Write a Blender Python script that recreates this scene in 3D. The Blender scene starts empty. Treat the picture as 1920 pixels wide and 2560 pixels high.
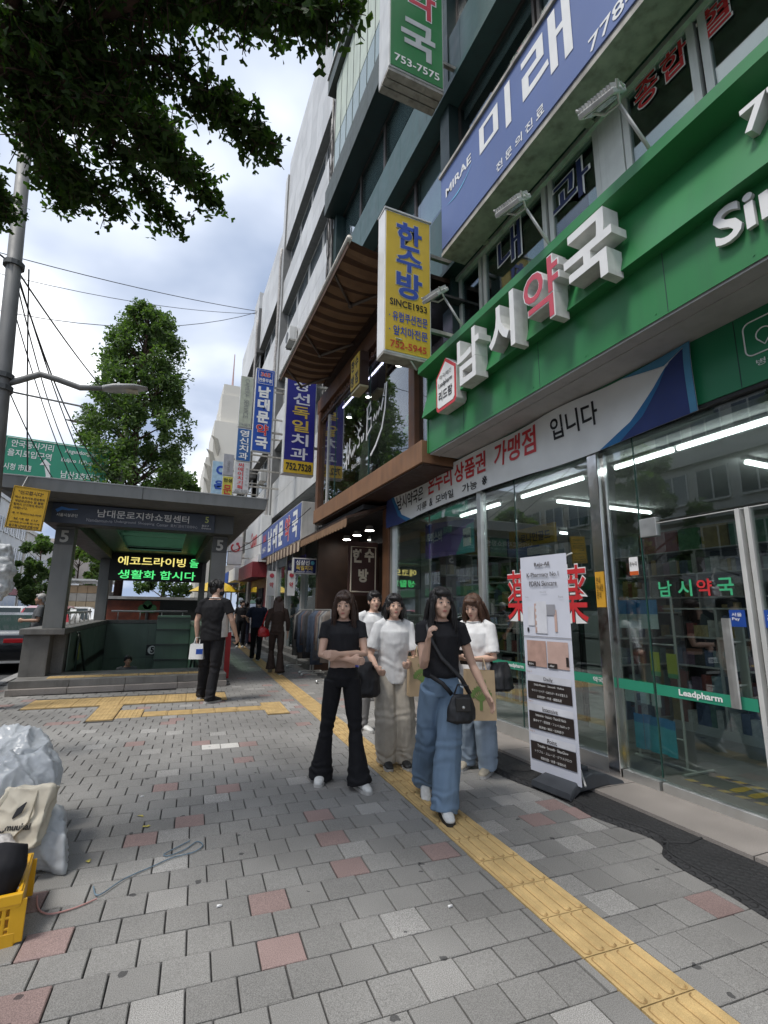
import bpy, bmesh, math, random
from mathutils import Vector, Matrix, noise
random.seed(11)
SC = bpy.context.scene
COL = SC.collection
rad = math.radians

# ---------------------------------------------------------------- camera
def set_camera():
    yaw, pitch, roll = rad(23.41), rad(11.30), rad(0.6)
    fwd = Vector((math.sin(yaw)*math.cos(pitch), math.cos(yaw)*math.cos(pitch), math.sin(pitch)))
    right = Vector((math.cos(yaw), -math.sin(yaw), 0)); up = right.cross(fwd)
    r = right*math.cos(roll)+up*math.sin(roll); u = up*math.cos(roll)-right*math.sin(roll)
    cd = bpy.data.cameras.new('camera'); cd.sensor_fit = 'VERTICAL'; cd.sensor_height = 36
    cd.lens = 36*1231.1/2560; cd.clip_end = 3000; cd.clip_start = .05
    co = bpy.data.objects.new('camera', cd); COL.objects.link(co)
    m = Matrix((r, u, -fwd)).transposed().to_4x4(); m.translation = (0, 0, 1.45)
    co.matrix_world = m
    SC.camera = co
set_camera()

# ---------------------------------------------------------------- sky and sun
SUN_EL, SUN_AZ = rad(62), rad(250)      # azimuth clockwise from +y
W = bpy.data.worlds.new('World'); SC.world = W; W.use_nodes = True
def make_world():
    nt = W.node_tree; N = nt.nodes; L = nt.links; N.clear()
    out = N.new('ShaderNodeOutputWorld'); bg = N.new('ShaderNodeBackground'); bg2 = N.new('ShaderNodeBackground')
    sky = N.new('ShaderNodeTexSky'); sky.sky_type = 'NISHITA'; sky.sun_disc = False
    sky.sun_elevation = SUN_EL; sky.sun_rotation = SUN_AZ; sky.air_density = 1.2; sky.dust_density = 2
    L.new(sky.outputs[0], bg.inputs[0]); bg.inputs[1].default_value = .12
    tc = N.new('ShaderNodeTexCoord'); sep = N.new('ShaderNodeSeparateXYZ'); L.new(tc.outputs['Generated'], sep.inputs[0])
    add = N.new('ShaderNodeMath'); add.operation = 'ADD'; add.inputs[1].default_value = .32; L.new(sep.outputs[2], add.inputs[0])
    mx = N.new('ShaderNodeMath'); mx.operation = 'MAXIMUM'; mx.inputs[1].default_value = .12; L.new(add.outputs[0], mx.inputs[0])
    dx = N.new('ShaderNodeMath'); dx.operation = 'DIVIDE'; L.new(sep.outputs[0], dx.inputs[0]); L.new(mx.outputs[0], dx.inputs[1])
    dy = N.new('ShaderNodeMath'); dy.operation = 'DIVIDE'; L.new(sep.outputs[1], dy.inputs[0]); L.new(mx.outputs[0], dy.inputs[1])
    cmb = N.new('ShaderNodeCombineXYZ'); L.new(dx.outputs[0], cmb.inputs[0]); L.new(dy.outputs[0], cmb.inputs[1]); cmb.inputs[2].default_value = 3.7
    n1 = N.new('ShaderNodeTexNoise'); n1.inputs['Scale'].default_value = 1.9; n1.inputs['Detail'].default_value = 5; n1.inputs['Roughness'].default_value = .42
    n1.inputs['Distortion'].default_value = .15
    L.new(cmb.outputs[0], n1.inputs['Vector'])
    n2 = N.new('ShaderNodeTexNoise'); n2.inputs['Scale'].default_value = 1.1; n2.inputs['Detail'].default_value = 5; n2.inputs['Roughness'].default_value = .5
    mp = N.new('ShaderNodeMapping'); mp.inputs['Location'].default_value = (7.3, 2.1, 1.0); L.new(cmb.outputs[0], mp.inputs[0]); L.new(mp.outputs[0], n2.inputs['Vector'])
    cr = N.new('ShaderNodeValToRGB'); L.new(n1.outputs[0], cr.inputs[0])
    e = cr.color_ramp.elements
    e[0].position = .40; e[0].color = (.20, .25, .35, 1); e[1].position = .63; e[1].color = (.82, .835, .85, 1)
    x = e.new(.49); x.color = (.34, .385, .475, 1)
    x = e.new(.565); x.color = (.51, .55, .62, 1)
    bg2.inputs[1].default_value = 1.0; L.new(cr.outputs[0], bg2.inputs[0])
    cv = N.new('ShaderNodeMapRange'); L.new(n2.outputs[0], cv.inputs[0]); cv.inputs[1].default_value = .62; cv.inputs[2].default_value = .74
    cv.inputs[3].default_value = 1; cv.inputs[4].default_value = .45
    mix = N.new('ShaderNodeMixShader'); L.new(cv.outputs[0], mix.inputs[0]); L.new(bg.outputs[0], mix.inputs[1]); L.new(bg2.outputs[0], mix.inputs[2])
    L.new(mix.outputs[0], out.inputs[0])
make_world()
sd = bpy.data.lights.new('sun', 'SUN'); sd.energy = 1.5; sd.angle = rad(14); sd.color = (1, .96, .9)
so = bpy.data.objects.new('sun', sd); COL.objects.link(so)
sdir = Vector((math.sin(SUN_AZ)*math.cos(SUN_EL), math.cos(SUN_AZ)*math.cos(SUN_EL), math.sin(SUN_EL)))
so.rotation_euler = sdir.to_track_quat('Z', 'Y').to_euler(); so.location = sdir*60
SC.view_settings.view_transform = 'Standard'; SC.view_settings.look = 'None'
SC.view_settings.exposure = 1.03; SC.view_settings.gamma = 1
SC.render.engine = 'CYCLES'; SC.cycles.max_bounces = 8; SC.cycles.transparent_max_bounces = 16
SC.cycles.caustics_reflective = False; SC.cycles.caustics_refractive = False

# ---------------------------------------------------------------- materials
def M(name, col, rough=.6, metal=0., var=.12, vs=5., bump=0., bs=60., spec=.5, streak=0., emit=0., speck=0., ss=300., grime=(.05, .045, .04)):
    m = bpy.data.materials.new(name); m.use_nodes = True
    nt = m.node_tree; N = nt.nodes; L = nt.links; b = N['Principled BSDF']
    b.inputs['Roughness'].default_value = rough; b.inputs['Metallic'].default_value = metal
    b.inputs['Specular IOR Level'].default_value = spec
    geo = N.new('ShaderNodeNewGeometry')
    c = (*col, 1)
    if var or speck or streak:
        def nz(scale, det, vec=None):
            n = N.new('ShaderNodeTexNoise'); n.inputs['Scale'].default_value = scale; n.inputs['Detail'].default_value = det
            L.new(vec or geo.outputs['Position'], n.inputs['Vector']); return n.outputs[0]
        def mr(src, a, b_, lo, hi):
            r = N.new('ShaderNodeMapRange'); L.new(src, r.inputs[0])
            for i, v in enumerate((a, b_, lo, hi)): r.inputs[i+1].default_value = v
            return r.outputs[0]
        cur = N.new('ShaderNodeRGB'); cur.outputs[0].default_value = c; cur = cur.outputs[0]
        def mul(cur, fac):
            x = N.new('ShaderNodeVectorMath'); x.operation = 'SCALE'; L.new(cur, x.inputs[0]); L.new(fac, x.inputs['Scale']); return x.outputs[0]
        if var: cur = mul(cur, mr(nz(vs, 6), .3, .7, 1-var, 1+var))
        if speck: cur = mul(cur, mr(nz(ss, 2), .35, .65, 1-speck, 1+speck))
        if streak:
            mp = N.new('ShaderNodeMapping'); mp.inputs['Scale'].default_value = (7, 7, .6); L.new(geo.outputs['Position'], mp.inputs[0])
            f = mr(nz(1.3, 5, mp.outputs[0]), .48, .75, 0, streak)
            mx = N.new('ShaderNodeMix'); mx.data_type = 'RGBA'; L.new(f, mx.inputs[0]); L.new(cur, mx.inputs[6]); mx.inputs[7].default_value = (*grime, 1); cur = mx.outputs[2]
        L.new(cur, b.inputs['Base Color'])
        r = mr(nz(vs*2, 3), .3, .7, max(0, rough-.08), min(1, rough+.08)); L.new(r, b.inputs['Roughness'])
    else: b.inputs['Base Color'].default_value = c
    if bump:
        n = N.new('ShaderNodeTexNoise'); n.inputs['Scale'].default_value = bs; n.inputs['Detail'].default_value = 4; L.new(geo.outputs['Position'], n.inputs['Vector'])
        bp = N.new('ShaderNodeBump'); bp.inputs['Strength'].default_value = bump; bp.inputs['Distance'].default_value = .01
        L.new(n.outputs[0], bp.inputs['Height']); L.new(bp.outputs[0], b.inputs['Normal'])
    if emit:
        b.inputs['Emission Color'].default_value = c; b.inputs['Emission Strength'].default_value = emit
    return m

def glass_mat(name, tint=(.9, .95, .93), refl=1.0, rough=0.0):
    m = bpy.data.materials.new(name); m.use_nodes = True
    nt = m.node_tree; N = nt.nodes; L = nt.links; N.clear()
    out = N.new('ShaderNodeOutputMaterial'); t = N.new('ShaderNodeBsdfTransparent'); g = N.new('ShaderNodeBsdfGlossy')
    t.inputs[0].default_value = (*tint, 1); g.inputs['Roughness'].default_value = rough; g.inputs['Color'].default_value = (.95, .97, 1, 1)
    fr = N.new('ShaderNodeFresnel'); gb = N.new('ShaderNodeNewGeometry'); ri = N.new('ShaderNodeMapRange'); L.new(gb.outputs['Backfacing'], ri.inputs[0]); ri.inputs[3].default_value = 1.52; ri.inputs[4].default_value = 1/1.52; L.new(ri.outputs[0], fr.inputs['IOR'])
    mu = N.new('ShaderNodeMath'); mu.operation = 'MULTIPLY_ADD'; mu.inputs[1].default_value = 1.7*refl; mu.inputs[2].default_value = .02; mu.use_clamp = True
    L.new(fr.outputs[0], mu.inputs[0]); mx = N.new('ShaderNodeMixShader'); L.new(mu.outputs[0], mx.inputs[0]); L.new(t.outputs[0], mx.inputs[1]); L.new(g.outputs[0], mx.inputs[2])
    L.new(mx.outputs[0], out.inputs[0]); return m

def paver_mat(name, col, speck=.28):
    m = M(name, col, rough=.85, var=.13, vs=1.4, speck=speck, ss=260, bump=.35, bs=220, spec=.3)
    nt = m.node_tree; N = nt.nodes; L = nt.links; b = N['Principled BSDF']
    src = b.inputs['Base Color'].links[0].from_socket
    geo = N.new('ShaderNodeNewGeometry')
    vo = N.new('ShaderNodeTexVoronoi'); vo.voronoi_dimensions = '2D'; vo.inputs['Scale'].default_value = 3.2
    wob = N.new('ShaderNodeTexNoise'); wob.inputs['Scale'].default_value = 30
    ad = N.new('ShaderNodeVectorMath'); ad.operation = 'MULTIPLY_ADD'; ad.inputs[1].default_value = (.03, .03, 0)
    L.new(geo.outputs['Position'], wob.inputs['Vector']); L.new(wob.outputs['Color'], ad.inputs[0]); L.new(geo.outputs['Position'], ad.inputs[2])
    L.new(ad.outputs[0], vo.inputs['Vector'])
    sx = N.new('ShaderNodeSeparateColor'); L.new(vo.outputs['Color'], sx.inputs[0])
    rr = N.new('ShaderNodeMapRange'); L.new(sx.outputs[0], rr.inputs[0]); rr.inputs[1].default_value = .45; rr.inputs[2].default_value = 1; rr.inputs[3].default_value = .0; rr.inputs[4].default_value = .062
    lt = N.new('ShaderNodeMath'); lt.operation = 'LESS_THAN'; L.new(vo.outputs['Distance'], lt.inputs[0]); L.new(rr.outputs[0], lt.inputs[1])
    fm = N.new('ShaderNodeMath'); fm.operation = 'MULTIPLY'; fm.inputs[1].default_value = .75; L.new(lt.outputs[0], fm.inputs[0])
    mx = N.new('ShaderNodeMix'); mx.data_type = 'RGBA'; L.new(fm.outputs[0], mx.inputs[0]); L.new(src, mx.inputs[6]); mx.inputs[7].default_value = (.035, .035, .037, 1)
    oi = N.new('ShaderNodeObjectInfo'); orr = N.new('ShaderNodeMapRange'); L.new(oi.outputs['Random'], orr.inputs[0]); orr.inputs[3].default_value = .9; orr.inputs[4].default_value = 1.1
    os_ = N.new('ShaderNodeVectorMath'); os_.operation = 'SCALE'; L.new(mx.outputs[2], os_.inputs[0]); L.new(orr.outputs[0], os_.inputs['Scale'])
    # broad grime patches
    n = N.new('ShaderNodeTexNoise'); n.inputs['Scale'].default_value = .55; n.inputs['Detail'].default_value = 7; L.new(geo.outputs['Position'], n.inputs['Vector'])
    mr = N.new('ShaderNodeMapRange'); L.new(n.outputs[0], mr.inputs[0]); mr.inputs[1].default_value = .35; mr.inputs[2].default_value = .65; mr.inputs[3].default_value = .80; mr.inputs[4].default_value = 1.14
    sc = N.new('ShaderNodeVectorMath'); sc.operation = 'SCALE'; L.new(os_.outputs[0], sc.inputs[0]); L.new(mr.outputs[0], sc.inputs['Scale'])
    L.new(sc.outputs[0], b.inputs['Base Color'])
    return m

def leaf_mat(name, col, trans=.35):
    m = M(name, col, rough=.55, var=.35, vs=9, spec=.35)
    nt = m.node_tree; N = nt.nodes; L = nt.links; b = N['Principled BSDF']; out = [n for n in N if n.type == 'OUTPUT_MATERIAL'][0]
    t = N.new('ShaderNodeBsdfTranslucent'); t.inputs[0].default_value = (col[0]*1.6, col[1]*2.0, col[2]*.6, 1)
    mx = N.new('ShaderNodeMixShader'); mx.inputs[0].default_value = trans; L.new(b.outputs[0], mx.inputs[1]); L.new(t.outputs[0], mx.inputs[2]); L.new(mx.outputs[0], out.inputs[0])
    return m

def emit_mat(name, col, s):
    m = bpy.data.materials.new(name); m.use_nodes = True; N = m.node_tree.nodes; N.clear()
    o = N.new('ShaderNodeOutputMaterial'); e = N.new('ShaderNodeEmission'); e.inputs[0].default_value = (*col, 1); e.inputs[1].default_value = s
    m.node_tree.links.new(e.outputs[0], o.inputs[0]); return m

# ---------------------------------------------------------------- geometry helpers
ORG = {}
def ell(n): return [(math.cos(2*math.pi*i/n), math.sin(2*math.pi*i/n)) for i in range(n)]
class G:
    def __init__(s): s.v = []; s.f = []; s.mi = []; s.cm = 0
    def face(s, *pts):
        k = len(s.v); s.v += [tuple(p) for p in pts]; s.f.append(tuple(range(k, k+len(pts)))); s.mi.append(s.cm); return s
    def box(s, x0, x1, y0, y1, z0, z1):
        return s.hexa([(x0,y0,z0),(x1,y0,z0),(x1,y1,z0),(x0,y1,z0),(x0,y0,z1),(x1,y0,z1),(x1,y1,z1),(x0,y1,z1)])
    def hexa(s, p):
        k = len(s.v); s.v += [tuple(q) for q in p]
        for f in ((0,3,2,1),(4,5,6,7),(0,1,5,4),(1,2,6,5),(2,3,7,6),(3,0,4,7)): s.f.append(tuple(k+i for i in f)); s.mi.append(s.cm)
        return s
    def obox(s, c, a, b, w, ha, hb, hw):
        c = Vector(c); a = Vector(a)*ha; b = Vector(b)*hb; w = Vector(w)*hw
        return s.hexa([c-a-b-w, c+a-b-w, c+a+b-w, c-a+b-w, c-a-b+w, c+a-b+w, c+a+b+w, c-a+b+w])
    def tube(s, pts, r, n=8, side=None, cap=True):
        pts = [Vector(p) for p in pts]; k0 = len(s.v); m = len(pts); E = ell(n)
        rs = r if isinstance(r, (list, tuple)) else [r]*m
        prev = None
        for i, p in enumerate(pts):
            t = (pts[min(i+1, m-1)]-pts[max(i-1, 0)])
            t = t.normalized() if t.length > 1e-9 else Vector((0, 0, 1))
            ref = Vector(side) if side else (prev if prev else (Vector((0, 0, 1)) if abs(t.z) < .9 else Vector((1, 0, 0))))
            a = ref-t*ref.dot(t)
            if a.length < 1e-6: a = t.orthogonal()
            a.normalize(); b = t.cross(a); prev = a
            ra, rb = rs[i] if isinstance(rs[i], (list, tuple)) else (rs[i], rs[i])
            s.v += [tuple(p+a*(c*ra)+b*(d*rb)) for c, d in E]
        for i in range(m-1):
            for j in range(n):
                q = (j+1) % n; s.f.append((k0+i*n+j, k0+i*n+q, k0+(i+1)*n+q, k0+(i+1)*n+j)); s.mi.append(s.cm)
        if cap:
            s.f.append(tuple(k0+j for j in reversed(range(n)))); s.f.append(tuple(k0+(m-1)*n+j for j in range(n))); s.mi += [s.cm]*2
        return s
    def ball(s, c, r, n=12, m=8):
        c = Vector(c); r = Vector(r) if isinstance(r, (tuple, list)) else Vector((r, r, r)); k = len(s.v); E = ell(n)
        s.v.append(tuple(c-Vector((0, 0, r.z))))
        for i in range(1, m):
            a = -math.pi/2+math.pi*i/m
            s.v += [(c.x+r.x*math.cos(a)*e[0], c.y+r.y*math.cos(a)*e[1], c.z+r.z*math.sin(a)) for e in E]
        s.v.append(tuple(c+Vector((0, 0, r.z)))); top = len(s.v)-1
        for j in range(n):
            q = (j+1) % n
            s.f.append((k, k+1+q, k+1+j)); s.mi.append(s.cm)
            for i in range(m-2): s.f.append((k+1+i*n+j, k+1+i*n+q, k+1+(i+1)*n+q, k+1+(i+1)*n+j)); s.mi.append(s.cm)
            s.f.append((k+1+(m-2)*n+j, k+1+(m-2)*n+q, top)); s.mi.append(s.cm)
        return s
    def prism(s, poly, o, u, v, d):
        o = Vector(o); u = Vector(u); v = Vector(v); w = u.cross(v)*d; k = len(s.v); n = len(poly)
        s.v += [tuple(o+u*a+v*b) for a, b in poly]; s.v += [tuple(o+u*a+v*b+w) for a, b in poly]
        s.f.append(tuple(k+i for i in reversed(range(n)))); s.f.append(tuple(k+n+i for i in range(n))); s.mi += [s.cm]*2
        for i in range(n):
            j = (i+1) % n; s.f.append((k+i, k+j, k+n+j, k+n+i)); s.mi.append(s.cm)
        return s
    def mesh(s, name, org=(0, 0, 0), mats=(), smooth=False):
        me = bpy.data.meshes.new(name); ox, oy, oz = org
        me.from_pydata([(x-ox, y-oy, z-oz) for x, y, z in s.v], [], s.f)
        for m in mats: me.materials.append(m)
        if len(mats) > 1: me.polygons.foreach_set('material_index', s.mi)
        if smooth: me.polygons.foreach_set('use_smooth', [True]*len(me.polygons))
        me.update(); return me
    def put(s, name, mat, par=None, smooth=False, bev=0, seg=2, weld=False):
        mats = mat if isinstance(mat, (list, tuple)) else [mat]
        if par is None:
            xs, ys, zs = zip(*s.v); org = ((min(xs)+max(xs))/2, (min(ys)+max(ys))/2, min(zs))
        else: org = ORG[par.name]
        me = s.mesh(name, org, mats, smooth)
        if weld:
            bm = bmesh.new(); bm.from_mesh(me); bmesh.ops.remove_doubles(bm, verts=bm.verts, dist=1e-5); bmesh.ops.recalc_face_normals(bm, faces=bm.faces); bm.to_mesh(me); bm.free()
        o = link(name, me, par, org)
        if bev:
            b = o.modifiers.new('bevel', 'BEVEL'); b.width = bev; b.segments = seg; b.limit_method = 'ANGLE'; b.angle_limit = rad(40)
        return o
def link(name, data, par, org):
    o = bpy.data.objects.new(name, data); COL.objects.link(o)
    if par is None: o.location = org
    else: o.parent = par
    ORG[o.name] = tuple(org); return o
def thing(name, label, cat, loc, group=None):
    o = bpy.data.objects.new(name, None); COL.objects.link(o); o.location = loc; o.empty_display_size = .2
    ORG[o.name] = tuple(loc); return tag(o, label, cat, group)
def tag(o, label=None, cat=None, group=None, kind=None):
    if label: o['label'] = label
    if cat: o['category'] = cat
    if group: o['group'] = group
    if kind: o['kind'] = kind
    return o
def piece(name, me, loc, par):     # a copy that shares mesh data; loc in world space
    o = bpy.data.objects.new(name, me); COL.objects.link(o)
    o.parent = par; a = ORG[par.name]; o.location = (loc[0]-a[0], loc[1]-a[1], loc[2]-a[2]); ORG[o.name] = tuple(loc); return o
B = lambda *a: G().box(*a)

# ---------------------------------------------------------------- lettering
_tc = {}
def text_geo(body, bold=0., res=3):
    key = (body, bold)
    if key in _tc: return _tc[key]
    c = bpy.data.curves.new('lettering', 'FONT'); c.body = body; c.resolution_u = res; c.offset = bold; c.fill_mode = 'NONE' if False else 'FRONT'
    o = bpy.data.objects.new('lettering', c)
    me = bpy.data.meshes.new_from_object(o)
    vs = [tuple(v.co) for v in me.vertices]; fs = [tuple(p.vertices) for p in me.polygons]
    bpy.data.objects.remove(o); bpy.data.curves.remove(c); bpy.data.meshes.remove(me)
    _tc[key] = (vs, fs); return vs, fs
FX = ((0, -1, 0), (0, 0, 1))     # faces the road (-x)
FY = ((1, 0, 0), (0, 0, 1))      # faces along the street (-y)
def text(par, body, c, w, h, mat, uv=FX, bold=0., d=.004, name='lettering', slant=0.):
    """flat or extruded lettering centred at c, fitted to w x h (h = 0 keeps the proportions)"""
    vs, fs = text_geo(body, bold)
    if not vs: return None
    xs = [v[0] for v in vs]; ys = [v[1] for v in vs]; x0, x1, y0, y1 = min(xs), max(xs), min(ys), max(ys)
    sx = w/max(1e-6, x1-x0); sy = h/max(1e-6, y1-y0) if h else sx
    if not w: sx = sy
    u, v = Vector(uv[0]), Vector(uv[1]); n = u.cross(v); c = Vector(c)
    g = G(); P = [c+u*((a[0]-(x0+x1)/2)*sx+slant*(a[1]-(y0+y1)/2)*sy)+v*((a[1]-(y0+y1)/2)*sy) for a in vs]
    if d < .008:
        g.v = [tuple(p+n*d) for p in P]; g.f = list(fs); g.mi = [0]*len(fs)
    else:
        k = len(P); g.v = [tuple(p+n*d) for p in P]+[tuple(p) for p in P]
        g.f = list(fs); cnt = {}
        for f in fs:
            for i in range(len(f)):
                a, b = f[i], f[(i+1) % len(f)]; cnt[(a, b)] = 1
        side = [(a, b) for (a, b) in cnt if (b, a) not in cnt]
        for a, b in side: g.f.append((b, a, a+k, b+k))
        g.mi = [0]*len(fs)+[1]*len(side)
    return g.put(name, mat, par)
def column(par, chars, x, ztop, pitch, w, h, mat, y, bold=.02, uv=FY):
    for i, ch in enumerate(chars):
        if ch != ' ': text(par, ch, (x, y, ztop-pitch*(i+.5)), w, h, mat[i] if isinstance(mat, list) else mat, uv, bold)
# ================================================================ ground, road, pavement
m_joint = M('joint_sand', (.055, .052, .05), .95, var=.3, vs=8, bump=.4, bs=150)
m_pav = [paver_mat('paver_grey', (.238, .231, .219)), paver_mat('paver_pink', (.285, .205, .19)), paver_mat('paver_light', (.315, .305, .29), .4), paver_mat('paver_white', (.55, .53, .50), .2)]
m_tact = M('tactile_yellow', (.50, .35, .155), .75, var=.2, vs=7, bump=.25, bs=180, speck=.12, streak=0)
m_tdirt = M('groove_dirt', (.30, .19, .075), .9, var=.3, vs=20)
m_gran = M('granite', (.26, .235, .215), .6, var=.15, vs=3, speck=.35, ss=220, bump=.1, bs=200)
m_gran_d = M('granite_dark', (.17, .165, .155), .65, var=.22, vs=4, speck=.3, ss=200, bump=.15, bs=160, streak=.4)
m_kerb = M('kerb_stone', (.30, .295, .285), .8, var=.2, vs=4, speck=.2, bump=.3)
m_asph = M('asphalt', (.06, .06, .062), .9, var=.25, vs=.8, speck=.3, ss=180, bump=.5, bs=200)
m_white_paint = M('road_paint', (.72, .72, .70), .7, var=.2, vs=5)
m_yellow_paint = M('road_paint_yellow', (.70, .45, .06), .7, var=.2, vs=5)
HOLE = (-1.66, .78, 11.6, 18.2)
def holed(g, x0, x1, y0, y1, z):
    a, b, c, d = HOLE
    for X0, X1, Y0, Y1 in ((x0, x1, y0, c), (x0, x1, d, y1), (x0, a, c, d), (b, x1, c, d)):
        g.face((X0, Y0, z), (X1, Y0, z), (X1, Y1, z), (X0, Y1, z))
    return g
tag(holed(G(), -900, 900, -600, 1500, -.22).put('ground', M('far_ground', (.12, .12, .115), .9, vs=.05)), kind='structure')
road = tag(B(-15.8, -2.92, -60, 300, -.21, -.13).put('road', m_asph), kind='structure')
for x in (-9.2, -9.45):
    B(x-.06, x+.06, -60, 300, -.13, -.126).put('lane_marking', m_yellow_paint, road)
for i in range(14):
    B(-6.12, -6.0, -6+8*i, -3+8*i, -.13, -.126).put('lane_marking', m_white_paint, road)
tag(B(-21, -15.8, -60, 300, -.21, .0).put('far_pavement', m_pav[0]), kind='structure')
pv = G(); holed(pv, -2.72, 3.34, -6, 120, -.014)
pave = tag(pv.put('pavement', m_joint), kind='structure')
# kerb stones along the road
km = B(-.09, .09, -.495, .495, -.2, .005).mesh('kerb_stone', (0, 0, 0), [m_kerb])
kerb = tag(link('kerb', B(-2.9, -2.73, -6, 70, -.2, -.03).mesh('kerb', (0, 0, 0), [m_joint]), None, (0, 0, 0)), kind='structure')
for i in range(40): piece('kerb_stone', km, (-2.81, .5+i, 0), kerb)

TH = rad(-2.9); e1 = Vector((math.cos(TH), math.sin(TH), 0)); e2 = Vector((-math.sin(TH), math.cos(TH), 0)); PP = .1935; TB = .2875
def paver_mesh(h):
    a = PP/2-.0035; b = a-.004; g = G(); z = h
    lo = [(-a,-a),(a,-a),(a,a),(-a,a)]; hi = [(-b,-b),(b,-b),(b,b),(-b,b)]
    L0 = [(x, y, -.03) for x, y in lo]; L1 = [(x, y, z-.004) for x, y in lo]; L2 = [(x, y, z) for x, y in hi]
    g.face(*L2)
    for i in range(4):
        j = (i+1) % 4; g.face(L0[i], L0[j], L1[j], L1[i]); g.face(L1[i], L1[j], L2[j], L2[i])
    return g
PINK = [(0.59, 2.43), (0.6, 2.81), (0.26, 4.03), (-0.06, 3.86), (1.12, 2.98), (1.13, 3.36), (1.15, 3.76), (-0.39, 2.87), (-0.37, 2.5), (0.08, 4.87), (0.58, 4.62), (0.81, 5.42), (-0.2, 6.35), (-0.94, 7.78), (1.04, 5.81), (0.48, 6.11), (1.71, 2.93), (2.62, 3.04), (2.81, 3.37), (2.88, 3.19), (2.72, 1.86)]
LIGHT = [(0.1, 2.3), (0.12, 3.04), (0.12, 3.43), (0.15, 3.85), (1.22, 3.16), (0.47, 4.42), (0.18, 5.08), (-0.0, 5.93), (1.2, 4.53), (1.53, 3.72), (-0.78, 7.25), (-0.6, 6.39), (-0.08, 6.98), (0.23, 6.74), (1.16, 2.0), (1.2, 2.38), (2.18, 2.31), (2.27, 2.11), (2.2, 2.69), (2.6, 2.67), (2.83, 2.82), (2.22, 3.08), (2.71, 3.21), (2.63, 3.41), (2.48, 3.8), (1.57, 1.65), (2.78, 3.58)]
WHITE = [(.60, 6.02), (.76, 6.01), (.60, 5.83), (.78, 5.82)]
S0 = Vector((1.757, 1.60, 0)).dot(e1)
def ents():     # tactile blocks: (s, t, width, depth, kind)
    out = []
    t0 = Vector((1.757, 1.60, 0)).dot(e2)
    for k in range(-3, 76): out.append((S0, t0+k*TB, TB, TB, 'bar' if not 19 < k < 24 else 'dot'))
    def add(x, y, nx, ny, w, d, kind):
        p = Vector((x, y, 0)); a, b = p.dot(e1), p.dot(e2)
        for i in range(nx):
            for j in range(ny): out.append((a+i*w, b+j*d, w, d, kind))
    add(-1.80, 8.97, 9, 2, .318, .37, 'dot')
    add(-.83, 7.80, 1, 3, .318, .37, 'dot'); add(-.50, 7.80, 1, 2, .318, .30, 'dot')
    add(-.17, 7.82, 6, 1, .318, .32, 'barx')
    add(1.45, 7.42, 1, 3, .32, .30, 'dot')
    return out
BLK = ents()
def free(a, b, t0, t1):
    """cut [a,b] on row t0..t1 by the tactile blocks"""
    iv = [(a, b)]
    for s, t, w, d, k in BLK:
        if t < t1-.03 and t+d > t0+.03:
            nv = []
            for p, q in iv:
                if s >= q or s+w <= p: nv.append((p, q)); continue
                if s-p > .02: nv.append((p, s))
                if q-s-w > .02: nv.append((s+w, q))
            iv = nv
    return iv
cells = []
A0 = Vector((.491, 2.347, 0)); s00, t00 = A0.dot(e1), A0.dot(e2)
for r in range(-12, 92):
    t0 = t00+r*PP; off = 0 if r % 2 == 0 else PP/2
    for c in range(-24, 24):
        a = s00+off+c*PP
        for p, q in free(a, a+PP, t0, t0+PP):
            ctr = e1*((p+q)/2)+e2*(t0+PP/2)
            if not (-2.66 < ctr.x < 3.28): continue
            if ctr.y > 10.2 and -2.2 < ctr.x < 1.22: 
                if ctr.y < 19: continue
            d = Vector((ctr.x, ctr.y, -1.45)); fw = Vector((.39, .9, 0)).normalized()
            near = abs(math.atan2(d.dot(Vector((.92, -.397, 0))), d.dot(Vector((.397, .918, 0))))) < .68 and d.dot(Vector((.397, .918, 0))) > 1.35
            col = 0
            for k, L_ in ((1, PINK), (2, LIGHT), (3, WHITE)):
                for x, y in L_:
                    v = Vector((x, y, 0)); 
                    if p <= v.dot(e1) < q and t0 <= v.dot(e2) < t0+PP: col = k
            rr = random.random()
            if col == 0 and (ctr.y > 6.3 or ctr.x < -.5 or not near): col = 1 if rr < .045 else 2 if rr < .09 else 0
            cells.append((0 if near else 1, ctr.length, ctr, q-p, col))
cells.sort(key=lambda c: (c[0], c[1]))
pm = [[paver_mesh(h).mesh('paver', (0, 0, 0), [m]) for h in (0, -.0015, .0012)] for m in m_pav]
field = G()
for i, (nr, ln, c, w, col) in enumerate(cells):
    h = random.choice((0, 1, 2)); tz = TH+random.uniform(-.006, .006)
    if i < 300:
        o = piece('paver', pm[col][h], (c.x, c.y, 0), pave); o.rotation_euler = (random.uniform(-.004, .004), random.uniform(-.004, .004), tz); o.scale = ((w-.007)/(PP-.007), 1, 1)
    else:
        m = paver_mesh((0, -.0015, .0012)[h]); field.cm = col; k = len(field.v)
        R = Matrix.Rotation(tz, 3, 'Z'); sx = (w-.007)/(PP-.007)
        field.v += [tuple(R @ Vector((x*sx, y, z))+c) for x, y, z in m.v]; field.f += [tuple(k+i for i in f) for f in m.f]; field.mi += [col]*len(m.f)
tag(field.put('pavers', m_pav, pave), kind='stuff')
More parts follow.
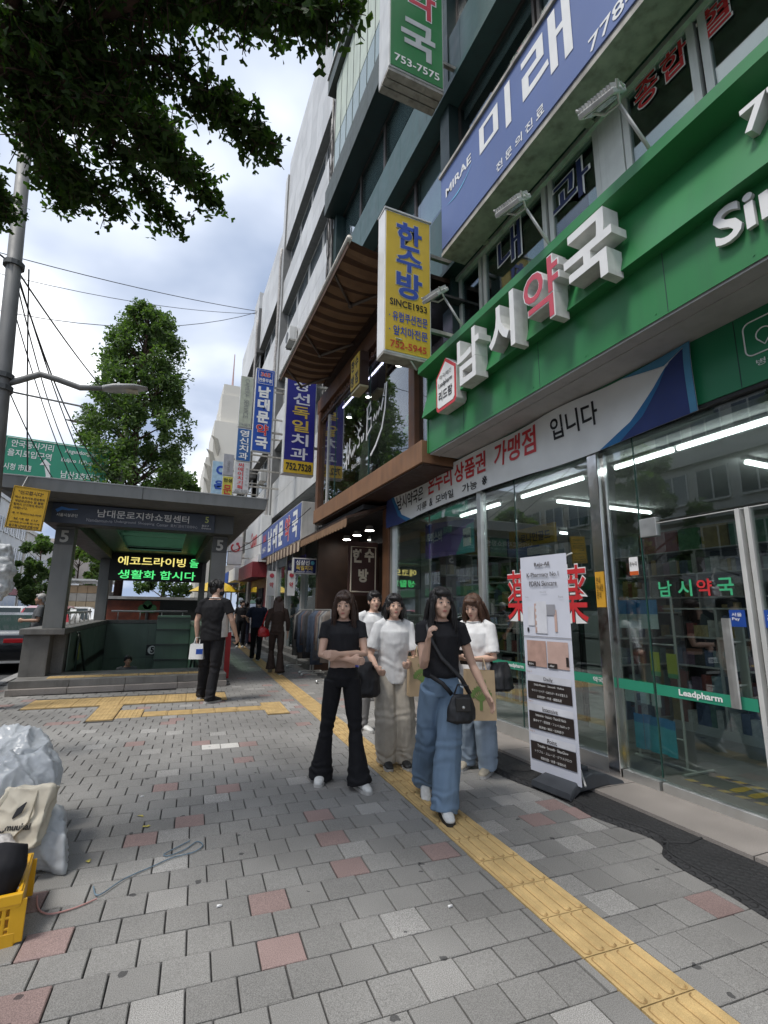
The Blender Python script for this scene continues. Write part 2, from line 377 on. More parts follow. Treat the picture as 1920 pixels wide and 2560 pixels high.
# tactile guide blocks
def bar_mesh():
    g = G(); h = TB/2-.003; g.box(-h, h, -h, h, -.03, .001)
    for i in range(4):
        x = (i-1.5)*.07; pr = []
        for k in range(7): a = math.pi*k/6; pr.append((x+.0155*math.cos(a), .115+.0155*math.sin(a)))
        for k in range(7): a = math.pi+math.pi*k/6; pr.append((x+.0155*math.cos(a), -.115+.0155*math.sin(a)))
        g.cm = 1; g.face(*[(x+(px-x)*1.32, py*1.045, .0018) for px, py in pr]); g.cm = 0
        top = [(x+(px-x)*.7, py*.975) for px, py in pr]
        n = len(pr)
        g.face(*[(px, py, .009) for px, py in top])
        for j in range(n):
            q = (j+1) % n; g.face((*pr[j], .001), (*pr[q], .001), (*top[q], .009), (*top[j], .009))
    return g.mesh('tactile_block', (0, 0, 0), [m_tact, m_tdirt])
def dot_mesh():
    g = G(); h = TB/2-.003; g.box(-h, h, -h, h, -.03, .001); E = ell(8)
    for i in range(6):
        for j in range(6):
            x, y = (i-2.5)*.047, (j-2.5)*.047
            g.cm = 1; g.face(*[(x+.02*a, y+.02*b, .0016) for a, b in E]); g.cm = 0
            g.face(*[(x+.008*a, y+.008*b, .006) for a, b in E])
            for k in range(8):
                q = (k+1) % 8; g.face((x+.0165*E[k][0], y+.0165*E[k][1], .001), (x+.0165*E[q][0], y+.0165*E[q][1], .001), (x+.008*E[q][0], y+.008*E[q][1], .006), (x+.008*E[k][0], y+.008*E[k][1], .006))
    return g.mesh('tactile_block', (0, 0, 0), [m_tact, m_tdirt])
BM, DM = bar_mesh(), dot_mesh()
for s, t, w, d, k in BLK:
    c = e1*(s+w/2)+e2*(t+d/2)
    o = piece('tactile_block', DM if k == 'dot' else BM, (c.x, c.y, random.uniform(-.001, .001)), pave)
    if k == 'barx': o.rotation_euler = (0, 0, TH+math.pi/2); o.scale = (d/TB, w/TB, 1)
    else: o.rotation_euler = (0, 0, TH); o.scale = (w/TB, d/TB, 1)
# granite threshold along the shop fronts
th = tag(link('threshold', B(3.30, 4.0, -3, 8.6, -.2, .018).mesh('threshold', (0, 0, 0), [m_gran_d]), None, (0, 0, 0)), kind='structure')
gm = B(-.24, .24, -.595, .595, 0, .03).mesh('stone_slab', (0, 0, 0), [m_gran])
for i in range(9): o = piece('stone_slab', gm, (3.55, -2.1+1.2*i, .02), th)
# ================================================================ pharmacy building (dark green, right)
m_teal = M('teal_panel', (.045, .10, .10), .5, var=.12, vs=2, streak=.25)
m_teal_d = M('teal_dark', (.018, .042, .042), .5, var=.15, vs=2, streak=.2)
m_olive = M('olive_lintel', (.05, .065, .055), .55, var=.15, vs=2, streak=.3)
m_pale = M('pale_green_panel', (.50, .56, .47), .55, var=.1, vs=2, streak=.25)
m_blind = M('white_blind', (.62, .62, .63), .8, var=.06)
m_brown_glass = M('brown_interior', (.035, .028, .026), .7, var=.3, vs=1)
m_steel = M('brushed_steel', (.62, .62, .60), .42, .85, var=.06, vs=8)
m_chrome = M('polished_steel', (.80, .79, .77), .16, 1, var=.03, bump=.06, bs=6)
m_alu = M('white_aluminium', (.60, .60, .58), .45, .1, var=.1, vs=4, streak=.25)
m_glass = glass_mat('shop_glass', (.80, .86, .83), 1.7)
m_wglass = glass_mat('window_glass', (.70, .78, .78), .9)
m_sgreen = M('sign_green', (.028, .20, .062), .45, var=.10, vs=1.2, streak=.35, grime=(.035, .13, .06))
m_bgreen = M('panel_green', (.02, .19, .085), .4, var=.06, vs=2)
m_soffit = M('soffit_grey', (.42, .42, .41), .65, var=.12, vs=2, streak=.15)
m_white = M('white_acrylic', (.78, .78, .77), .38, var=.05, vs=5, streak=.1, grime=(.35, .34, .32))
m_wside = M('white_letter_side', (.66, .66, .64), .5, var=.12, vs=9, streak=.3, grime=(.25, .24, .22))
m_lred = M('letter_red', (.55, .07, .10), .4, var=.05)
m_wred = M('vinyl_red', (.58, .035, .04), .45, var=.05)
m_navy = M('vinyl_navy', (.012, .022, .10), .45, var=.08)
m_black = M('black_print', (.012, .012, .014), .5, var=.1)
m_wprint = M('white_print', (.80, .80, .79), .5, var=.04)
m_blue = M('sign_blue', (.10, .15, .34), .45, var=.07, vs=1.5, streak=.10, grime=(.16, .18, .28))
m_rust = M('dirty_metal', (.40, .38, .34), .7, var=.25, vs=6, streak=.55, grime=(.09, .07, .05))
m_dark = M('dark_interior', (.03, .03, .032), .8, var=.2)
m_concrete = M('concrete', (.30, .29, .275), .85, var=.18, vs=2, streak=.4, bump=.2, bs=40)

bA = thing('pharmacy_building', 'dark green panelled building with the pharmacy at street level', 'building', (3.9, 5, 0))
XA = 3.9
B(4.30, 12, -4, 13.2, 5.0, 24).put('wall', m_dark, bA)
B(3.95, 12, -4, 8.5, 3.10, 4.98).put('wall', m_teal_d, bA)
B(4.35, 12, 8.55, 13.2, 2.95, 5.0).put('wall', m_dark, bA)
# spandrel bands
def band(y0, y1, z0, z1, mat, x=XA, n=1.18):
    B(x, 4.32, y0, y1, z0, z1).put('band', m_teal_d, bA)
    k = max(1, int((y1-y0)/n)); w = (y1-y0)/k
    me = B(-.012, 0, -w/2+.004, w/2-.004, 0, z1-z0-.01).mesh('panel', (0, 0, 0), [mat])
    for i in range(k): piece('panel', me, (x-.001, y0+w*(i+.5), z0+.005), bA)
band(-4, 13.2, 6.95, 8.45, m_teal); band(-4, 13.2, 10.5, 11.85, m_teal); band(-4, 13.2, 13.7, 14.6, m_olive, 3.55)
B(3.72, 4.3, -4, 13.2, 10.38, 10.50).put('ledge', m_teal, bA); B(3.72, 4.3, -4, 13.2, 6.88, 6.95).put('ledge', m_teal_d, bA)
B(3.5, 4.3, -4, 13.2, 18.4, 19.0).put('cornice', m_olive, bA); B(3.45, 4.3, -4, 13.2, 19.0, 19.15).put('cornice', m_alu, bA)
B(3.62, 4.3, -4, 13.2, 19.15, 24).put('band', m_teal, bA)
for y in (13.05, 6.35, 1.2): B(3.86, 4.32, y-.15, y+.15, 5.0, 13.7).put('pier', m_teal_d, bA)
# pale enclosed balcony
pz = B(-.01, .0, -.27, .27, 0, 2.3).mesh('panel', (0, 0, 0), [m_pale]); gz = B(-.01, 0, -.27, .27, 0, 1.36).mesh('pane', (0, 0, 0), [M('pale_glass', (.20, .27, .25), .15, var=.1)])
for i in range(25):
    y = 12.4-.56*i
    piece('panel', pz, (3.66, y, 16.05), bA); piece('pane', gz, (3.66, y, 14.64), bA)
    B(3.64, 3.7, y+.272, y+.288, 14.6, 18.4).put('mullion', m_olive, bA)
B(3.67, 4.3, -4, 12.75, 14.61, 18.39).put('wall', m_dark, bA)
def window(y0, y1, z0, z1, blind=0., x=4.06, fr=m_alu, par=None, glass=None, f=.05):
    g = G(); g.box(x, x+.06, y0, y0+f, z0, z1); g.box(x, x+.06, y1-f, y1, z0, z1); g.box(x, x+.06, y0+f, y1-f, z0, z0+f); g.box(x, x+.06, y0+f, y1-f, z1-f, z1)
    w = g.put('window', fr, par or bA)
    B(x+.02, x+.03, y0+f, y1-f, z0+f, z1-f).put('pane', glass or m_wglass, w)
    if blind: B(x+.12, x+.13, y0+.02, y1-.02, z0+(z1-z0)*(1-blind), z1).put('blind', m_blind, w)
m_fr_brown = M('brown_frame', (.05, .042, .038), .5)
ys = [13.0, 11.3, 9.6, 7.9, 6.5]
for a, b in zip(ys[1:], ys[:-1]):
    window(a, b, 11.86, 13.7, .55 if a > 7 else .3, fr=m_fr_brown); window(a, b, 8.46, 10.38, .7, fr=m_fr_brown)
for a, b, bl in ((4.2, 6.2, .12), (2.2, 4.15, .5), (.2, 2.15, 0)): window(a, b, 8.46, 10.38, bl, fr=m_fr_brown); window(a, b, 11.86, 13.7, .4, fr=m_fr_brown)
# second-floor clinic windows with their lettering
cw = [(5.55, 6.18), (4.13, 5.5), (3.28, 4.08), (2.16, 2.96), (1.25, 2.12), (.3, 1.2)]
for a, b in cw: window(a, b, 5.02, 6.86, 0, x=3.98, f=.07)
B(3.97, 4.1, 2.97, 3.27, 5.0, 6.87).put('pier', m_alu, bA); B(3.93, 4.0, -3, 6.2, 6.81, 6.875).put('frame', m_alu, bA)
for ch, y, z, w, h, mt in (('내', 4.88, 6.48, .50, .56, m_navy), ('과', 3.73, 6.42, .58, .50, m_navy), ('종', 2.67, 6.62, .26, .30, m_wred), ('합', 2.37, 6.62, .26, .30, m_wred), ('혈', 1.99, 6.62, .27, .30, m_wred)):
    text(bA, ch, (3.992, y, z), w*1.1, h*1.08, m_wprint, FX, .03, .003); text(bA, ch, (3.987, y, z), w, h, mt, FX, .012, .003)
g = G()
for a, b in ((4.2, 4.55), (2.2, 2.9), (1.3, 2.1), (3.3, 3.5)): g.box(4.02, 4.025, a, b, 5.06, 6.15)
g.put('frosted_film', M('frosted_film', (.55, .62, .60), .7, var=.1), bA)
# blue clinic sign
bS = thing('clinic_sign', 'long faded blue clinic sign with white lettering above second-floor windows', 'sign', (3.6, 2, 6.83))
B(3.45, 3.85, -2, 5.78, 6.86, 8.2).put('casing', m_rust, bS, bev=.01)
g = G(); g.box(3.432, 3.449, -2, 5.775, 6.92, 8.2); g.put('face', m_blue, bS)
B(3.40, 3.86, -2, 5.80, 8.2, 8.25).put('cap', m_rust, bS); B(3.43, 3.85, -2, 5.79, 6.80, 6.858).put('bottom_rail', m_rust, bS)
for y in (5.3, 3.3, 1.4): B(3.86, 3.95, y-.05, y+.05, 6.84, 7.0).put('bracket', m_rust, bS)
X = 3.43
for ch, y, z, w, h in (('미', 4.38, 7.78, .68, .64), ('래', 3.42, 7.72, .80, .86), ('의', 2.2, 7.75, .8, .8), ('원', 1.3, 7.75, .8, .8)): text(bS, ch, (X, y, z), w, h, m_wprint, FX, .016)
text(bS, 'MIRAE', (X, 5.28, 7.80), .70, .15, m_wprint, FX, .02); [text(bS, c_, (X, 4.31-.19*i_, 7.06), .13, .13, m_wprint, FX, .015) for i_, c_ in enumerate('전문의진료')]; text(bS, '778-7575', (X, 2.28, 7.05), 1.1, .17, m_wprint, FX, .01)
sw = G(); P0 = []
for i in range(13):
    t = i/12; P0.append((5.62-.72*t, 7.58+.09*math.sin(t*2.6)*-1+.16*t*t, .012*math.sin(math.pi*t)))
for i in range(12):
    a, b = P0[i], P0[i+1]; sw.face((X-.004, a[0], a[1]-a[2]), (X-.004, b[0], b[1]-b[2]), (X-.004, b[0], b[1]+b[2]), (X-.004, a[0], a[1]+a[2]))
sw.put('swoosh', M('sky_blue_print', (.16, .50, .75), .45), bS)

# ---------------- green pharmacy fascia
fS = thing('pharmacy_sign', 'large green pharmacy fascia sign with raised white and red lettering', 'sign', (3.5, 2, 3.65))
Y0, Y1 = -3, 5.92
prof = [(3.25, 3.65), (3.25, 4.16), (3.14, 4.165), (3.30, 4.78), (3.08, 4.83), (3.08, 4.93), (3.95, 4.97), (3.95, 3.65)]
g = G(); n = len(prof)
g.face(*[(x, Y1, z) for x, z in prof]); g.face(*[(x, Y0, z) for x, z in reversed(prof)])
for i in range(n):
    a, b = prof[i], prof[(i+1) % n]
    if i == n-1: continue
    g.face((a[0], Y0, a[1]), (a[0], Y1, a[1]), (b[0], Y1, b[1]), (b[0], Y0, b[1]))
g.put('fascia', m_sgreen, fS)
B(3.262, 3.8, -3, 5.90, 3.63, 3.655).put('soffit', m_soffit, fS)
B(3.40, 3.415, -3, 5.9, 3.622, 3.63).put('trim', m_soffit, fS)
B(3.24, 3.29, 5.921, 5.95, 3.66, 4.8).put('end_trim', m_sgreen, fS)
for y in (5.0, 3.6, 2.2, .8): B(3.2485, 3.25, y-.003, y+.003, 3.66, 4.155).put('seam', m_teal_d, fS)
for y in [5.8-.7*i for i in range(9)]:
    for z in (3.70, 4.12): G().tube([(3.251, y, z), (3.246, y, z)], .007, 8).put('rivet', m_sgreen, fS)
def chan(ch, y, z, w, h, front, d=.17): text(fS, ch, (3.17, y, z), w, h, [front, m_wside], FX, .022, d, 'letter')
chan('남', 4.50, 4.40, .46, .62, m_white); chan('시', 3.86, 4.42, .44, .62, m_white); chan('국', 2.68, 4.42, .52, .62, m_white)
text(fS, '약', (3.17, 3.25, 4.41), .50, .64, [m_white, m_wside], FX, .02, .165, 'letter'); text(fS, '약', (3.004, 3.25, 4.41), .47, .61, m_lred, FX, .010, .003, 'letter_face')
text(fS, 'Since', (3.235, 1.37, 4.0), .84, .27, [m_wprint, m_wside], FX, .02, .03, 'letter'); text(fS, '1978', (3.235, .46, 4.0), .74, .27, [m_wprint, m_wside], FX, .02, .03, 'letter'); text(fS, '778-7575', (3.25, .9, 4.55), 1.2, .2, [m_wprint, m_wside], FX, .02, .12, 'letter')
# house-shaped logo box
def hexo(y0, y1, z0, zs, zt, r=.04): return [(-y1+r, z0), (-y0-r, z0), (-y0, z0+r), (-y0, zs), (-(y0+y1)/2, zt), (-y1, zs), (-y1, z0+r)]
lg = G().prism(hexo(4.90, 5.40, 4.02, 4.52, 4.72), (3.2, 0, 0), (0, -1, 0), (0, 0, 1), 0)
lb = thing('logo_box', 'white house-shaped pharmacy logo box with red rim on the green fascia', 'sign', (3.15, 5.15, 4.0))
def hx(k, x, d): 
    p = [((a+5.15)*k-5.15, (b-4.34)*k+4.34) for a, b in hexo(4.90, 5.40, 4.02, 4.52, 4.72)]
    return G().prism(p, (x, 0, 0), (0, -1, 0), (0, 0, 1), d)
hx(1, 3.24, .15).put('casing', m_wside, lb, bev=.008); hx(.985, 3.089, .004).put('rim', m_wred, lb); hx(.85, 3.084, .004).put('face', m_wprint, lb)
text(lb, '약|국|체|인', (3.079, 5.15, 4.48), .3, .07, m_black, FX, .0); text(lb, 'Leadpharm', (3.079, 5.15, 4.37), .34, .085, m_black, FX, .015); text(lb, '리드팜', (3.079, 5.15, 4.22), .34, .14, m_black, FX, .015)
# flood lamps on arms
m_lampglass = M('lamp_glass', (.25, .27, .25), .25, var=.1)
def flood(y, x0, z0, i):
    lab = ['floodlight over the long yellow shop sign, farthest of the row', 'floodlight on an arm just left of the second-floor clinic windows', 'floodlight in front of the 내 window', 'floodlight in front of the 과 and 종합 windows'][i]
    t = thing('floodlight', 'white '+lab, 'floodlight', (x0, y, z0), 'floodlights over the green fascia')
    p = Vector((2.86, y+.10, z0+.36)); g = G(); g.tube([(x0, y, z0), p+Vector((.02, -.05, 0))], .014, 8); g.put('arm', m_alu, t, smooth=True)
    a = Vector((.2, -1, -.1)).normalized(); nrm = Vector((.62, 0, -.78)); nrm = (nrm-a*nrm.dot(a)).normalized(); b = nrm.cross(a)
    c = p+Vector((-.07, .03, .06))
    g = G(); g.obox(c, a, b, nrm, .15, .11, .022); g.put('housing', m_alu, t, bev=.008)
    g = G(); g.obox(c+nrm*.024, a, b, nrm, .12, .085, .004); g.put('glass', m_lampglass, t)
    g = G(); [g.obox(c-nrm*.04+a*(-.13+.026*k), a, b, nrm, .004, .10, .018) for k in range(11)]; g.put('cooling_fins', m_alu, t)
    g = G(); e = c-b*.02; g.tube([e+a*.17, e+a*.17-nrm*.06+b*.08, p+a*.06, p-a*.06, e-a*.17-nrm*.06+b*.08, e-a*.17], .012, 6); g.put('yoke', m_alu, t)
for i, (y, x0, z0) in enumerate(((6.0, 3.1, 4.94), (4.75, 3.1, 4.95), (3.2, 3.1, 4.95), (2.1, 3.1, 4.95))): flood(y, x0, z0, i)

# ---------------- green panel and cloth banner under the soffit
gp = thing('icon_sign', 'flat green pharmacy panel with white icons right of the cloth banner', 'sign', (3.77, 0, 3.07))
B(3.75, 3.82, -3, 8.4, 3.08, 3.628).put('panel', m_bgreen, gp)
for y in (2.05,): B(3.748, 3.75, y-.003, y+.003, 3.085, 3.62).put('seam', m_teal_d, gp)
ic = G()
def rr(y, z, s, r=.05, n=5):
    P = []
    for cx, cz, a0 in ((-s+r, s-r, 90), (s-r, s-r, 0), (s-r, -s+r, -90), (-s+r, -s+r, 180)):
        pass
    for cx, cz, a0 in ((s-r, s-r, 0), (-s+r, s-r, 90), (-s+r, -s+r, 180), (s-r, -s+r, 270)):
        for k in range(n+1): a = rad(a0+90*k/n); P.append((3.745, y-cx-r*math.cos(a), z+cz+r*math.sin(a)))
    P.append(P[0]); return P
ic.tube(rr(1.86, 3.42, .13), .005, 6); ic.tube([(3.745, 1.86+.05*math.sin(a*.3)*1.0, 3.42+.05*math.cos(a*.3)) for a in range(-8, 9)]+[(3.745, 1.86, 3.34), (3.745, 1.86+.05*math.sin(-2.4), 3.42+.05*math.cos(2.4))], .005, 6)
ic.put('icon', m_wprint, gp); text(gp, '병원', (3.745, 1.86, 3.22), .14, .05, m_wprint, FX)
bn = thing('cloth_banner', 'long white cloth banner with red and black lettering over the pharmacy glass', 'banner', (3.7, 5.4, 3.0))
BY0, BY1 = 2.36, 8.42
def ban_x(y, z):
    return 3.715-.018*math.sin(y*3.1+z*4)-.02*max(0, math.sin(y*1.7-z*6))*(3.65-z)+.012*noise.noise(Vector((y*2.2, z*3, 0)))
def ban_z(y, t):
    sag = .05*math.sin((y-BY0)*2.2)**2
    zt = 3.615-sag*.4-(.05 if y > 8.2 else 0); zb = 3.02-.03*math.sin((y-BY0)*1.35)-.02*(y-BY0)/6
    return zb+(zt-zb)*t
g = G(); NY, NZ = 120, 12
for i in range(NY+1):
    for j in range(NZ+1):
        y = BY0+(BY1-BY0)*i/NY; z = ban_z(y, j/NZ); g.v.append((ban_x(y, z), y, z))
for i in range(NY):
    for j in range(NZ): g.f.append((i*(NZ+1)+j, i*(NZ+1)+j+1, (i+1)*(NZ+1)+j+1, (i+1)*(NZ+1)+j)); g.mi.append(0)
m_cloth = M('banner_cloth', (.80, .82, .81), .8, var=.06, vs=3, bump=.05, bs=300)
g.put('cloth', m_cloth, bn, smooth=True)
def cloth_poly(pts, mat, lift, nm='print'):       # printed shapes that follow the cloth; pts in (y, t)
    me = bmesh.new(); vs = [me.verts.new((0, y, t)) for y, t in pts]; me.faces.new(vs)
    bmesh.ops.triangulate(me, faces=me.faces); 
    for _ in range(3): bmesh.ops.subdivide_edges(me, edges=[e for e in me.edges if e.calc_length() > .06], cuts=1, use_grid_fill=False); bmesh.ops.triangulate(me, faces=me.faces)
    q = G(); q.v = [(ban_x(v.co.y, ban_z(v.co.y, v.co.z))-lift, v.co.y, ban_z(v.co.y, v.co.z)) for v in me.verts]; me.verts.index_update()
    q.f = [tuple(v.index for v in f.verts) for f in me.faces]; q.mi = [0]*len(q.f); me.free(); q.put(nm, mat, bn)
m_bb = [M('banner_blue', (.03, .16, .36), .8), M('banner_navy', (.03, .05, .17), .8), M('banner_cyan', (.08, .26, .42), .8)]
cloth_poly([(2.36, 0), (3.1, 0), (2.85, .25), (2.66, .6), (2.55, .86), (2.36, 1)], m_bb[1], .004)
cloth_poly([(3.35, 0), (3.1, 0), (2.85, .25), (2.66, .6), (2.57, .84), (2.72, .6), (2.98, .25)], m_bb[0], .006)
cloth_poly([(2.36, 1), (3.05, 1), (2.85, .93), (2.6, .84)], m_bb[2], .008)
cloth_poly([(2.36, 0), (2.36, 1), (2.42, 1), (2.42, 0)], m_bb[2], .010)
cloth_poly([(8.42, 0), (8.42, 1), (8.2, .9), (8.08, .6), (7.95, .25), (7.6, 0)], m_bb[1], .004); cloth_poly([(8.1, .95), (8.2, .9), (8.08, .6), (7.95, .25), (7.6, 0), (7.4, 0), (7.8, .25), (7.98, .6)], m_bb[0], .006)
def btext(s, y, t, w, h, mat, bold=.03, halo=False):
    vs, fs = text_geo(s, bold); xs = [v[0] for v in vs]; zs = [v[1] for v in vs]; x0, x1, z0, z1 = min(xs), max(xs), min(zs), max(zs)
    q = G()
    for a in vs:
        yy = y-((a[0]-(x0+x1)/2)/(x1-x0))*w; tt = t+((a[1]-(z0+z1)/2)/(z1-z0))*h/.6
        zz = ban_z(yy, tt); q.v.append((ban_x(yy, zz)-.006, yy, zz))
    q.f = list(fs); q.mi = [0]*len(fs); q.put('lettering', mat, bn)
btext('남시약국은', 7.47, .60, .98, .24, m_black, .018); btext('온누리', 6.42, .66, .74, .30, m_wred, .022); btext('상품권', 5.6, .66, .74, .30, m_wred, .022); btext('가맹점', 4.62, .66, .82, .33, m_wred, .022); btext('입니다', 3.66, .66, .62, .24, m_black, .018)
for s_, y_, w_ in (('지류', 7.0, .36), ('&', 6.68, .1), ('모바일', 6.28, .5), ('가능', 5.62, .36), ('※', 5.25, .12)): btext(s_, y_, .2, w_, .13, m_black, .012)
# ================================================================ shop front and the room behind it
m_floor_in = M('shop_floor', (.22, .215, .20), .35, var=.15, vs=2)
m_ceil = M('shop_ceiling', (.68, .68, .67), .8, var=.05)
m_wall_in = M('shop_wall', (.38, .39, .37), .7, var=.08)
m_tube = emit_mat('lit_tube', (.93, .97, 1.0), 4.6)
m_vgreen = M('vinyl_green', (.03, .26, .16), .45, var=.05)
m_shelf = M('shelf_white', (.55, .55, .53), .5, var=.06)
m_shelf_d = M('shelf_back', (.05, .05, .05), .7)
room = thing('pharmacy_room', 'inside of the pharmacy seen through its glass front', 'room', (6, 4, 0))
B(3.95, 8.5, -3, 8.4, 0, .04).put('floor', m_floor_in, room); B(3.95, 8.5, -3, 8.4, 3.0, 3.05).put('ceiling', m_ceil, room)
B(8.5, 8.6, -3, 8.4, 0, 3.05).put('wall', m_wall_in, room); B(3.95, 8.5, 8.4, 8.5, 0, 3.05).put('wall', m_wall_in, room); B(3.95, 8.5, -3.1, -3, 0, 3.05).put('wall', m_wall_in, room)
for y in (4.0,): B(6.2, 6.7, 5.9, 6.4, .04, 3.0).put('column', M('green_column', (.06, .10, .085), .5), room)
def tube(x0, x1, y0, y1, where):
    t = thing('tube_light', 'lit white tube lamp '+where, 'lamp', ((x0+x1)/2, (y0+y1)/2, 2.9), 'tube lamps on the pharmacy ceiling')
    B(min(x0, x1)-.03, max(x0, x1)+.03, min(y0, y1)-.03, max(y0, y1)+.03, 2.965, 2.999).put('batten', m_shelf, t)
    G().tube([(x0, y0, 2.94), (x1, y1, 2.94)], .022, 8).put('tube', m_tube, t)
for a, b, wd in ((1.0, 1.95, 'behind the right door leaf'), (2.05, 2.9, 'behind the top of the left door leaf'), (2.95, 3.6, 'just behind the polished steel post'), (4.05, 5.1, 'behind the glass left of the steel post'), (5.6, 6.6, 'above the blue poster')): tube(4.2, 4.2, a, b, wd)
for a, b, wd in ((4.8, 5.65, 'crosswise, left one deeper in the shop'), (5.75, 6.6, 'crosswise, right one deeper in the shop')): tube(a, b, 5.1, 5.1, wd)
tube(5.2, 6.3, 2.9, 2.9, 'crosswise, above the door'); tube(6.8, 7.9, 7.2, 7.2, 'at the back of the shop')
# shelving with goods
def shelves(name, lab, x0, x1, y0, y1, z1, face, n, seed):
    t = thing(name, lab, 'shelf', ((x0+x1)/2, (y0+y1)/2, .04)); R = random.Random(seed)
    B(x0, x1, y0, y1, .04, .12).put('plinth', m_shelf, t)
    L = (y1-y0) if face == 'x' else (x1-x0)
    if face == 'x': B(x1-.03, x1, y0, y1, .12, z1).put('back', m_shelf_d, t)
    else: B(x0, x1, y1-.03, y1, .12, z1).put('back', m_shelf_d, t)
    for k in range(n+1):
        z = .12+(z1-.12)*k/n; B(x0, x1-.03 if face == 'x' else x1, y0, y1 if face == 'x' else y1-.03, z, z+.02).put('board', m_shelf, t)
    for k in range(int(L/.9)+1):
        p = min(L-.03, k*.9)
        if face == 'x': B(x0+.001, x1-.03, y0+p, y0+p+.03, .14, z1).put('upright', m_shelf, t)
        else: B(x0+p, x0+p+.03, y0+.001, y1-.03, .14, z1).put('upright', m_shelf, t)
    g = G(); cols = [(.55, .5, .45), (.5, .06, .05), (.08, .15, .4), (.6, .42, .08), (.1, .35, .2), (.65, .65, .62), (.3, .12, .3), (.1, .1, .1), (.25, .45, .5)]
    for k in range(n):
        z = .14+(z1-.12)*k/n; hh = (z1-.12)/n-.05; p = .04
        while p < L-.1:
            w = R.uniform(.05, .16); h = hh*R.uniform(.45, .95); d = R.uniform(.05, .14); g.cm = R.randrange(len(cols))
            if R.random() < .88:
                if face == 'x': g.box(x0+.02, x0+.02+d, y0+p, y0+p+w-.006, z+.001, z+h)
                else: g.box(x0+p, x0+p+w-.006, y0+.02, y0+.02+d, z+.001, z+h)
            p += w
    tag(g.put('goods', GOODS, None), 'packed medicine boxes on the '+lab, 'goods', kind='stuff')
GOODS = [M('goods_%d' % i, c, .5, var=.25, vs=25) for i, c in enumerate([(.42, .40, .36), (.28, .08, .07), (.10, .13, .22), (.38, .29, .12), (.10, .20, .14), (.55, .55, .53), (.20, .13, .19), (.07, .07, .07), (.24, .32, .34)])]
shelves('wall_shelf', 'tall back wall shelf of the pharmacy', 8.1, 8.5, 1.0, 8.3, 2.5, 'x', 6, 1)
shelves('wall_shelf', 'left end wall shelf of the pharmacy', 4.4, 8.0, 8.0, 8.4, 2.5, 'y', 6, 2)
shelves('island_shelf', 'low island shelf in the middle of the pharmacy', 6.0, 6.4, 1.2, 4.6, 1.5, 'x', 4, 3)
shelves('counter_shelf', 'white shelf just behind the left pharmacy glass', 4.9, 5.25, 5.3, 7.6, 1.9, 'x', 5, 4)
ys_ = thing('hanging_sign', 'dark yellow hanging panel with black lettering inside the pharmacy', 'sign', (5.9, 7.0, 2.55))
B(5.9, 5.96, 6.4, 7.6, 2.62, 2.95).put('panel', M('amber_panel', (.50, .33, .02), .5), ys_); text(ys_, '아로나민골드', (5.895, 6.95, 2.76), .95, .17, m_black, FX, .03)
B(5.9, 5.96, 6.6, 7.1, 2.45, 2.58).put('note', m_wprint, ys_)
shelves('gondola_shelf', 'free-standing shelf crosswise in the pharmacy', 4.7, 7.6, 6.75, 7.05, 1.75, 'y', 5, 6)
shelves('gondola_shelf', 'shorter crosswise shelf behind the packet rack', 5.0, 7.6, 4.75, 5.0, 1.45, 'y', 4, 7)
R_ = random.Random(3); m_pp = [M('promo_%d' % i, c, .5, var=.25, vs=9) for i, c in enumerate([(.10, .30, .16), (.40, .40, .38), (.30, .08, .08), (.08, .14, .30), (.40, .30, .08), (.30, .36, .38)])]
x = 4.4
while x < 7.9: w = R_.uniform(.4, .9); B(x, min(8.0, x+w)-.03, 8.36, 8.398, 2.53, 2.95).put('promo_panel', R_.choice(m_pp), room); x += w
y = 1.0
while y < 8.2: w = R_.uniform(.4, .9); B(8.46, 8.498, y, min(8.3, y+w)-.03, 2.53, 2.95).put('promo_panel', R_.choice(m_pp), room); y += w
ct = thing('shop_counter', 'pale counter inside the pharmacy behind the door', 'counter', (5.6, 1.4, .04)); B(5.3, 5.8, .4, 2.6, .04, .98).put('front', m_shelf, ct, bev=.01); B(5.2, 5.9, .35, 2.65, .98, 1.02).put('top', m_wood_l if 'm_wood_l' in globals() else m_ceil, ct)
# rack of blue-white packets just behind the door side pane
rk = thing('packet_rack', 'white wire rack with hanging blue and white packets behind the side pane', 'rack', (4.45, 3.6, .04))
g = G()
for y in (3.35, 3.85): g.tube([(4.5, y, .04), (4.5, y, 1.62)], .012, 6)
for z in (.3, .75, 1.15, 1.6): g.tube([(4.5, 3.35, z), (4.5, 3.85, z)], .008, 6)
g.tube([(4.3, 3.25, .05), (4.7, 3.25, .05)], .015, 6); g.tube([(4.5, 3.25, .05), (4.5, 3.9, .05)], .015, 6)
g.put('frame', m_alu, rk)
m_pk = [M('packet_blue', (.05, .26, .55), .3), M('packet_pale', (.55, .66, .68), .3), M('packet_lime', (.50, .55, .05), .35), M('packet_green', (.10, .36, .18), .35), M('packet_cyan', (.10, .50, .62), .3)]
def packs(y0, y1, n, z0, z1, split, top, low, nm):
    for i in range(n):
        y = y0+(y1-y0)*i/max(1, n-1); g = G(); x = 4.36+.03*(i % 2)
        g.box(x, x+.006, y-.05, y+.05, z0, split); g.cm = 1; g.box(x, x+.006, y-.05, y+.05, split, z1); g.put('packet', [low, top], rk)
packs(3.45, 3.8, 7, 1.3, 1.58, 1.44, m_pk[0], m_pk[1], 'a'); packs(3.3, 3.5, 2, .86, 1.08, .9, m_pk[2], m_pk[3], 'b'); packs(3.38, 3.72, 5, .16, .48, .40, m_pk[0], m_pk[4], 'c')
packs(3.5, 3.8, 3, .58, .80, .7, m_pk[3], m_pk[1], 'd')
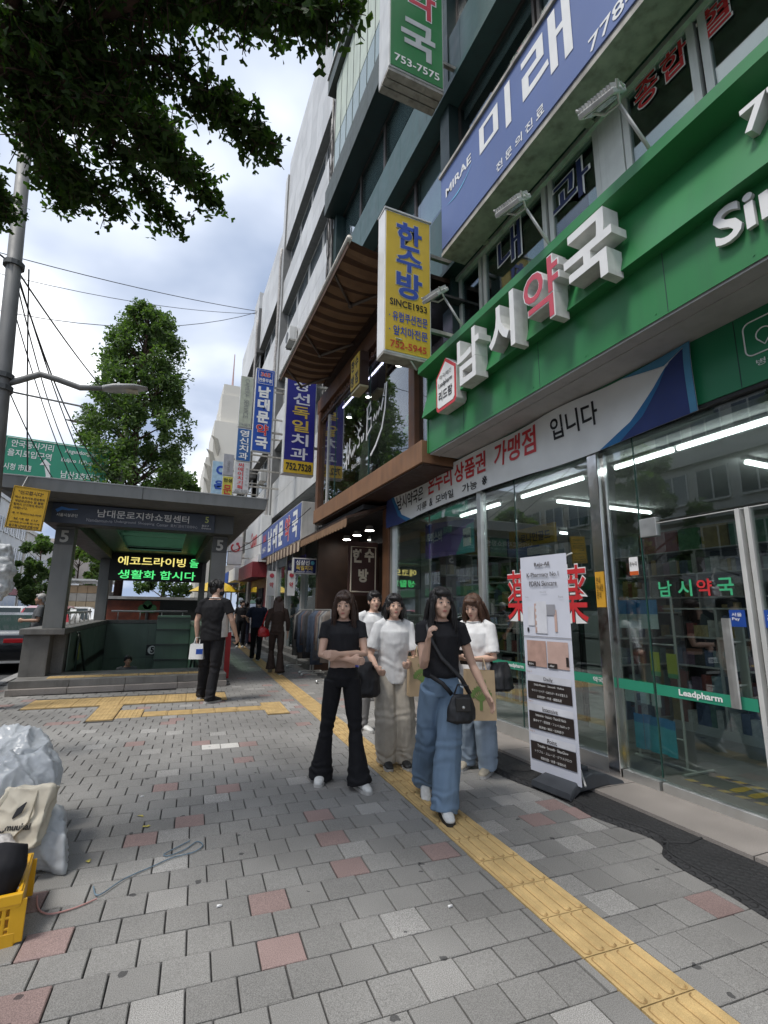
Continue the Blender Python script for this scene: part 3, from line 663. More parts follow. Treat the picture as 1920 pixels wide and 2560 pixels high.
# yellow and black floor marks inside the door
fm = thing('floor_marking', 'yellow footprints between striped tape on the pharmacy floor', 'marking', (4.35, 2.85, .04))
g = G()
for x, y0, n in ((4.28, 2.55, 9), (4.62, 2.5, 9)):
    for i in range(n): g.cm = i % 2; g.hexa([(x-.03, y0+.07*i+.03, .041), (x+.03, y0+.07*i, .041), (x+.03, y0+.07*i+.07, .041), (x-.03, y0+.07*i+.1, .041)]+[(x-.03, y0+.07*i+.03, .044), (x+.03, y0+.07*i, .044), (x+.03, y0+.07*i+.07, .044), (x-.03, y0+.07*i+.1, .044)])
g.put('tape', [m_yellow_paint, m_black], fm)
for y in (2.72, 2.86): G().tube([(4.34, y, .042), (4.42, y, .042), (4.5, y, .042), (4.56, y, .042)], [(.03, .002), (.045, .002), (.035, .002), (.03, .002)], 10, side=(0, 1, 0)).put('footprint', m_yellow_paint, fm)

# ---------------- glass front (parts of the building)
GX = 3.80
def pane(y0, y1, z0, z1, nm='pane', par=None): return B(GX, GX+.012, y0+.003, y1-.003, z0, z1).put(nm, m_glass, par or bA)
m_edge = M('glass_edge', (.03, .08, .065), .2)
for a, b in ((6.95, 8.3), (5.52, 6.9), (4.77, 5.42), (3.56, 4.75)): pane(a, b, .18, 3.05)
pane(3.06, 3.40, .12, 3.05); pane(1.2, 3.05, 2.23, 3.05); pane(-.5, 1.19, .12, 3.05)
for y in (4.76, 3.055): B(GX-.001, GX+.013, y-.004, y+.004, .15, 3.05).put('pane_joint', m_edge, bA)
B(3.74, 3.87, 3.42, 3.545, .02, 3.06).put('steel_post', m_chrome, bA, bev=.006); B(3.76, 3.86, 5.43, 5.52, .02, 3.06).put('steel_post', m_steel, bA, bev=.005); B(3.75, 3.9, 8.25, 8.36, .02, 3.06).put('steel_post', m_steel, bA)
for a, b in ((3.55, 5.42), (5.52, 8.25)): B(3.76, 3.86, a, b, .05, .18).put('sill_rail', m_steel, bA, bev=.004)
B(3.76, 3.86, 3.06, 3.41, .05, .12).put('sill_rail', m_steel, bA); B(3.76, 3.86, -.5, 8.3, 3.05, 3.1).put('head_rail', m_dark, bA)
g = G(); B(3.745, 3.755, 3.43, 3.535, 0, 0)
nt_ = B(3.732, 3.739, 3.432, 3.535, 1.5, 1.83).put('notice', M('orange_notice', (.62, .33, .03), .5, var=.1), bA); text(bA, '안내\n안내문\n문의', (3.731, 3.483, 1.68), .08, .2, m_black, FX)
def door(y0, y1, hy, first):
    d = B(GX-.002, GX+.010, y0+.012, y1-.012, .12, 2.20).put('door', m_glass, bA)
    B(GX-.03, GX+.045, y0+.01, y1-.01, .03, .12).put('bottom_rail', m_steel, d, bev=.004)
    for y in ((y0+.002, y0+.035), ) if first else ((y1-.035, y1-.002),): B(GX-.025, GX+.035, y[0], y[1], .03, 2.21).put('stile', m_alu, d, bev=.004)
    for yy in ((y1-.17, y1-.01),) if first else ((y0+.01, y0+.17),): B(GX-.022, GX+.032, yy[0], yy[1], 2.10, 2.26).put('patch_fitting', m_steel, d, bev=.004)
    g = G(); 
    for s in (-1, 1):
        x = GX+s*.07; g.tube([(x, hy, .80), (x-.0*s, hy, 1.1), (x, hy, 1.42)], [(.035, .008)]*3, 8, side=(0, 1, 0))
    for z in (.95, 1.25): g.tube([(GX-.07, hy, z), (GX+.07, hy, z)], .009, 8)
    g.put('handle', m_steel, d)
    return d
dl = door(2.20, 3.05, 2.36, True); dr = door(1.30, 2.17, 2.02, False)
B(GX-.003, GX+.012, 1.2, 3.05, 2.205, 2.212).put('pane_joint', m_alu, bA)
vb = G()
for a, b in ((3.56, 5.42), (3.06, 3.41), (2.25, 3.03), (1.35, 2.1)):
    B(GX-.008, GX-.005, a, b, .79, .875).put('vinyl_band', m_vgreen, bA)
text(bA, 'Leadpharm', (GX-.009, 2.66, .832), .34, .062, m_wprint, FX, .03); text(bA, 'Leadpharm', (GX-.009, 4.86, .832), .30, .055, m_wprint, FX, .03); text(bA, '약국', (GX-.009, 3.64, .832), .12, .05, m_wprint, FX, .02)
m_vg2 = M('vinyl_bright_green', (.06, .42, .20), .45)
for ch, y, mt in (('남', 2.86, m_vg2), ('시', 2.69, m_vg2), ('약', 2.53, m_wred), ('국', 2.37, m_vg2)): text(bA, ch, (GX-.006, y, 1.65), .12, .13, mt, FX, .02)
for ch, y, w in (('薬', 4.755, .40), ('薬', 3.90, .40)):
    text(bA, ch, (GX-.004, y, 1.64), w*1.05, .60, m_wprint, FX, .025, .003); text(bA, ch, (GX-.009, y, 1.64), w, .575, m_wred, FX, .006, .003)
for y, z in ((2.235, 1.42),): 
    s_ = B(GX-.009, GX-.006, 2.26, 2.37, 1.36, 1.48).put('sticker', M('pay_blue', (.02, .07, .32), .4), bA); text(bA, '서울\nPay', (GX-.010, 2.315, 1.43), .07, .06, m_wprint, FX, .01)
B(GX-.009, GX-.006, 2.02, 2.14, 1.36, 1.48).put('sticker', bpy.data.materials['pay_blue'], bA); text(bA, '서울\nPay', (GX-.010, 2.08, 1.43), .07, .06, m_wprint, FX, .01)
B(GX-.009, GX-.006, 3.10, 3.19, 1.78, 1.94).put('sticker', m_wprint, bA); B(GX-.011, GX-.0095, 3.10, 3.19, 1.78, 1.815).put('sticker', M('sticker_orange', (.62, .12, .03), .4), bA); text(bA, '온누리', (GX-.011, 3.145, 1.88), .075, .04, m_black, FX, .01)
for y0, y1, z0, z1, m in ((4.62, 4.75, .95, 1.35, m_pk[1]), (4.30, 4.58, .98, 1.30, m_wprint), (4.66, 4.74, .6, .75, m_pk[1]), (4.35, 4.6, .4, .74, m_pk[1])): B(GX+.02, GX+.024, y0, y1, z0, z1).put('notice', m, bA)
po = thing('window_poster', 'blue and violet poster with white headline inside the left pharmacy glass', 'poster', (3.86, 6.4, 2.3))
PB = [M('poster_navy', (.025, .035, .20), .4), M('poster_violet', (.22, .14, .42), .4), M('poster_teal', (.10, .42, .42), .4)]
G().face((3.85, 7.15, 2.28), (3.85, 7.15, 2.86), (3.85, 5.72, 2.74), (3.85, 5.72, 2.26)).put('sheet', PB[0], po)
for p, m, dx in (([(7.15, 2.28), (7.15, 2.5), (5.72, 2.70), (5.72, 2.26)], PB[1], .003), ([(6.2, 2.26), (5.9, 2.66), (5.72, 2.68), (5.72, 2.26)], PB[2], .005)): G().face(*[(3.85-dx, y, z) for y, z in p]).put('print', m, po)
text(po, '투엑스비', (3.843, 6.85, 2.60), .5, .18, m_wprint, FX, .03); text(po, '트리플', (3.843, 6.42, 2.67), .26, .11, M('print_cyan', (.2, .6, .45), .5), FX, .02); B(3.842, 3.844, 5.8, 6.0, 2.36, 2.62).put('print', m_wprint, po); text(po, '투엑스비', (3.840, 5.9, 2.5), .17, .06, m_navy, FX, .03)

# ================================================================ brown two-storey shop with the bay window
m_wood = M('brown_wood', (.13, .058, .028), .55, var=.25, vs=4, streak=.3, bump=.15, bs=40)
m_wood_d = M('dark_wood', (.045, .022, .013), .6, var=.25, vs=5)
m_beam = M('tan_beam', (.24, .125, .065), .6, var=.2, vs=3, streak=.3, grime=(.08, .04, .02))
hs = thing('cushion_shop', 'brown wooden cushion and apron shop with an upstairs bay window', 'shop', (3.6, 9, 0))
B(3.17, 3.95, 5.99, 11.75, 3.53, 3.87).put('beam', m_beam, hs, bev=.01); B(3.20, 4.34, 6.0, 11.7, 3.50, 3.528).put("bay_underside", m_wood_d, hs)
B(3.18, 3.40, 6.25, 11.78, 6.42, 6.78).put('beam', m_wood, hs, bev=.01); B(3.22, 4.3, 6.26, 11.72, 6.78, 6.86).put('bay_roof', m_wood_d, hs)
for y in (11.62, 6.36): B(3.19, 3.36, y-.10, y+.10, 3.872, 6.418).put('post', m_wood, hs, bev=.008)
B(3.22, 4.3, 11.66, 11.72, 3.88, 6.4).put('side_panel', m_wood, hs)
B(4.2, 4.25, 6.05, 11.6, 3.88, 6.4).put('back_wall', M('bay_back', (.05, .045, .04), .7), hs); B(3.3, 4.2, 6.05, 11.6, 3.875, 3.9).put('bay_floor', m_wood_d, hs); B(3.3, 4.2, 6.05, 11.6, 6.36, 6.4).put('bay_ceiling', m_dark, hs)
for a, b in ((6.01, 8.3), (8.32, 10.4), (10.42, 11.5)): B(3.27, 3.282, a, b, 3.872, 6.15).put('pane', m_wglass if False else glass_mat('bay_glass', (.75, .78, .78), .75) if 'bay_glass' not in bpy.data.materials else bpy.data.materials['bay_glass'], hs)
for y in (8.31, 10.41): B(3.262, 3.29, y-.012, y+.012, 3.872, 6.15).put('glass_fin', m_edge, hs)
B(3.25, 3.32, 10.95, 11.02, 3.872, 6.15).put('mullion', m_alu, hs)
# carved fretwork below the top beam
g = G()
for i in range(28):
    y = 11.4-i*.18; z = 6.40; s = .14+.05*math.sin(i*.8)+.22*max(0, 1-i/5)
    P = [(3.24, y+.09*math.cos(a*.55)*(1-a/16), z-s*.5-s*.45*math.sin(a*.55)*(1-a/16)) for a in range(14)]; g.tube(P, .016, 5)
g.put('fretwork', m_wood, hs); B(3.215, 3.265, 6.13, 11.5, 6.15, 6.2).put('rail', m_wood_d, hs)
# handwritten name on the glass, as strokes
def stroke(par, pts, y0, z0, sc, r, mat, nm='lettering'):
    g = G()
    for s in pts: g.tube([(3.262, y0-a*sc, z0+b*sc) for a, b in s], [(r, .002)]*len(s), 6, side=(0, 0, 1))
    g.put(nm, mat, par)
HSB = [[(.0, .3), (.12, .36), (.5, .62)], [(.18, .15), (.2, .9)], [(.33, .25), (.42, .95)], [(.5, .55), (.56, .4), (.66, .55), (.66, .4), (.75, .62), (.78, .48), (.86, .64)],
       [(1.22, .95), (1.08, .92), (1.02, .8), (1.16, .7), (1.12, .55), (.98, .52)], [(1.28, .72), (1.3, .58), (1.4, .62), (1.42, .76)], [(1.62, .5), (1.66, 1.35)], [(1.6, 1.3), (1.85, 1.4), (1.88, 1.2), (1.68, 1.02), (1.9, .98), (1.92, .75), (1.62, .6)],
       [(2.05, .85), (2.12, .98), (2.2, .85), (2.28, 1.0), (2.32, .9), (2.42, 1.05), (2.5, .95), (2.62, 1.2)], [(2.72, 1.5), (2.62, 1.25), (2.75, 1.2), (2.8, 1.5), (2.72, .9), (2.55, .5), (2.2, .2), (1.9, .05)]]
stroke(hs, HSB, 9.72, 4.25, .80, .030, m_wprint)
text(hs, 'Since 1953', (3.262, 8.98, 4.33), .52, .11, m_wprint, FX, slant=.25)
# things behind the bay glass
ap = thing('apron', 'pale yellow apron hanging behind the upstairs bay glass', 'apron', (3.7, 9.6, 4.1))
G().tube([(3.7, 9.6, 4.05), (3.7, 9.6, 4.5), (3.7, 9.6, 5.0), (3.7, 9.6, 5.1)], [(.42, .06), (.33, .05), (.2, .04), (.1, .03)], 16, side=(0, 1, 0)).put('cloth', M('apron_cloth', (.55, .53, .38), .8), ap)
gs = thing('goose_figure', 'white goose figure beside green balls on the bay window sill', 'figure', (3.5, 6.75, 3.9))
G().tube([(3.5, 6.8, 3.9), (3.5, 6.8, 4.0), (3.5, 6.76, 4.12), (3.5, 6.72, 4.25), (3.5, 6.72, 4.38), (3.5, 6.74, 4.46), (3.5, 6.8, 4.5)], [.10, .13, .10, .045, .035, .05, .03], 10).put('body', m_white, gs, smooth=True)
G().tube([(3.5, 6.78, 4.47), (3.5, 6.88, 4.45)], [.022, .008], 6).put('beak', M('beak', (.6, .3, .08), .5), gs)
for i, (y, z) in enumerate(((7.1, 4.42), (6.92, 4.5), (7.02, 4.62))):
    tag(G().ball((3.52, y, z), .10, 14, 10).put('green_ball', M('ball_green', (.14, .38, .08), .6) if i == 0 else bpy.data.materials['ball_green'], smooth=True), ['leafy green ball left of the goose head, lowest of three', 'leafy green ball nearest the goose head', 'leafy green ball on top of the other two'][i], 'ball', 'green balls in the bay window')
# hanging box sign on the bay, lit strip and spot lights inside
bx = thing('box_sign', 'small yellow box sign hung on the bay window of the brown shop', 'sign', (3.0, 8.4, 5.6))
B(3.0, 3.18, 8.15, 8.65, 5.66, 6.36).put('casing', m_wood_d, bx, bev=.01); B(3.0, 3.18, 8.15, 8.65, 5.61, 5.655).put('bottom', M('cream_box', (.52, .47, .28), .5), bx)
B(2.985, 2.998, 8.17, 8.63, 5.68, 6.34).put('face', M('shop_yellow', (.62, .42, .03), .45, var=.06), bx)
for i, ch in enumerate('한수방점'): text(bx, ch, (2.984, 8.51-.22*(i % 2), 6.17-.32*(i//2)), .17, .24, m_black, FX, .03)
sl = thing('strip_light', 'thin lit strip lamp along the bay window ceiling', 'lamp', (3.7, 8.5, 6.3)); G().tube([(3.55, 6.4, 6.3), (3.55, 10.8, 6.3)], .014, 6).put('tube', emit_mat('strip_violet', (.75, .72, 1), 5), sl)
B(3.53, 3.57, 6.4, 10.8, 6.315, 6.358).put('channel', m_alu, sl)
m_spot = emit_mat('lit_spot', (1, .97, .9), 14)
def spot(x, y, z, lab, grp, r=.06):
    t = thing('spot_lamp', lab, 'lamp', (x, y, z), grp)
    G().tube([(x, y, z+.10), (x, y, z+.005)], [r*.8, r*1.15], 10).put('housing', m_alu, t); G().tube([(x, y, z+.004), (x, y, z)], r, 12).put('lens', m_spot, t)
for y, w in ((8.0, 'nearest to the yellow box sign'), (9.6, 'in the middle of the bay'), (10.9, 'at the far end of the bay')): spot(3.75, y, 6.12, 'small bright spot lamp behind the bay glass, '+w, 'spot lamps in the bay')
# striped awning above the bay
aw = thing('striped_awning', 'brown striped folding awning spread above the bay window', 'awning', (2.7, 8.8, 7.0))
m_st = [M('awning_brown', (.085, .042, .022), .8, var=.15), M('awning_tan', (.25, .15, .085), .8, var=.15)]
N_ = 60; ay0, ay1 = 6.4, 11.4
g = G()
for i in range(N_):
    y = ay0+(ay1-ay0)*i/N_; y2 = ay0+(ay1-ay0)*(i+1)/N_; g.cm = (i//2) % 2
    for j in range(6):
        def p(yy, t): return (3.25-1.12*t, yy, 7.15-.02*t+.035*math.sin(math.pi*2*(yy-ay0)/.36)*(.2+.8*math.sin(math.pi*t))-.08*math.sin(math.pi*t))
        g.face(p(y, j/6), p(y2, j/6), p(y2, (j+1)/6), p(y, (j+1)/6))
g.put('canopy', m_st, aw)
G().tube([(2.12, ay0-.05, 7.13), (2.12, ay1+.05, 7.13)], .045, 10).put('front_bar', M('cream_bar', (.55, .52, .46), .5), aw, smooth=True); B(3.2, 3.36, ay0, ay1, 7.06, 7.26).put('cassette', m_wood_d, aw)
B(2.11, 2.125, ay0, ay1, 6.98, 7.1).put('valance', m_st[0], aw)
m_arm = M('awning_arm', (.16, .13, .11), .5, .3)
for y in (7.2, 9.2, 10.9):
    g = G(); e = Vector((2.66, y+.62, 7.0)); g.tube([(3.2, y-.05, 7.05), e], .028, 8); g.tube([e, (2.13, y, 7.1)], .024, 8); g.ball(e, .05, 8, 6); g.put('arm', m_arm, aw, smooth=True)
for yy in (11.0, 9.3): pass
B(3.3, 4.3, 6.4, 13.0, 7.0, 8.46).put('wall', m_teal_d, bA) if False else None
# lower storey
B(3.72, 3.95, 8.37, 8.66, 0, 3.45).put('pillar', m_wood, hs, bev=.01); B(4.9, 5.0, 8.6, 11.7, 0, 3.44).put('back_wall', M('shop_back', (.045, .03, .024), .7), hs); B(3.3, 5.0, 8.6, 11.7, -.1, .05).put('floor', m_gran_d, hs)
B(3.3, 4.9, 11.6, 11.75, 0, 3.44).put('side_wall', m_wood_d, hs); B(3.3, 4.95, 8.62, 11.65, 3.35, 3.44).put('ceiling', m_dark, hs)
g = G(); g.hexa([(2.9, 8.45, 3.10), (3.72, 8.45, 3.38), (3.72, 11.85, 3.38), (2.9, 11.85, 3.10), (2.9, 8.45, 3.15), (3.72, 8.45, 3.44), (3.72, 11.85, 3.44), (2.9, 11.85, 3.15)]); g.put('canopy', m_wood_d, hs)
sc_ = G()
for i in range(19): y = 8.5+.18*i; sc_.prism([(-.085, 0), (-.085, -.12), (-.05, -.155), (.05, -.155), (.085, -.12), (.085, 0)], (2.905, y, 3.10), (0, -1, 0), (0, 0, 1), .012)
sc_.put('valance', m_st[1], hs)
for i, (x, y) in enumerate(((3.82, 9.58), (3.82, 10.34), (3.84, 11.1), (4.4, 10.9))): spot(x, y, 3.1, 'round bright lamp on the downstairs ceiling of the brown shop, '+['nearest the red-brown pillar', 'second from the pillar', 'third from the pillar', 'farthest from the pillar'][i], 'ceiling lamps in the brown shop', .09)
ws = thing('shop_board', 'dark red board with cream lettering in a cream frame inside the brown shop', 'sign', (4.3, 9.6, 1.9))
B(3.36, 4.0, 9.55, 9.6, 1.75, 2.85).put('board', M('maroon_board', (.06, .025, .02), .6), ws)
g = G(); P = [(3.41, 9.545, 1.82), (3.41, 9.545, 2.74), (3.95, 9.545, 2.74), (3.95, 9.545, 1.82), (3.41, 9.545, 1.82)]; g.tube(P, .016, 6); g.put('frame', M('cream_paint', (.62, .55, .42), .6), ws)
for ch, x, z in (('한', 3.55, 2.55), ('수', 3.81, 2.57), ('방', 3.68, 2.15)): text(ws, ch, (x, 9.545, z), .22, .28, bpy.data.materials['cream_paint'], FY, .05)
# clothes rails in front of the shop
m_cl = [M('cloth_%d' % i, tuple(v_*.45 for v_ in c), .9, var=.25, vs=12) for i, c in enumerate([(.16, .17, .2), (.35, .30, .26), (.10, .10, .11), (.30, .20, .19), (.45, .44, .42), (.12, .16, .24)])]
def rail(x, y0, y1, lab):
    t = thing('clothes_rail', lab, 'clothes rail', (x, (y0+y1)/2, 0), 'clothes rails outside the brown shop'); g = G()
    for y in (y0, y1): g.tube([(x, y, .06), (x, y, 1.45)], .014, 6); g.tube([(x-.25, y, .06), (x+.25, y, .06)], .014, 6); [g.ball((x+s, y, .035), .035, 8, 6) for s in (-.25, .25)]
    g.tube([(x, y0, 1.45), (x, y1, 1.45)], .014, 6); g.put('frame', m_steel, t)
    n = int((y1-y0)/.08)
    for i in range(n):
        y = y0+.06+(y1-y0-.12)*i/max(1, n-1); b = .25+.5*random.random(); w = random.uniform(.12, .23); y += random.uniform(-.03, .03)
        G().tube([(x, y, b), (x, y+.01, (b+1.35)/2), (x, y, 1.3), (x, y, 1.43)], [(w, .03), (w*.9, .025), (w*.85, .02), (.03, .01)], 10, side=(1, 0, 0)).put('garment', random.choice(m_cl), t, smooth=True)
rail(3.15, 10.0, 11.2, 'clothes rail of dark garments nearest the flared black jeans'); rail(3.2, 11.6, 12.9, 'clothes rail of grey and checked garments farther up the pavement')
bsk = thing('blue_basket', 'low blue and black display bench under the brown shop front', 'display', (3.5, 9.3, 0)); B(3.35, 3.9, 8.8, 9.9, .05, .42).put('bench', m_dark, bsk, bev=.02); B(3.3, 3.95, 8.75, 9.95, .42, .52).put('cover', M('deep_blue', (.02, .03, .22), .6), bsk, bev=.02)
# ================================================================ buildings farther along the street
m_tile = [M('white_tile_%d' % i, c, .45, var=.08, vs=2, streak=.22, grime=(.30, .29, .27)) for i, c in enumerate([(.56, .56, .55), (.51, .51, .50), (.60, .60, .59)])]
m_win_d = M('far_glass', (.07, .085, .095), .10, var=.2, vs=.5, spec=.9)
m_tgap = M('tile_joint', (.20, .20, .195), .8)
m_gsof = M('grey_soffit', (.25, .26, .26), .7, streak=.2)
m_pipe = M('old_pipe', (.40, .38, .36), .6, var=.3, vs=10, streak=.4)
def tiled(par, x, y0, y1, z0, z1, tw=.9, th_=.8, depth=.45):
    B(x, x+depth, y0, y1, z0, z1).put('band', m_tgap, par)
    ny = max(1, round((y1-y0)/tw)); nz = max(1, round((z1-z0)/th_)); w = (y1-y0)/ny; h = (z1-z0)/nz
    ms = [B(-.02, 0, -w/2+.006, w/2-.006, .006, h-.006).mesh('tile', (0, 0, 0), [m]) for m in m_tile]
    for i in range(ny):
        for j in range(nz): piece('tile', random.choice(ms), (x-.001, y0+w*(i+.5), z0+h*j), par)
bB = thing('white_tiled_building', 'white tiled office block just beyond the dark green building', 'building', (4, 17.5, 0))
B(4.36, 13, 13.25, 21.6, 0, 23.6).put('wall', m_gsof, bB)
for z0, z1 in ((5.3, 6.9), (8.5, 10.1), (11.9, 13.6), (15.4, 17.0), (18.9, 23.9)): tiled(bB, 3.9, 13.45, 21.5, z0, z1); B(3.93, 4.36, 13.45, 21.5, z0-.03, z0-.002).put('soffit', m_gsof, bB)
for z0, z1 in ((6.9, 8.47), (10.1, 11.87), (13.6, 15.37), (17.0, 18.87)):
    for i in range(4): window(13.6+i*2, 15.5+i*2, z0+.02, z1-.05, .0, x=4.16, par=bB, glass=m_win_d)
tiled(bB, 3.82, 21.5, 22.0, 3.4, 23.2, .5, 1.0)
B(3.93, 4.69, 13.25, 13.44, 3.0, 23.9).put('pier', m_tile[1], bB)
bC = thing('grey_tiled_building', 'lower grey tiled block beyond the white tiled office block', 'building', (4, 25, 0))
B(4.5, 12, 22.0, 28.5, 0, 20.5).put('wall', m_gsof, bC)
for z0, z1 in ((5.4, 7.2), (9.3, 11.2), (13.2, 15.0), (17.0, 20.6)): tiled(bC, 3.9, 22.1, 28.4, z0, z1, 1.3, .9)
for z0, z1 in ((7.2, 9.27), (11.2, 13.17), (15.0, 16.97)):
    for i in range(3): window(22.2+i*2.05, 24.1+i*2.05, z0+.02, z1-.05, x=4.2, par=bC, glass=m_win_d)
bD = thing('pale_corner_building', 'pale flat-fronted building at the far bend of the street', 'building', (4, 32, 0))
B(4.3, 12, 28.6, 36, 0, 19.5).put('wall', m_tgap, bD)
for z0, z1 in ((4.5, 7), (9, 11), (13, 15), (17, 20)): tiled(bD, 3.75, 28.7, 35.9, z0, z1, 1.8, 1.0)
for z0, z1 in ((7, 8.97), (11, 12.97), (15, 16.97)):
    for i in range(3): window(28.9+i*2.3, 31.0+i*2.3, z0+.02, z1-.05, x=4.0, par=bD, glass=m_win_d)
B(3.9, 5, 30, 32, 20, 22).put('roof_hut', m_tile[1], bD)
bE = thing('far_grey_building', 'grey building at the end of the shop row', 'building', (5, 48, 0))
B(4.2, 14, 36.2, 60, 0, 13).put('wall', m_concrete, bE)
for z in (4.5, 7.5, 10.5):
    for i in range(8): window(37+i*2.8, 39+i*2.8, z, z+1.6, x=4.14, par=bE)
# drain pipes and cable bundle between the green and the white building
for k, (y, x, z0, z1, r) in enumerate(((13.30, 3.83, 3.2, 21, .05), (13.45, 3.78, 3.4, 23, .035), (13.18, 3.80, 8, 24, .03), (13.56, 3.80, 3.2, 18, .03), (21.75, 3.72, 3, 19, .06), (28.5, 3.68, 3, 19, .07))):
    pts = [(x+.03*noise.noise(Vector((z*.9, k*3.1, 0))), y+.05*noise.noise(Vector((z*.7, k*5.7, 4))), z) for z in [z0+(z1-z0)*i/30 for i in range(31)]]
    tag(G().tube(pts, r, 8).put('drain_pipe', m_pipe, smooth=True), ['thick stained drain pipe between the green and white buildings', 'pale drain pipe on the edge of the white tiled block', 'thin pipe high on the dark green building edge', 'thin grey pipe at the near corner of the white tiled block', 'rusty pipe between the white and grey tiled blocks', 'pipe between the grey block and the corner building'][k], 'pipe')
cb = G()
for k in range(5):
    cb.tube([(3.72+.05*math.sin(z*2+k), 13.2+.12*k*.3+.06*math.sin(z*1.3+k*2), z) for z in [3.0+.35*i for i in range(42)]], .012, 5)
tag(cb.put('cable_bundle', M('cable_black', (.03, .03, .03), .6)), 'loose bundle of cables running up beside the drain pipes', 'cables')
# stepped pale tower with leaf reliefs and mast
tw = thing('stepped_tower', 'cream stepped tower with leaf reliefs and a mast, far down the street', 'tower', (6, 70, 0))
m_cream = M('cream_wall', (.60, .57, .50), .7, var=.05, vs=.3)
B(3.2, 12, 68, 80, 0, 21.5).put('base', m_cream, tw); B(4.0, 12, 68.4, 79, 21.5, 27).put('tier', m_cream, tw); B(4.75, 11, 69, 78, 27, 31.3).put('tier', m_cream, tw); B(4.9, 10.5, 69.3, 77, 31.3, 33).put('tier', m_cream, tw)
G().tube([(6.1, 70, 33), (6.1, 70, 35), (6.1, 70, 38.2)], [.16, .10, .06], 8).put('mast', M('mast_red', (.45, .30, .28), .6), tw)
for i, (x, z, s) in enumerate(((4.2, 24.6, 2.0), (3.7, 22.6, 2.0), (3.5, 20.6, 1.9), (3.6, 18.6, 1.8))):
    G().tube([(x-.5, 67.9, z), (x+.1, 67.9, z-.5*s*.5), (x+.45, 67.9, z-s*.9), (x+.5, 67.9, z-s*1.4)], [(.05, .1), (.3, .12), (.34, .12), (.06, .1)], 8, side=(1, 0, 0)).put('leaf_relief', M('leaf_grey', (.30, .28, .23), .8) if i == 0 else bpy.data.materials['leaf_grey'], tw)
# ================================================================ blade signs
def blade(name, label, y, x0, x1, z0, z1, th_, face, cas=None, grp='blade signs along the shop row'):
    t = thing(name, label, 'sign', ((x0+x1)/2, y+th_/2, z0), grp); cas = cas or m_alu
    B(x0, x1, y+.006, y+th_, z0, z1).put('casing', cas, t, bev=.008); B(x0+.025, x1-.025, y-.004, y+.006, z0+.03, z1-.025).put('face', face, t)
    for z in (z0+.25*(z1-z0), z0+.8*(z1-z0)): B(x1, 3.96, y+th_/2-.03, y+th_/2+.03, z-.03, z+.03).put('bracket', m_rust, t)
    return t
m_sy = bpy.data.materials['shop_yellow']; m_fy = M('faded_yellow', (.62, .43, .045), .45, var=.07, vs=3, streak=.18, grime=(.35, .25, .06))
m_pblue = M('paint_blue', (.04, .085, .36), .45, var=.08); m_dblue = M('dental_blue', (.022, .022, .22), .4, var=.06, vs=2); m_rblue = M('royal_blue', (.015, .075, .40), .4, var=.05)
s = blade('blade_sign', 'tall yellow blade sign with blue hand-lettered characters and SINCE1953', 5.97, 2.55, 3.34, 5.12, 7.50, .26, m_fy, m_white); KY = lambda z: 5.12+(z-5.33)*(2.38/2.52)
B(2.54, 3.35, 5.95, 6.24, 7.50, 7.525).put('cap', m_alu, s); B(2.55, 3.34, 5.975, 6.23, 5.08, 5.118).put('bottom', m_rust, s)
fy = 5.965
for ch, z, w, h in (('한', 7.45, .46, .52), ('수', 6.99, .46, .42), ('방', 6.55, .46, .50)): text(s, ch, (2.96, fy, KY(z)), w, h*.94, M('pale_edge', (.50, .46, .30), .5) if ch == '한' else bpy.data.materials['pale_edge'], FY, .055, .002); text(s, ch, (2.96, fy, KY(z)), w*.94, h*.89, m_pblue, FY, .03, .005)
text(s, 'SINCE1953', (2.95, fy, KY(6.20)), .62, .115, m_black, FY, .02); text(s, '· 유럽쿠션전문', (2.95, fy, KY(5.96)), .64, .16, m_pblue, FY, .02); text(s, '· 앞치마전문', (2.95, fy, KY(5.72)), .64, .16, m_pblue, FY, .02); text(s, '752-5945', (2.95, fy, KY(5.48)), .60, .115, M('phone_red', (.50, .06, .03), .5), FY, .02)
s = blade('blade_sign', 'green pharmacy blade sign high above the blue clinic sign', 5.6, 2.43, 3.41, 9.72, 13.2, .42, m_sgreen, m_alu)
text(s, '753-7575', (2.92, 5.595, 9.93), .80, .15, m_wprint, FY, .015)
text(s, '국', (2.94, 5.595, 10.48), .62, .72, M('grey_print', (.48, .50, .51), .5), FY, .03); text(s, '약', (2.98, 5.595, 11.35), .60, .78, m_wprint, FY, .045, .003); text(s, '약', (2.98, 5.595, 11.35), .56, .74, m_lred, FY, .02, .006)
text(s, '시', (2.94, 5.595, 12.2), .6, .7, m_wprint, FY, .03)
for z in (9.66,): 
    for k in range(3): B(2.43, 3.41, 5.62+.135*k, 5.735+.135*k, z, z+.055).put('bottom_slat', m_rust, s)
s = blade('blade_sign', 'dark blue dental blade sign with yellow phone strip at its foot', 12.3, 2.45, 3.28, 4.9, 8.15, .22, m_dblue, m_alu)
B(2.475, 3.255, 12.284, 12.295, 4.93, 5.27).put('face', m_sy, s); text(s, '752.7528', (2.87, 12.283, 5.10), .68, .2, m_black, FY, .03)
gy = M('gold_print', (.62, .45, .08), .5); pw = M('pale_print', (.66, .67, .74), .5)
column(s, '심상선독일치과', 2.87, 7.98, .386, .46, .33, [pw, pw, pw, gy, gy, pw, pw], 12.295)
s = blade('blade_sign', 'bright blue pharmacy blade sign topped by the number 365', 16.5, 2.2, 2.86, 6.73, 9.8, .16, m_rblue)
text(s, '365', (2.53, 16.49, 9.58), .34, .17, m_wprint, FY, .06, .003); text(s, '365', (2.53, 16.488, 9.58), .32, .15, m_wred, FY, .02, .006); text(s, '연중무휴', (2.53, 16.49, 9.36), .46, .15, m_wprint, FY, .02)
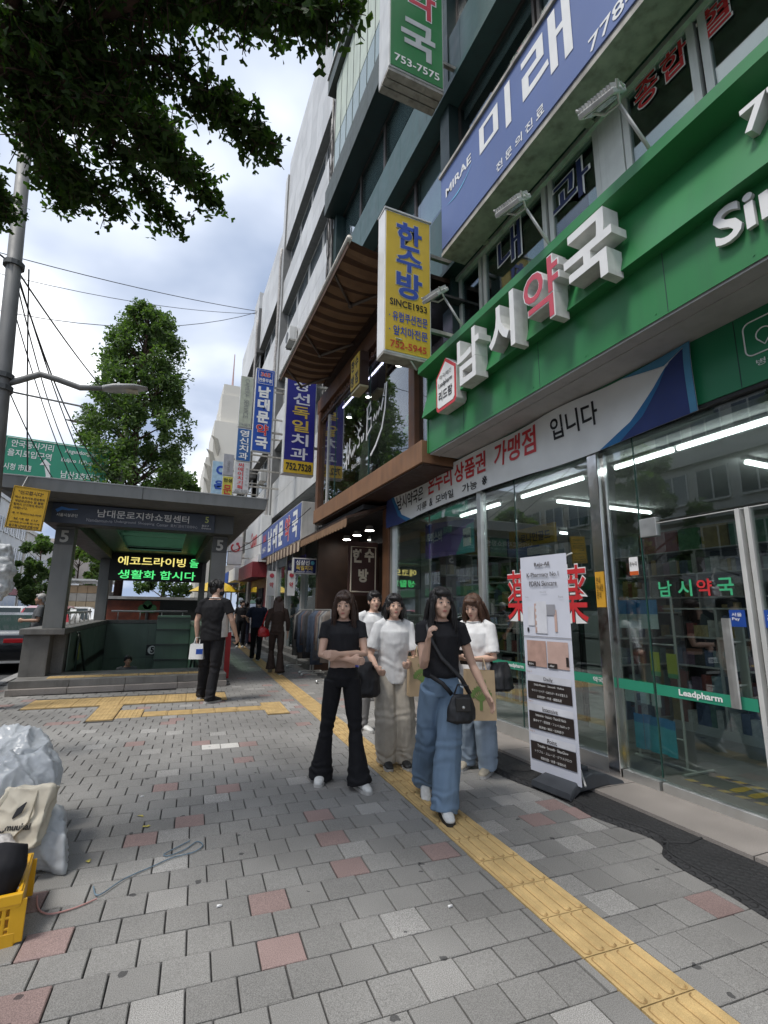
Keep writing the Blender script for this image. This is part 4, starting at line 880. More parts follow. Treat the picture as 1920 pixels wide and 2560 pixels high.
G().tube([(2.28, 16.488, 9.22), (2.28, 16.488, 9.72), (2.78, 16.488, 9.72), (2.78, 16.488, 9.22), (2.28, 16.488, 9.22)], .008, 4).put('border', m_wprint, s)
column(s, '남대문약국', 2.52, 9.15, .465, .42, .42, [m_wprint]*3+[m_wprint, m_wprint], 16.49, .045); text(s, '약', (2.52, 16.484, 9.15-.465*3.5), .40, .40, m_wred, FY, .025)
s = blade('blade_sign', 'pale grey-green camera service blade sign with sideways lettering', 20, 2.07, 2.60, 8.8, 11.07, .12, M('pale_sage', (.44, .47, .38), .5, streak=.2))
[text(s, a_, (2.34, 19.99, z_), .8, .18, m_gsof, ((0, 0, -1), (1, 0, 0)), .0) for a_, z_ in (('CAMERA', 10.55), ('SERVICE', 9.62))]; text(s, '774-0877', (2.33, 19.99, 8.92), .44, .12, m_gsof, FY, .02)
s = blade('blade_sign', 'mid blue dental blade sign under the camera service sign', 20, 2.07, 2.66, 7.35, 8.76, .12, M('mid_blue', (.03, .12, .34), .45)); column(s, '영신치과', 2.36, 8.7, .32, .36, .28, m_wprint, 19.99)
s = blade('blade_sign', 'white blade sign with a column of red characters under two blue ones', 20, 2.06, 2.66, 6.03, 7.32, .12, M('dull_white', (.55, .55, .56), .5)); column(s, '씨에이치기획', 2.30, 7.28, .185, .22, .16, m_wred, 19.99); text(s, '757-4373', (2.36, 19.99, 6.11), .46, .10, m_gsof, FY, .02); column(s, '재단기획인쇄', 2.54, 7.1, .13, .08, .09, m_gsof, 19.99, 0)
s = blade('blade_sign', 'small grey blade sign with faint sideways lettering, far up the row', 26, 2.1, 2.63, 8.25, 9.43, .1, M('lilac_grey', (.42, .42, .46), .5)); text(s, 'corset', (2.38, 25.99, 8.75), .6, .14, m_gsof, ((0, 0, -1), (1, 0, 0)))
s = blade('blade_sign', 'small lemon yellow blade sign with black and red characters', 26, 2.12, 2.66, 7.1, 8.22, .1, M('lemon', (.62, .56, .09), .5)); text(s, '한성', (2.39, 25.99, 8.0), .42, .2, m_black, FY, .03); text(s, '문', (2.39, 25.99, 7.5), .4, .5, m_wred, FY, .02)
s = blade('blade_sign', 'pale blue and white blade sign farthest up the row', 33, 2.0, 3.0, 8.5, 11.0, .2, M('pale_blue', (.35, .52, .66), .5)); text(s, 'C', (2.5, 32.99, 10.4), .5, .6, m_rblue, FY, .05); text(s, '은', (2.5, 32.99, 9.4), .6, .6, m_rblue, FY, .05)
# long sign boards over the shops
def board(label, x, y0, y1, z0, z1, d, face, cas=None):
    t = thing('sign_board', label, 'sign', (x+d/2, (y0+y1)/2, z0)); B(x, x+d, y0, y1, z0, z1).put('casing', cas or m_alu, t, bev=.01); B(x-.012, x, y0+.04, y1-.02, z0+.03, z1-.03).put('face', face, t); return t
s = board('long royal blue pharmacy sign board with white and red lettering', 3.3, 13.5, 19.8, 3.36, 4.48, .5, M('board_blue', (.04, .08, .30), .45))
for ch, y, mt in (('남', 18.1, m_wprint), ('대', 17.15, m_wprint), ('문', 16.2, m_wprint), ('약', 15.2, m_wprint), ('국', 14.2, m_wprint)): text(s, ch, (3.287, y, 3.92), .72, .82, mt, FX, .045)
text(s, '약', (3.282, 15.2, 3.92), .66, .78, m_wred, FX, .025); text(s, '365', (3.287, 19.2, 4.12), .6, .3, m_wred, FX, .04); text(s, '연중무휴', (3.287, 19.2, 3.68), .65, .22, m_wprint, FX, .02)
s = board('white camera shop sign board with slim red lettering', 3.25, 19.95, 24.2, 3.6, 5.2, .4, m_white, m_white); text(s, 'Canon', (3.237, 21.6, 4.4), 1.6, .7, m_wred, FX, .03)
s = blade('blade_sign', 'square white sign with a red round emblem below the camera shop board', 22.5, 2.3, 2.9, 3.35, 4.6, .2, m_white); G().tube([(2.6+.17*math.cos(a*.4+2.2), 22.48, 4.1+.17*math.sin(a*.4+2.2)) for a in range(13)], .035, 6).put('emblem', m_wred, s); G().tube([(2.68, 22.482, 4.27), (2.68, 22.47, 4.27)], .07, 10).put('emblem', m_lred, s)
s = blade('blade_sign', 'small navy light box hung low with dental lettering', 11.9, 2.76, 3.35, 2.30, 2.69, .14, M('light_navy', (.012, .018, .09), .35), m_alu)
text(s, '심상선', (2.99, 11.89, 2.58), .34, .12, m_wprint, FY, .02); text(s, '독일치과', (3.04, 11.89, 2.45), .42, .12, gy, FY, .02); text(s, 'dental clinic', (3.04, 11.89, 2.36), .42, .04, pw, FY); G().ball((3.24, 11.89, 2.58), (.05, .01, .05), 10, 6).put('emblem', M('aqua', (.1, .4, .5), .5), s)
# striped street awning of the next shop
sa = thing('scalloped_awning', 'cream and brown striped scalloped awning under the long blue sign board', 'awning', (3.1, 13.8, 2.8)); g = G()
for i in range(22):
    y = 12.0+.2*i; g.cm = i % 2; g.face((3.6, y, 3.34), (2.92, y, 3.12), (2.92, y+.2, 3.12), (3.6, y+.2, 3.34)); g.prism([(-.1, 0), (-.1, -.2), (-.06, -.25), (.06, -.25), (.1, -.2), (.1, 0)], (2.915, y+.1, 3.12), (0, -1, 0), (0, 0, 1), .01)
g.put('canopy', [M('awn_cream', (.50, .40, .30), .8), M('awn_brown', (.10, .06, .045), .8)], sa)
for k, (x0, x1, y) in enumerate(((2.42, 2.63, 13.3), (2.86, 3.06, 12.9))):
    f = thing('hanging_flag', 'white hanging cloth sign with a red emblem, '+['left one under the scalloped awning', 'right one under the scalloped awning'][k], 'flag', ((x0+x1)/2, y, 1.8), 'white cloth signs under the awning'); B(x0, x1, y, y+.01, 1.8, 2.45).put('cloth', m_wprint, f); text(f, '약', ((x0+x1)/2, y-.001, 2.08), .10, .14, m_wred, FY, .03); G().tube([((x0+x1)/2, y-.003, 2.33), ((x0+x1)/2, y-.006, 2.33)], .06, 10).put('emblem', m_lred, f)
    G().tube([((x0+x1)/2, y+.005, 2.45), ((x0+x1)/2, y+.005, 3.2)], .006, 5).put('cord', m_alu, f)
pb = thing('violet_banner', 'violet and orange shop banner below the scalloped awning', 'banner', (3.2, 13.6, 2.4)); B(3.18, 3.2, 12.4, 14.4, 2.45, 2.85).put('cloth', M('violet_cloth', (.07, .05, .22), .7), pb); text(pb, '약국 할인매장', (3.178, 13.4, 2.68), 1.7, .16, pw, FX, .02); B(3.176, 3.18, 12.4, 14.4, 2.45, 2.53).put('stripe', M('orange_strip', (.55, .2, .08), .7), pb)
# ground-floor shops beyond: pillars, glass, red front
gs2 = thing('glazed_shop', 'dark glazed shop front below the long blue sign board', 'shop', (4, 15, 0))
B(4.6, 4.7, 11.8, 19.8, 0, 3.4).put('back_wall', m_dark, gs2); B(3.5, 4.6, 11.8, 19.8, 3.3, 3.36).put('ceiling', m_gsof, gs2)
for y in (12.0, 14.2, 16.3, 18.0, 19.7): B(3.55, 3.75, y-.09, y+.09, 0, 3.35).put('pillar', m_tile[1], gs2)
for a, b in zip((12.1, 14.3, 16.4, 18.1), (14.1, 16.2, 17.9, 19.6)): B(3.64, 3.652, a, b, .3, 2.9).put('pane', m_wglass, gs2); B(3.6, 3.7, a, b, .05, .3).put('sill', m_gran_d, gs2); B(3.6, 3.7, a, b, 2.9, 3.3).put('transom', m_gsof, gs2)
g = G()
for k in range(3): g.box(3.32+.22*k, 3.9, 12.2, 20, .0+.14*k if k else 0, .14*(k+1))
stp = g.put('entrance_steps', m_gran_d, gs2)
for i, (y, x, z) in enumerate(((13.2, 4.2, 2.9), (15.2, 4.2, 2.9), (17.1, 4.2, 2.9))): spot(x, y, z, 'bright lamp inside the dark glazed shop, '+['nearest', 'middle', 'farthest'][i]+' of three', 'lamps in the glazed shop', .12)
gr2 = thing('red_shop', 'dark red shop front beyond the glazed shop', 'shop', (4, 23, 0)); m_red_f = M('shop_red', (.22, .025, .03), .5)
B(3.6, 4.6, 19.85, 24, 0, 3.3).put('wall', m_red_f, gr2); B(3.0, 3.6, 20, 24, 2.7, 3.3).put('canopy', m_red_f, gr2); B(3.55, 3.6, 20.6, 21.6, 0, 2.3).put('door', m_dark, gr2); B(3.55, 3.6, 22, 23.6, .4, 2.4).put('window', m_wglass, gr2); B(3.2, 3.6, 19.9, 24, 3.3, 3.58).put('light_panel', m_white, gr2)
gr3 = thing('grey_shop', 'grey shop row far along the pavement', 'shop', (4, 32, 0)); B(3.5, 4.3, 24.2, 40, 0, 4.3).put('wall', m_concrete, gr3)
for i in range(5): B(3.46, 3.5, 24.8+3*i, 27+3*i, .3, 2.6).put('window', m_wglass, gr3); B(2.9, 3.5, 24.6+3*i, 27.2+3*i, 2.8, 3.4).put('fascia', [m_white, m_rblue, m_red_f, m_wprint, m_sy][i], gr3)
um = thing('sun_umbrella', 'yellow street umbrella beyond the entrance roof', 'umbrella', (2.3, 27, 0)); G().tube([(2.3, 27, 0), (2.3, 27, 2.9)], .03, 8).put('pole', m_steel, um); G().tube([(2.3, 27, 2.3), (2.3, 27, 2.6), (2.3, 27, 2.95)], [1.3, .8, .03], 10).put('canopy', m_sy, um)
# ================================================================ across the road
def across(label, y0, y1, h, col, fl, wn, x=-21, style=0):
    t = thing('street_building', label, 'building', (x-4, (y0+y1)/2, 0)); m = M('facade', col, .75, var=.1, vs=.5, streak=.25)
    B(x-9, x, y0, y1, 0, h).put('wall', m, t); n = int((h-4)/3.4); w = (y1-y0)/wn
    me = B(0, .05, -w*.36, w*.36, 0, 1.8).mesh('window', (0, 0, 0), [m_win_d]); fr = G(); fr.box(0, .09, -w*.36-.08, -w*.36, -.08, 1.88); fr.box(0, .09, w*.36, w*.36+.08, -.08, 1.88); fr.box(0, .09, -.04, .04, 0, 1.8); fr.box(0, .14, -w*.36, w*.36, -.12, 0); fm_ = fr.mesh('frame', (0, 0, 0), [m_alu])
    for k in range(n):
        for i in range(wn):
            o = piece('window', me, (x+.002, y0+w*(i+.5), 4.6+3.4*k), t); piece('frame', fm_, (x+.003, y0+w*(i+.5), 4.6+3.4*k), o)
        if style: B(x, x+.3, y0, y1, 4.6+3.4*k+2.3, 4.6+3.4*k+2.7).put('ledge', m, t)
    B(x, x+.05, y0+.5, y1-.5, .2, 3.0).put('shop_glass', m_win_d, t); B(x, x+.5, y0, y1, 3.1, 4.0).put('shop_sign', random.choice([m_rblue, m_sgreen, m_white, m_red_f]), t)
    B(x-9.2, x+.2, y0-.1, y1+.1, h, h+.6).put('parapet', m, t)
across('grey concrete block across the road, opposite the pharmacy', -12, 9, 12, (.36, .35, .33), 4, 8)
across('pale tall block across the road with ledges', 9.3, 24, 15, (.50, .49, .46), 5, 6, style=1)
across('beige block across the road', 24.3, 40, 11.5, (.46, .42, .36), 4, 6)
across('dark grey block across the road', 40.3, 60, 13, (.25, .25, .26), 5, 7, style=1)
across('white block with dark windows far across the road behind the waiting cars', 66, 92, 15.5, (.62, .62, .61), 4, 9)
across('cream block farther up across the road', 93, 130, 13, (.58, .55, .5), 4, 10)
across('brownish block closing the view up the road', 131, 190, 16, (.40, .36, .33), 4, 14, x=-17)
vs_ = thing('red_blade_sign', 'narrow red vertical sign on the white block across the road', 'sign', (-19.8, 66, 4)); B(-20.7, -19.6, 65.6, 65.9, 4.5, 9.0).put('face', m_wred, vs_); column(vs_, '남대문시장', -20.1, 8.8, .8, .6, .6, m_wprint, 65.59)

# outdoor air-conditioner units on the fronts
def ac(label, x, y, z):
    t = thing('air_conditioner', label, 'air conditioner', (x+.15, y, z), 'air conditioners on the fronts'); B(x, x+.3, y-.4, y+.4, z, z+.58).put('casing', m_alu, t, bev=.02)
    G().tube([(x-.012, y+.08, z+.29), (x+.001, y+.08, z+.29)], .22, 18).put('fan_grille', m_ent_dk, t); B(x+.05, x+.5, y-.4, y-.36, z-.06, z).put('bracket', m_rust, t); B(x+.05, x+.5, y+.36, y+.4, z-.06, z).put('bracket', m_rust, t)
m_ent_dk = M('fan_dark', (.06, .06, .06), .5)
for x, y, z, l in ((3.55, 14.6, 8.55, 'air conditioner unit on the white tiled block beside the blue 365 sign'), (3.55, 18.2, 11.95, 'air conditioner unit high on the white tiled block'), (3.5, 23.0, 7.3, 'air conditioner unit on the grey tiled block')): ac(l, x, y, z)
# ================================================================ underground shopping entrance
m_ent = M('entrance_grey', (.19, .195, .19), .5, .2, var=.1, vs=3, streak=.25)
m_ent_d = M('entrance_dark', (.075, .08, .08), .5, var=.12, vs=3)
m_entlt = M('entrance_light', (.24, .25, .25), .45, .2, var=.08, vs=2, streak=.2)
m_gtile = M('green_wall_tile', (.13, .185, .15), .4, var=.1, vs=2, streak=.15)
m_gfr = M('green_frame', (.10, .18, .13), .45, var=.08)
m_navyb = M('navy_board', (.035, .045, .07), .45, var=.05)
en = thing('underground_entrance', 'grey canopied stairway entrance to the underground shopping arcade, numbered 5', 'entrance', (-.5, 14, 0))
hx0, hx1, hy0, hy1 = HOLE
def frame4(x0, x1, y0, y1, z0, z1, mat, nm, a, b, c, d):
    for X0, X1, Y0, Y1 in ((x0, x1, y0, c), (x0, x1, d, y1), (x0, a, c+.001, d-.001), (b, x1, c+.001, d-.001)): B(X0, X1, Y0, Y1, z0, z1).put(nm, mat, en, bev=.006)
frame4(-2.28, 1.20, 10.42, 19.2, .02, .22, m_gran_d, 'platform', hx0, hx1, hy0, hy1)
for i in range(4): B(-2.30+.875*i+.004, -2.30+.875*(i+1)-.004, 10.26, 10.415, .0, .10).put('step_stone', m_gran, en, bev=.006)
for i in range(4): B(-2.29+.87*i+.003, -2.29+.87*(i+1)-.003, 10.36, 10.42, .101, .222).put('nosing_stone', m_gran_d, en, bev=.005)
for i in range(9): o = piece('tactile_block', DM, (-1.66+.29*i, 10.72, .225), en)
# parapets and their caps
def parapet(x0, x1, y0, y1, nm='parapet'):
    B(x0, x1, y0, y1, .22, .95).put(nm, m_gran_d, en, bev=.008)
parapet(-2.30, -1.89, 10.95, 11.35); parapet(-2.25, -1.70, 11.352, 18.3); parapet(.80, 1.20, 10.95, 11.35); parapet(.82, 1.18, 11.352, 18.3); parapet(-2.25, 1.18, 18.302, 18.6)
B(-2.36, -1.66, 10.88, 18.66, .952, 1.06).put('cap', m_gran_d, en, bev=.01); B(.76, 1.24, 10.88, 18.66, .952, 1.06).put('cap', m_gran_d, en, bev=.01); B(-1.658, .758, 18.25, 18.66, .952, 1.06).put('cap', m_gran_d, en, bev=.01)
# stairwell
for i in range(22): B(hx0, hx1, hy0+.28*i, hy1 if i == 21 else hy0+.28*(i+1)+.02, .22-.165*(i+1)-.5, .22-.165*(i+1)).put('stair', m_gran_d, en); 
for i in range(12): B(hx0, hx1, hy0+.28*i, hy0+.28*i+.05, .22-.165*(i+1), .224-.165*(i+1)).put('stair_nosing', m_tact if i < 1 else m_ent_d, en)
def tilewall(ax, c, a0, a1, z0, z1, tw, th_, sgn):
    n = round((a1-a0)/tw); k = round((z1-z0)/th_); w = (a1-a0)/n; h = (z1-z0)/k
    me = (B(-.01, .01, -w/2+.004, w/2-.004, .004, h-.004) if ax == 'x' else B(-w/2+.004, w/2-.004, -.01, .01, .004, h-.004)).mesh('wall_tile', (0, 0, 0), [m_gtile])
    for i in range(n):
        for j in range(k): piece('wall_tile', me, (c, a0+w*(i+.5), z0+h*j) if ax == 'x' else (a0+w*(i+.5), c, z0+h*j), en)
B(hx0-.3, hx0-.012, hy0, hy1+.2, -3.9, .215).put('stair_wall', m_ent_d, en); B(hx1+.012, hx1+.3, hy0, hy1+.2, -3.9, .215).put('stair_wall', m_ent_d, en); B(hx0-.3, hx1+.3, hy1+.02, hy1+.3, -1.2, .215).put('stair_wall', m_ent_d, en); B(hx0-.3, hx1+.3, hy1+.5, hy1+.6, -4, -1.2).put('stair_wall', m_ent_d, en)
B(hx0, hx1, hy0-.1, hy0-.001, -.5, .019).put('stair_wall', m_ent_d, en)
tilewall('x', hx0-.01, hy0, hy1, -2.6, .95, 1.1, .9, 1); tilewall('x', hx1+.01, hy0, hy1, -2.6, .95, 1.1, .9, -1); tilewall('y', hy1+.01, hx0, hx1, -1.2, .95, 1.0, .9, -1)
n5 = B(-.46, -.10, 18.17, 18.19, -.05, .28).put('number_plate', M('dark_plate', (.012, .016, .015), .4), en); G().tube([(-.28, 18.168, .115), (-.28, 18.16, .115)], .135, 20).put('number_disc', m_wprint, en); text(en, '5', (-.28, 18.158, .115), .11, .19, m_black, FY, .04)
sh = B(-.20, .76, 17.1, 17.5, -.9, 1.22).put('shutter_box', m_gtile, en, bev=.01)
for z in (-.55, -.1, .35, .8, 1.15): B(-.21, .77, 17.06, 17.098, z-.02, z+.02).put('shutter_slat', m_ent_d, en)
# pillars with number plates
for x0, x1, y0 in ((-2.05, -1.73, 11.0), (.79, 1.10, 11.0), (-2.03, -1.72, 17.95), (.98, 1.16, 17.95)): B(x0, x1, y0, y0+.32, 1.06, 2.97).put('pillar', m_ent, en, bev=.01)
for xc in (-1.89, .945): B(xc-.15, xc+.15, 10.985, 10.998, 2.62, 2.93).put('number_plate', m_ent_d, en); text(en, '5', (xc, 10.983, 2.775), .14, .23, M('aluminium_letter', (.50, .50, .47), .4) if xc < 0 else bpy.data.materials['aluminium_letter'], FY, .03, .005)
# roof
rx0, rx1, ry0, ry1 = -2.82, 1.68, 9.92, 19.3
a, b, c, d = -1.45, .55, 11.5, 17.6
frame4(rx0+.35, rx1-.35, ry0+.35, ry1-.35, 3.36, 3.44, m_ent, 'roof_underside', a, b, c, d)
g = G(); P = [(rx0, ry0), (rx1, ry0), (rx1, ry1), (rx0, ry1)]; Q = [(rx0+.35, ry0+.35), (rx1-.35, ry0+.35), (rx1-.35, ry1-.35), (rx0+.35, ry1-.35)]
for i in range(4):
    j = (i+1) % 4; g.face((*P[i], 3.42), (*P[j], 3.42), (*Q[j], 3.36), (*Q[i], 3.36))
g.put('roof_underside', m_ent, en)
for k in range(4):
    i, j = k, (k+1) % 4; p, q = Vector((*P[i], 0)), Vector((*P[j], 0)); n = max(2, round((q-p).length/2.2)); dr_ = (q-p)/n; nrm = dr_.normalized().cross(Vector((0, 0, 1)))
    for s in range(n):
        u0, u1 = p+dr_*(s+.002), p+dr_*(s+.998)
        G().hexa([u0+Vector((0, 0, 3.42)), u1+Vector((0, 0, 3.42)), u1-nrm*.06+Vector((0, 0, 3.42)), u0-nrm*.06+Vector((0, 0, 3.42)), u0+nrm*.03+Vector((0, 0, 3.62)), u1+nrm*.03+Vector((0, 0, 3.62)), u1-nrm*.06+Vector((0, 0, 3.62)), u0-nrm*.06+Vector((0, 0, 3.62))]).put('roof_fascia', m_entlt, en)
frame4(rx0-.04, rx1+.04, ry0-.04, ry1+.04, 3.62, 3.65, m_entlt, 'roof_top', a, b, c, d)
frame4(-2.18, 1.16, 10.62, 18.6, 2.97, 3.36, m_ent_d, 'ring_beam', -1.70, .78, 11.0, 18.2)
frame4(a-.06, b+.06, c-.06, d+.06, 3.40, 3.72, m_gfr, 'skylight_frame', a+.02, b-.02, c+.02, d-.02)
frame4(-1.69, .77, 11.01, 18.19, 3.2, 3.24, m_gfr, 'ceiling_panel', -1.2, .3, 12.0, 17.0)
for i in range(1, 4): B(a, b, c+(d-c)*i/4-.03, c+(d-c)*i/4+.03, 3.52, 3.60).put('skylight_bar', m_gfr, en)
B(a, b, c, d, 3.66, 3.668).put('skylight_pane', glass_mat('skylight', (.75, .92, .82), 1), en)
# sign board
B(-2.07, .78, 10.56, 10.615, 2.97, 3.34).put('sign_board', m_navyb, en, bev=.006)
F = 10.557
text(en, '남대문로지하쇼핑센터', (-.53, F, 3.20), 1.62, .15, m_wprint, FY, .01); M('soft_print', (.45, .46, .5), .5); [text(en, w_, (x_, F, 3.06), l_, .062, bpy.data.materials['soft_print'], FY) for w_, x_, l_ in (('Namdaemun-ro', -1.29, .43), ('Underground', -.86, .37), ('Shopping', -.49, .29), ('Center', -.20, .21), ('南大门路地下购物中心', .20, .50))]; text(en, '5', (.62, F, 3.23), .07, .13, M('lime_print', (.55, .62, .2), .5), FY, .02); text(en, '출입구\nEntrance', (.62, F, 3.08), .18, .09, m_wprint, FY)
text(en, '서울시설공단', (-1.82, F, 3.12), .34, .06, m_wprint, FY, .01); G().tube([(-2.0, F-.001, 3.19), (-1.92, F-.001, 3.245), (-1.8, F-.001, 3.23), (-1.66, F-.001, 3.245)], [(.03, .002), (.03, .002), (.018, .002), (.004, .002)], 6, side=(0, 0, 1)).put('emblem', M('swoosh_blue', (.06, .22, .6), .5), en)
# LED board
led = thing('led_display', 'black LED display with yellow and green lettering under the entrance roof', 'display', (-.35, 17.9, 2.3)); B(-1.74, 1.02, 17.75, 17.92, 2.30, 3.14).put('cabinet', m_black, led, bev=.01)
ly, lg_ = emit_mat('led_yellow', (1, .85, .25), .5), emit_mat('led_green', (.12, 1, .28), .48)
text(led, '에코드라이빙', (-.52, 17.745, 2.93), 2.0, .28, ly, FY, .012); text(led, '을', (.75, 17.745, 2.93), .28, .28, lg_, FY, .012); text(led, '생활화 합시다', (-.33, 17.745, 2.50), 2.3, .28, lg_, FY, .012)
# railings
g = G()
for x in (-2.1, 1.0):
    g.tube([(x, 11.5, 1.32), (x, 17.8, 1.32)], .03, 8)
    for i in range(8): g.tube([(x, 11.8+.8*i, 1.06), (x, 11.8+.8*i, 1.32)], .018, 6)
g.tube([(-1.6, 18.45, 1.34), (.7, 18.45, 1.34)], .03, 8); [g.tube([(-1.4+.65*i, 18.45, 1.06), (-1.4+.65*i, 18.45, 1.34)], .018, 6) for i in range(4)]
g.put('railing', m_steel, en, smooth=True)
g = G()
for x in (hx0+.1, hx1-.1): g.tube([(x, hy0+.1, .95), (x, hy0+.3, .95), (x, 17.0, -2.2)], .025, 8); g.tube([(x, hy0+.3, .95), (x, hy0+.3, .1)], .02, 8)
g.put('handrail', M('green_rail', (.03, .05, .04), .4), en, smooth=True)
B(-1.63, -1.625, 12.3, 12.75, .35, .85).put('notice', M('lime_notice', (.45, .45, .05), .5), en)
# painted stall hoarding beyond the entrance
ht = thing('painted_hoarding', 'street stall hoarding painted orange and green behind the entrance', 'stall', (-.5, 20.2, 0))
B(-1.9, 1.2, 20.0, 21.2, 0, 1.75).put('body', M('stall_dark', (.05, .055, .05), .7), ht); B(-1.9, -.2, 19.97, 20.0, 1.0, 1.7).put('painting', M('orange_paint', (.20, .055, .03), .6, var=.4, vs=3), ht); B(-1.9, -.2, 19.965, 20.0, .3, 1.0).put('painting', M('green_paint', (.05, .16, .06), .6, var=.4, vs=4), ht); B(-2.0, 1.3, 19.9, 21.3, 1.75, 1.85).put('roof', m_alu, ht)
G().tube([(-.6, 19.955, 1.0), (-.6, 19.955, 1.35)], .05, 6).put('painting', m_ent_d, ht)
for x, z in ((-.75, 1.42), (-.45, 1.42), (-.6, 1.55)): G().tube([(x, 19.962, z), (x, 19.95, z)], .16, 10).put('painting', bpy.data.materials['green_paint'], ht)
rb = tag(G().box(1.24, 1.36, 11.4, 11.5, .0, .95).put('red_board', m_wred), 'narrow red board leaning at the right side of the entrance', 'board')

# ---------------- yellow notice hanging from the roof edge
m_ny = M('notice_yellow', (.68, .40, .02), .5, var=.06); no = thing('yellow_notice', 'yellow police notice board hanging at the left corner of the entrance roof', 'notice', (-2.27, 9.8, 2.7))
u = Vector((.985, 0, -.075)).normalized(); v = Vector((.06, 0, 1)).normalized(); n_ = u.cross(v); c0 = Vector((-2.27, 9.84, 3.07))
G().obox(c0, u, v, n_, .26, .36, .008).put('sheet', m_ny, no); UV = (tuple(u), tuple(v))
g = G(); pp = [c0+n_*.011+u*a_+v*b_ for a_, b_ in ((-.245, -.345), (.245, -.345), (.245, .345), (-.245, .345), (-.245, -.345))]; g.tube(pp, .004, 4); g.put('border', m_black, no)
for s_, dz, w, h in (('"신고합시다"', .26, .36, .07), ('택시 승차거부,합승행위', .17, .42, .045), ('부당요금징수 등 불법', .11, .40, .045), ('행위시 신고하여 주시기', .05, .42, .045), ('바랍니다.', -.01, .2, .04), ('·중 구 청(02)2260-2045', -.10, .42, .04), ('·남 대 문 117', -.19, .36, .04), ('남대문로교통질서계', -.25, .42, .03), ('중구청·남대문경찰서장', -.31, .42, .045)): text(no, s_, c0+n_*.009+v*dz+u*(-.0 if w > .3 else -.1), w, h, m_black, UV, .02)
G().tube([(-2.4, 9.84, 3.42), (-2.35, 9.88, 3.63)], .008, 5).put('wire', m_alu, no)

# ================================================================ street lamps, wires, road sign
m_pole = M('pole_grey', (.20, .20, .195), .6, .2, var=.15, vs=3, streak=.25)
def lamp_post(label, base, top, arm, head, r):
    t = thing('street_lamp', label, 'street lamp', base, 'street lamps'); G().tube([base, (Vector(base)+Vector(top))/2, top], [r*1.1, r, r*.85], 14).put('pole', m_pole, t, smooth=True)
    G().tube(arm, [r*.45]*(len(arm)-1)+[r*.35], 10).put('arm', m_pole, t, smooth=True)
    h = [Vector(p) for p in head]; hd = G().tube([h[0], h[0].lerp(h[1], .25), h[0].lerp(h[1], .7), h[1]], [(.05, .06), (.06, .16), (.05, .17), (.015, .06)], 14, side=(0, 0, 1)).put('lamp_head', M('lamp_shell', (.42, .42, .41), .4) if 'lamp_shell' not in bpy.data.materials else bpy.data.materials['lamp_shell'], t, smooth=True)
    c_ = (h[0]+h[1])/2; G().tube([c_-Vector((.2, 0, .045)), c_+Vector((.2, 0, -.035))], [(.012, .10)]*2, 8, side=(0, 0, 1)).put('lens', M('lamp_lens', (.55, .5, .4), .3) if 'lamp_lens' not in bpy.data.materials else bpy.data.materials['lamp_lens'], hd)
    return t
lp = lamp_post('grey street lamp pole at the left edge with its arm over the entrance roof', (-2.38, 9, 0), (-2.98, 9, 10.5), [(-2.66, 9, 4.86), (-2.45, 9, 4.98), (-2.19, 9, 5.14), (-1.95, 9, 5.10), (-1.62, 9, 5.02), (-1.25, 9, 5.08)], [(-1.3, 9, 5.07), (-.62, 9, 5.2)], .112)
G().tube([(-2.66, 9, 4.78), (-1.55, 9, 4.70)], .016, 6).put('stay_rod', m_pole, lp)
for z in (4.8, 5.0, 6.95): x = -2.38-.6*z/10.5; G().tube([(x, 9, z-.04), (x, 9, z+.04)], .15, 12).put('clamp', m_ent_d, lp)
lamp_post('farther street lamp half hidden by the tall tree', (-2.3, 23.5, 0), (-2.3, 23.5, 9.6), [(-2.3, 23.5, 9.1), (-2.9, 23.5, 9.2), (-3.3, 23.5, 9.2)], [(-3.2, 23.5, 9.18), (-4.6, 23.5, 9.25)], .12)
m_wire = M('wire_black', (.02, .02, .022), .6)
def wire(a, b, sag, r, lab):
    a, b = Vector(a), Vector(b); tag(G().tube([a.lerp(b, i/16)-Vector((0, 0, sag*4*(i/16)*(1-i/16))) for i in range(17)], r, 5).put('overhead_wire', m_wire), lab, 'wire', 'overhead wires')
wire((-14, 20, 14.6), (3.9, 31, 21.2), .5, .02, 'topmost long wire crossing the sky to the far building'); wire((-14, 20, 13.9), (3.9, 31, 21.0), 1.0, .015, 'thin middle wire crossing the sky'); wire((-14, 20, 12.9), (3.9, 31, 21.1), 2.2, .018, 'lowest long wire, sagging behind the tall tree top')
P7 = (-2.78, 9, 6.95)
wire(P7, (-1.8, 21, 8.8), .25, .016, 'taut black wire from the lamp pole to the tall tree'); wire(P7, (-2.2, 20, 6.2), .7, .016, 'sagging wire from the lamp pole down to the tree'); wire((-2.78, 9, 6.9), (-2.4, 19, 5.4), .9, .012, 'loose thin wire hanging below the lamp arm')
wire((-6, 7, 8.6), P7, .1, .016, 'wire reaching the lamp pole from the left edge'); wire((-2.6, 9.1, 7.0), (-2.3, 9.6, 3.66), .1, .012, 'wire dropping down the lamp pole to the roof'); wire((-2.75, 9.1, 6.9), (-1.4, 16, 3.7), .5, .012, 'wire slanting down from the pole to the entrance roof'); wire((-2.7, 9.1, 6.2), (-1.9, 14, 3.7), .3, .010, 'thin wire slanting just right of the pole'); wire((-2.56, 9, 4.78), (-2.2, 14, 3.8), .2, .010, 'short wire below the stay rod')
wire((2.6, 13, 3.9), (1.6, 19, 3.5), .3, .012, 'slack cable from the blue sign board towards the entrance roof'); wire((3.3, 12.5, 4.1), (1.5, 20, 3.7), .5, .010, 'thin slack cable beside the camera shop board'); wire((1.2, 30, 8), (3.7, 36, 4.5), .3, .012, 'wire in front of the far tower')
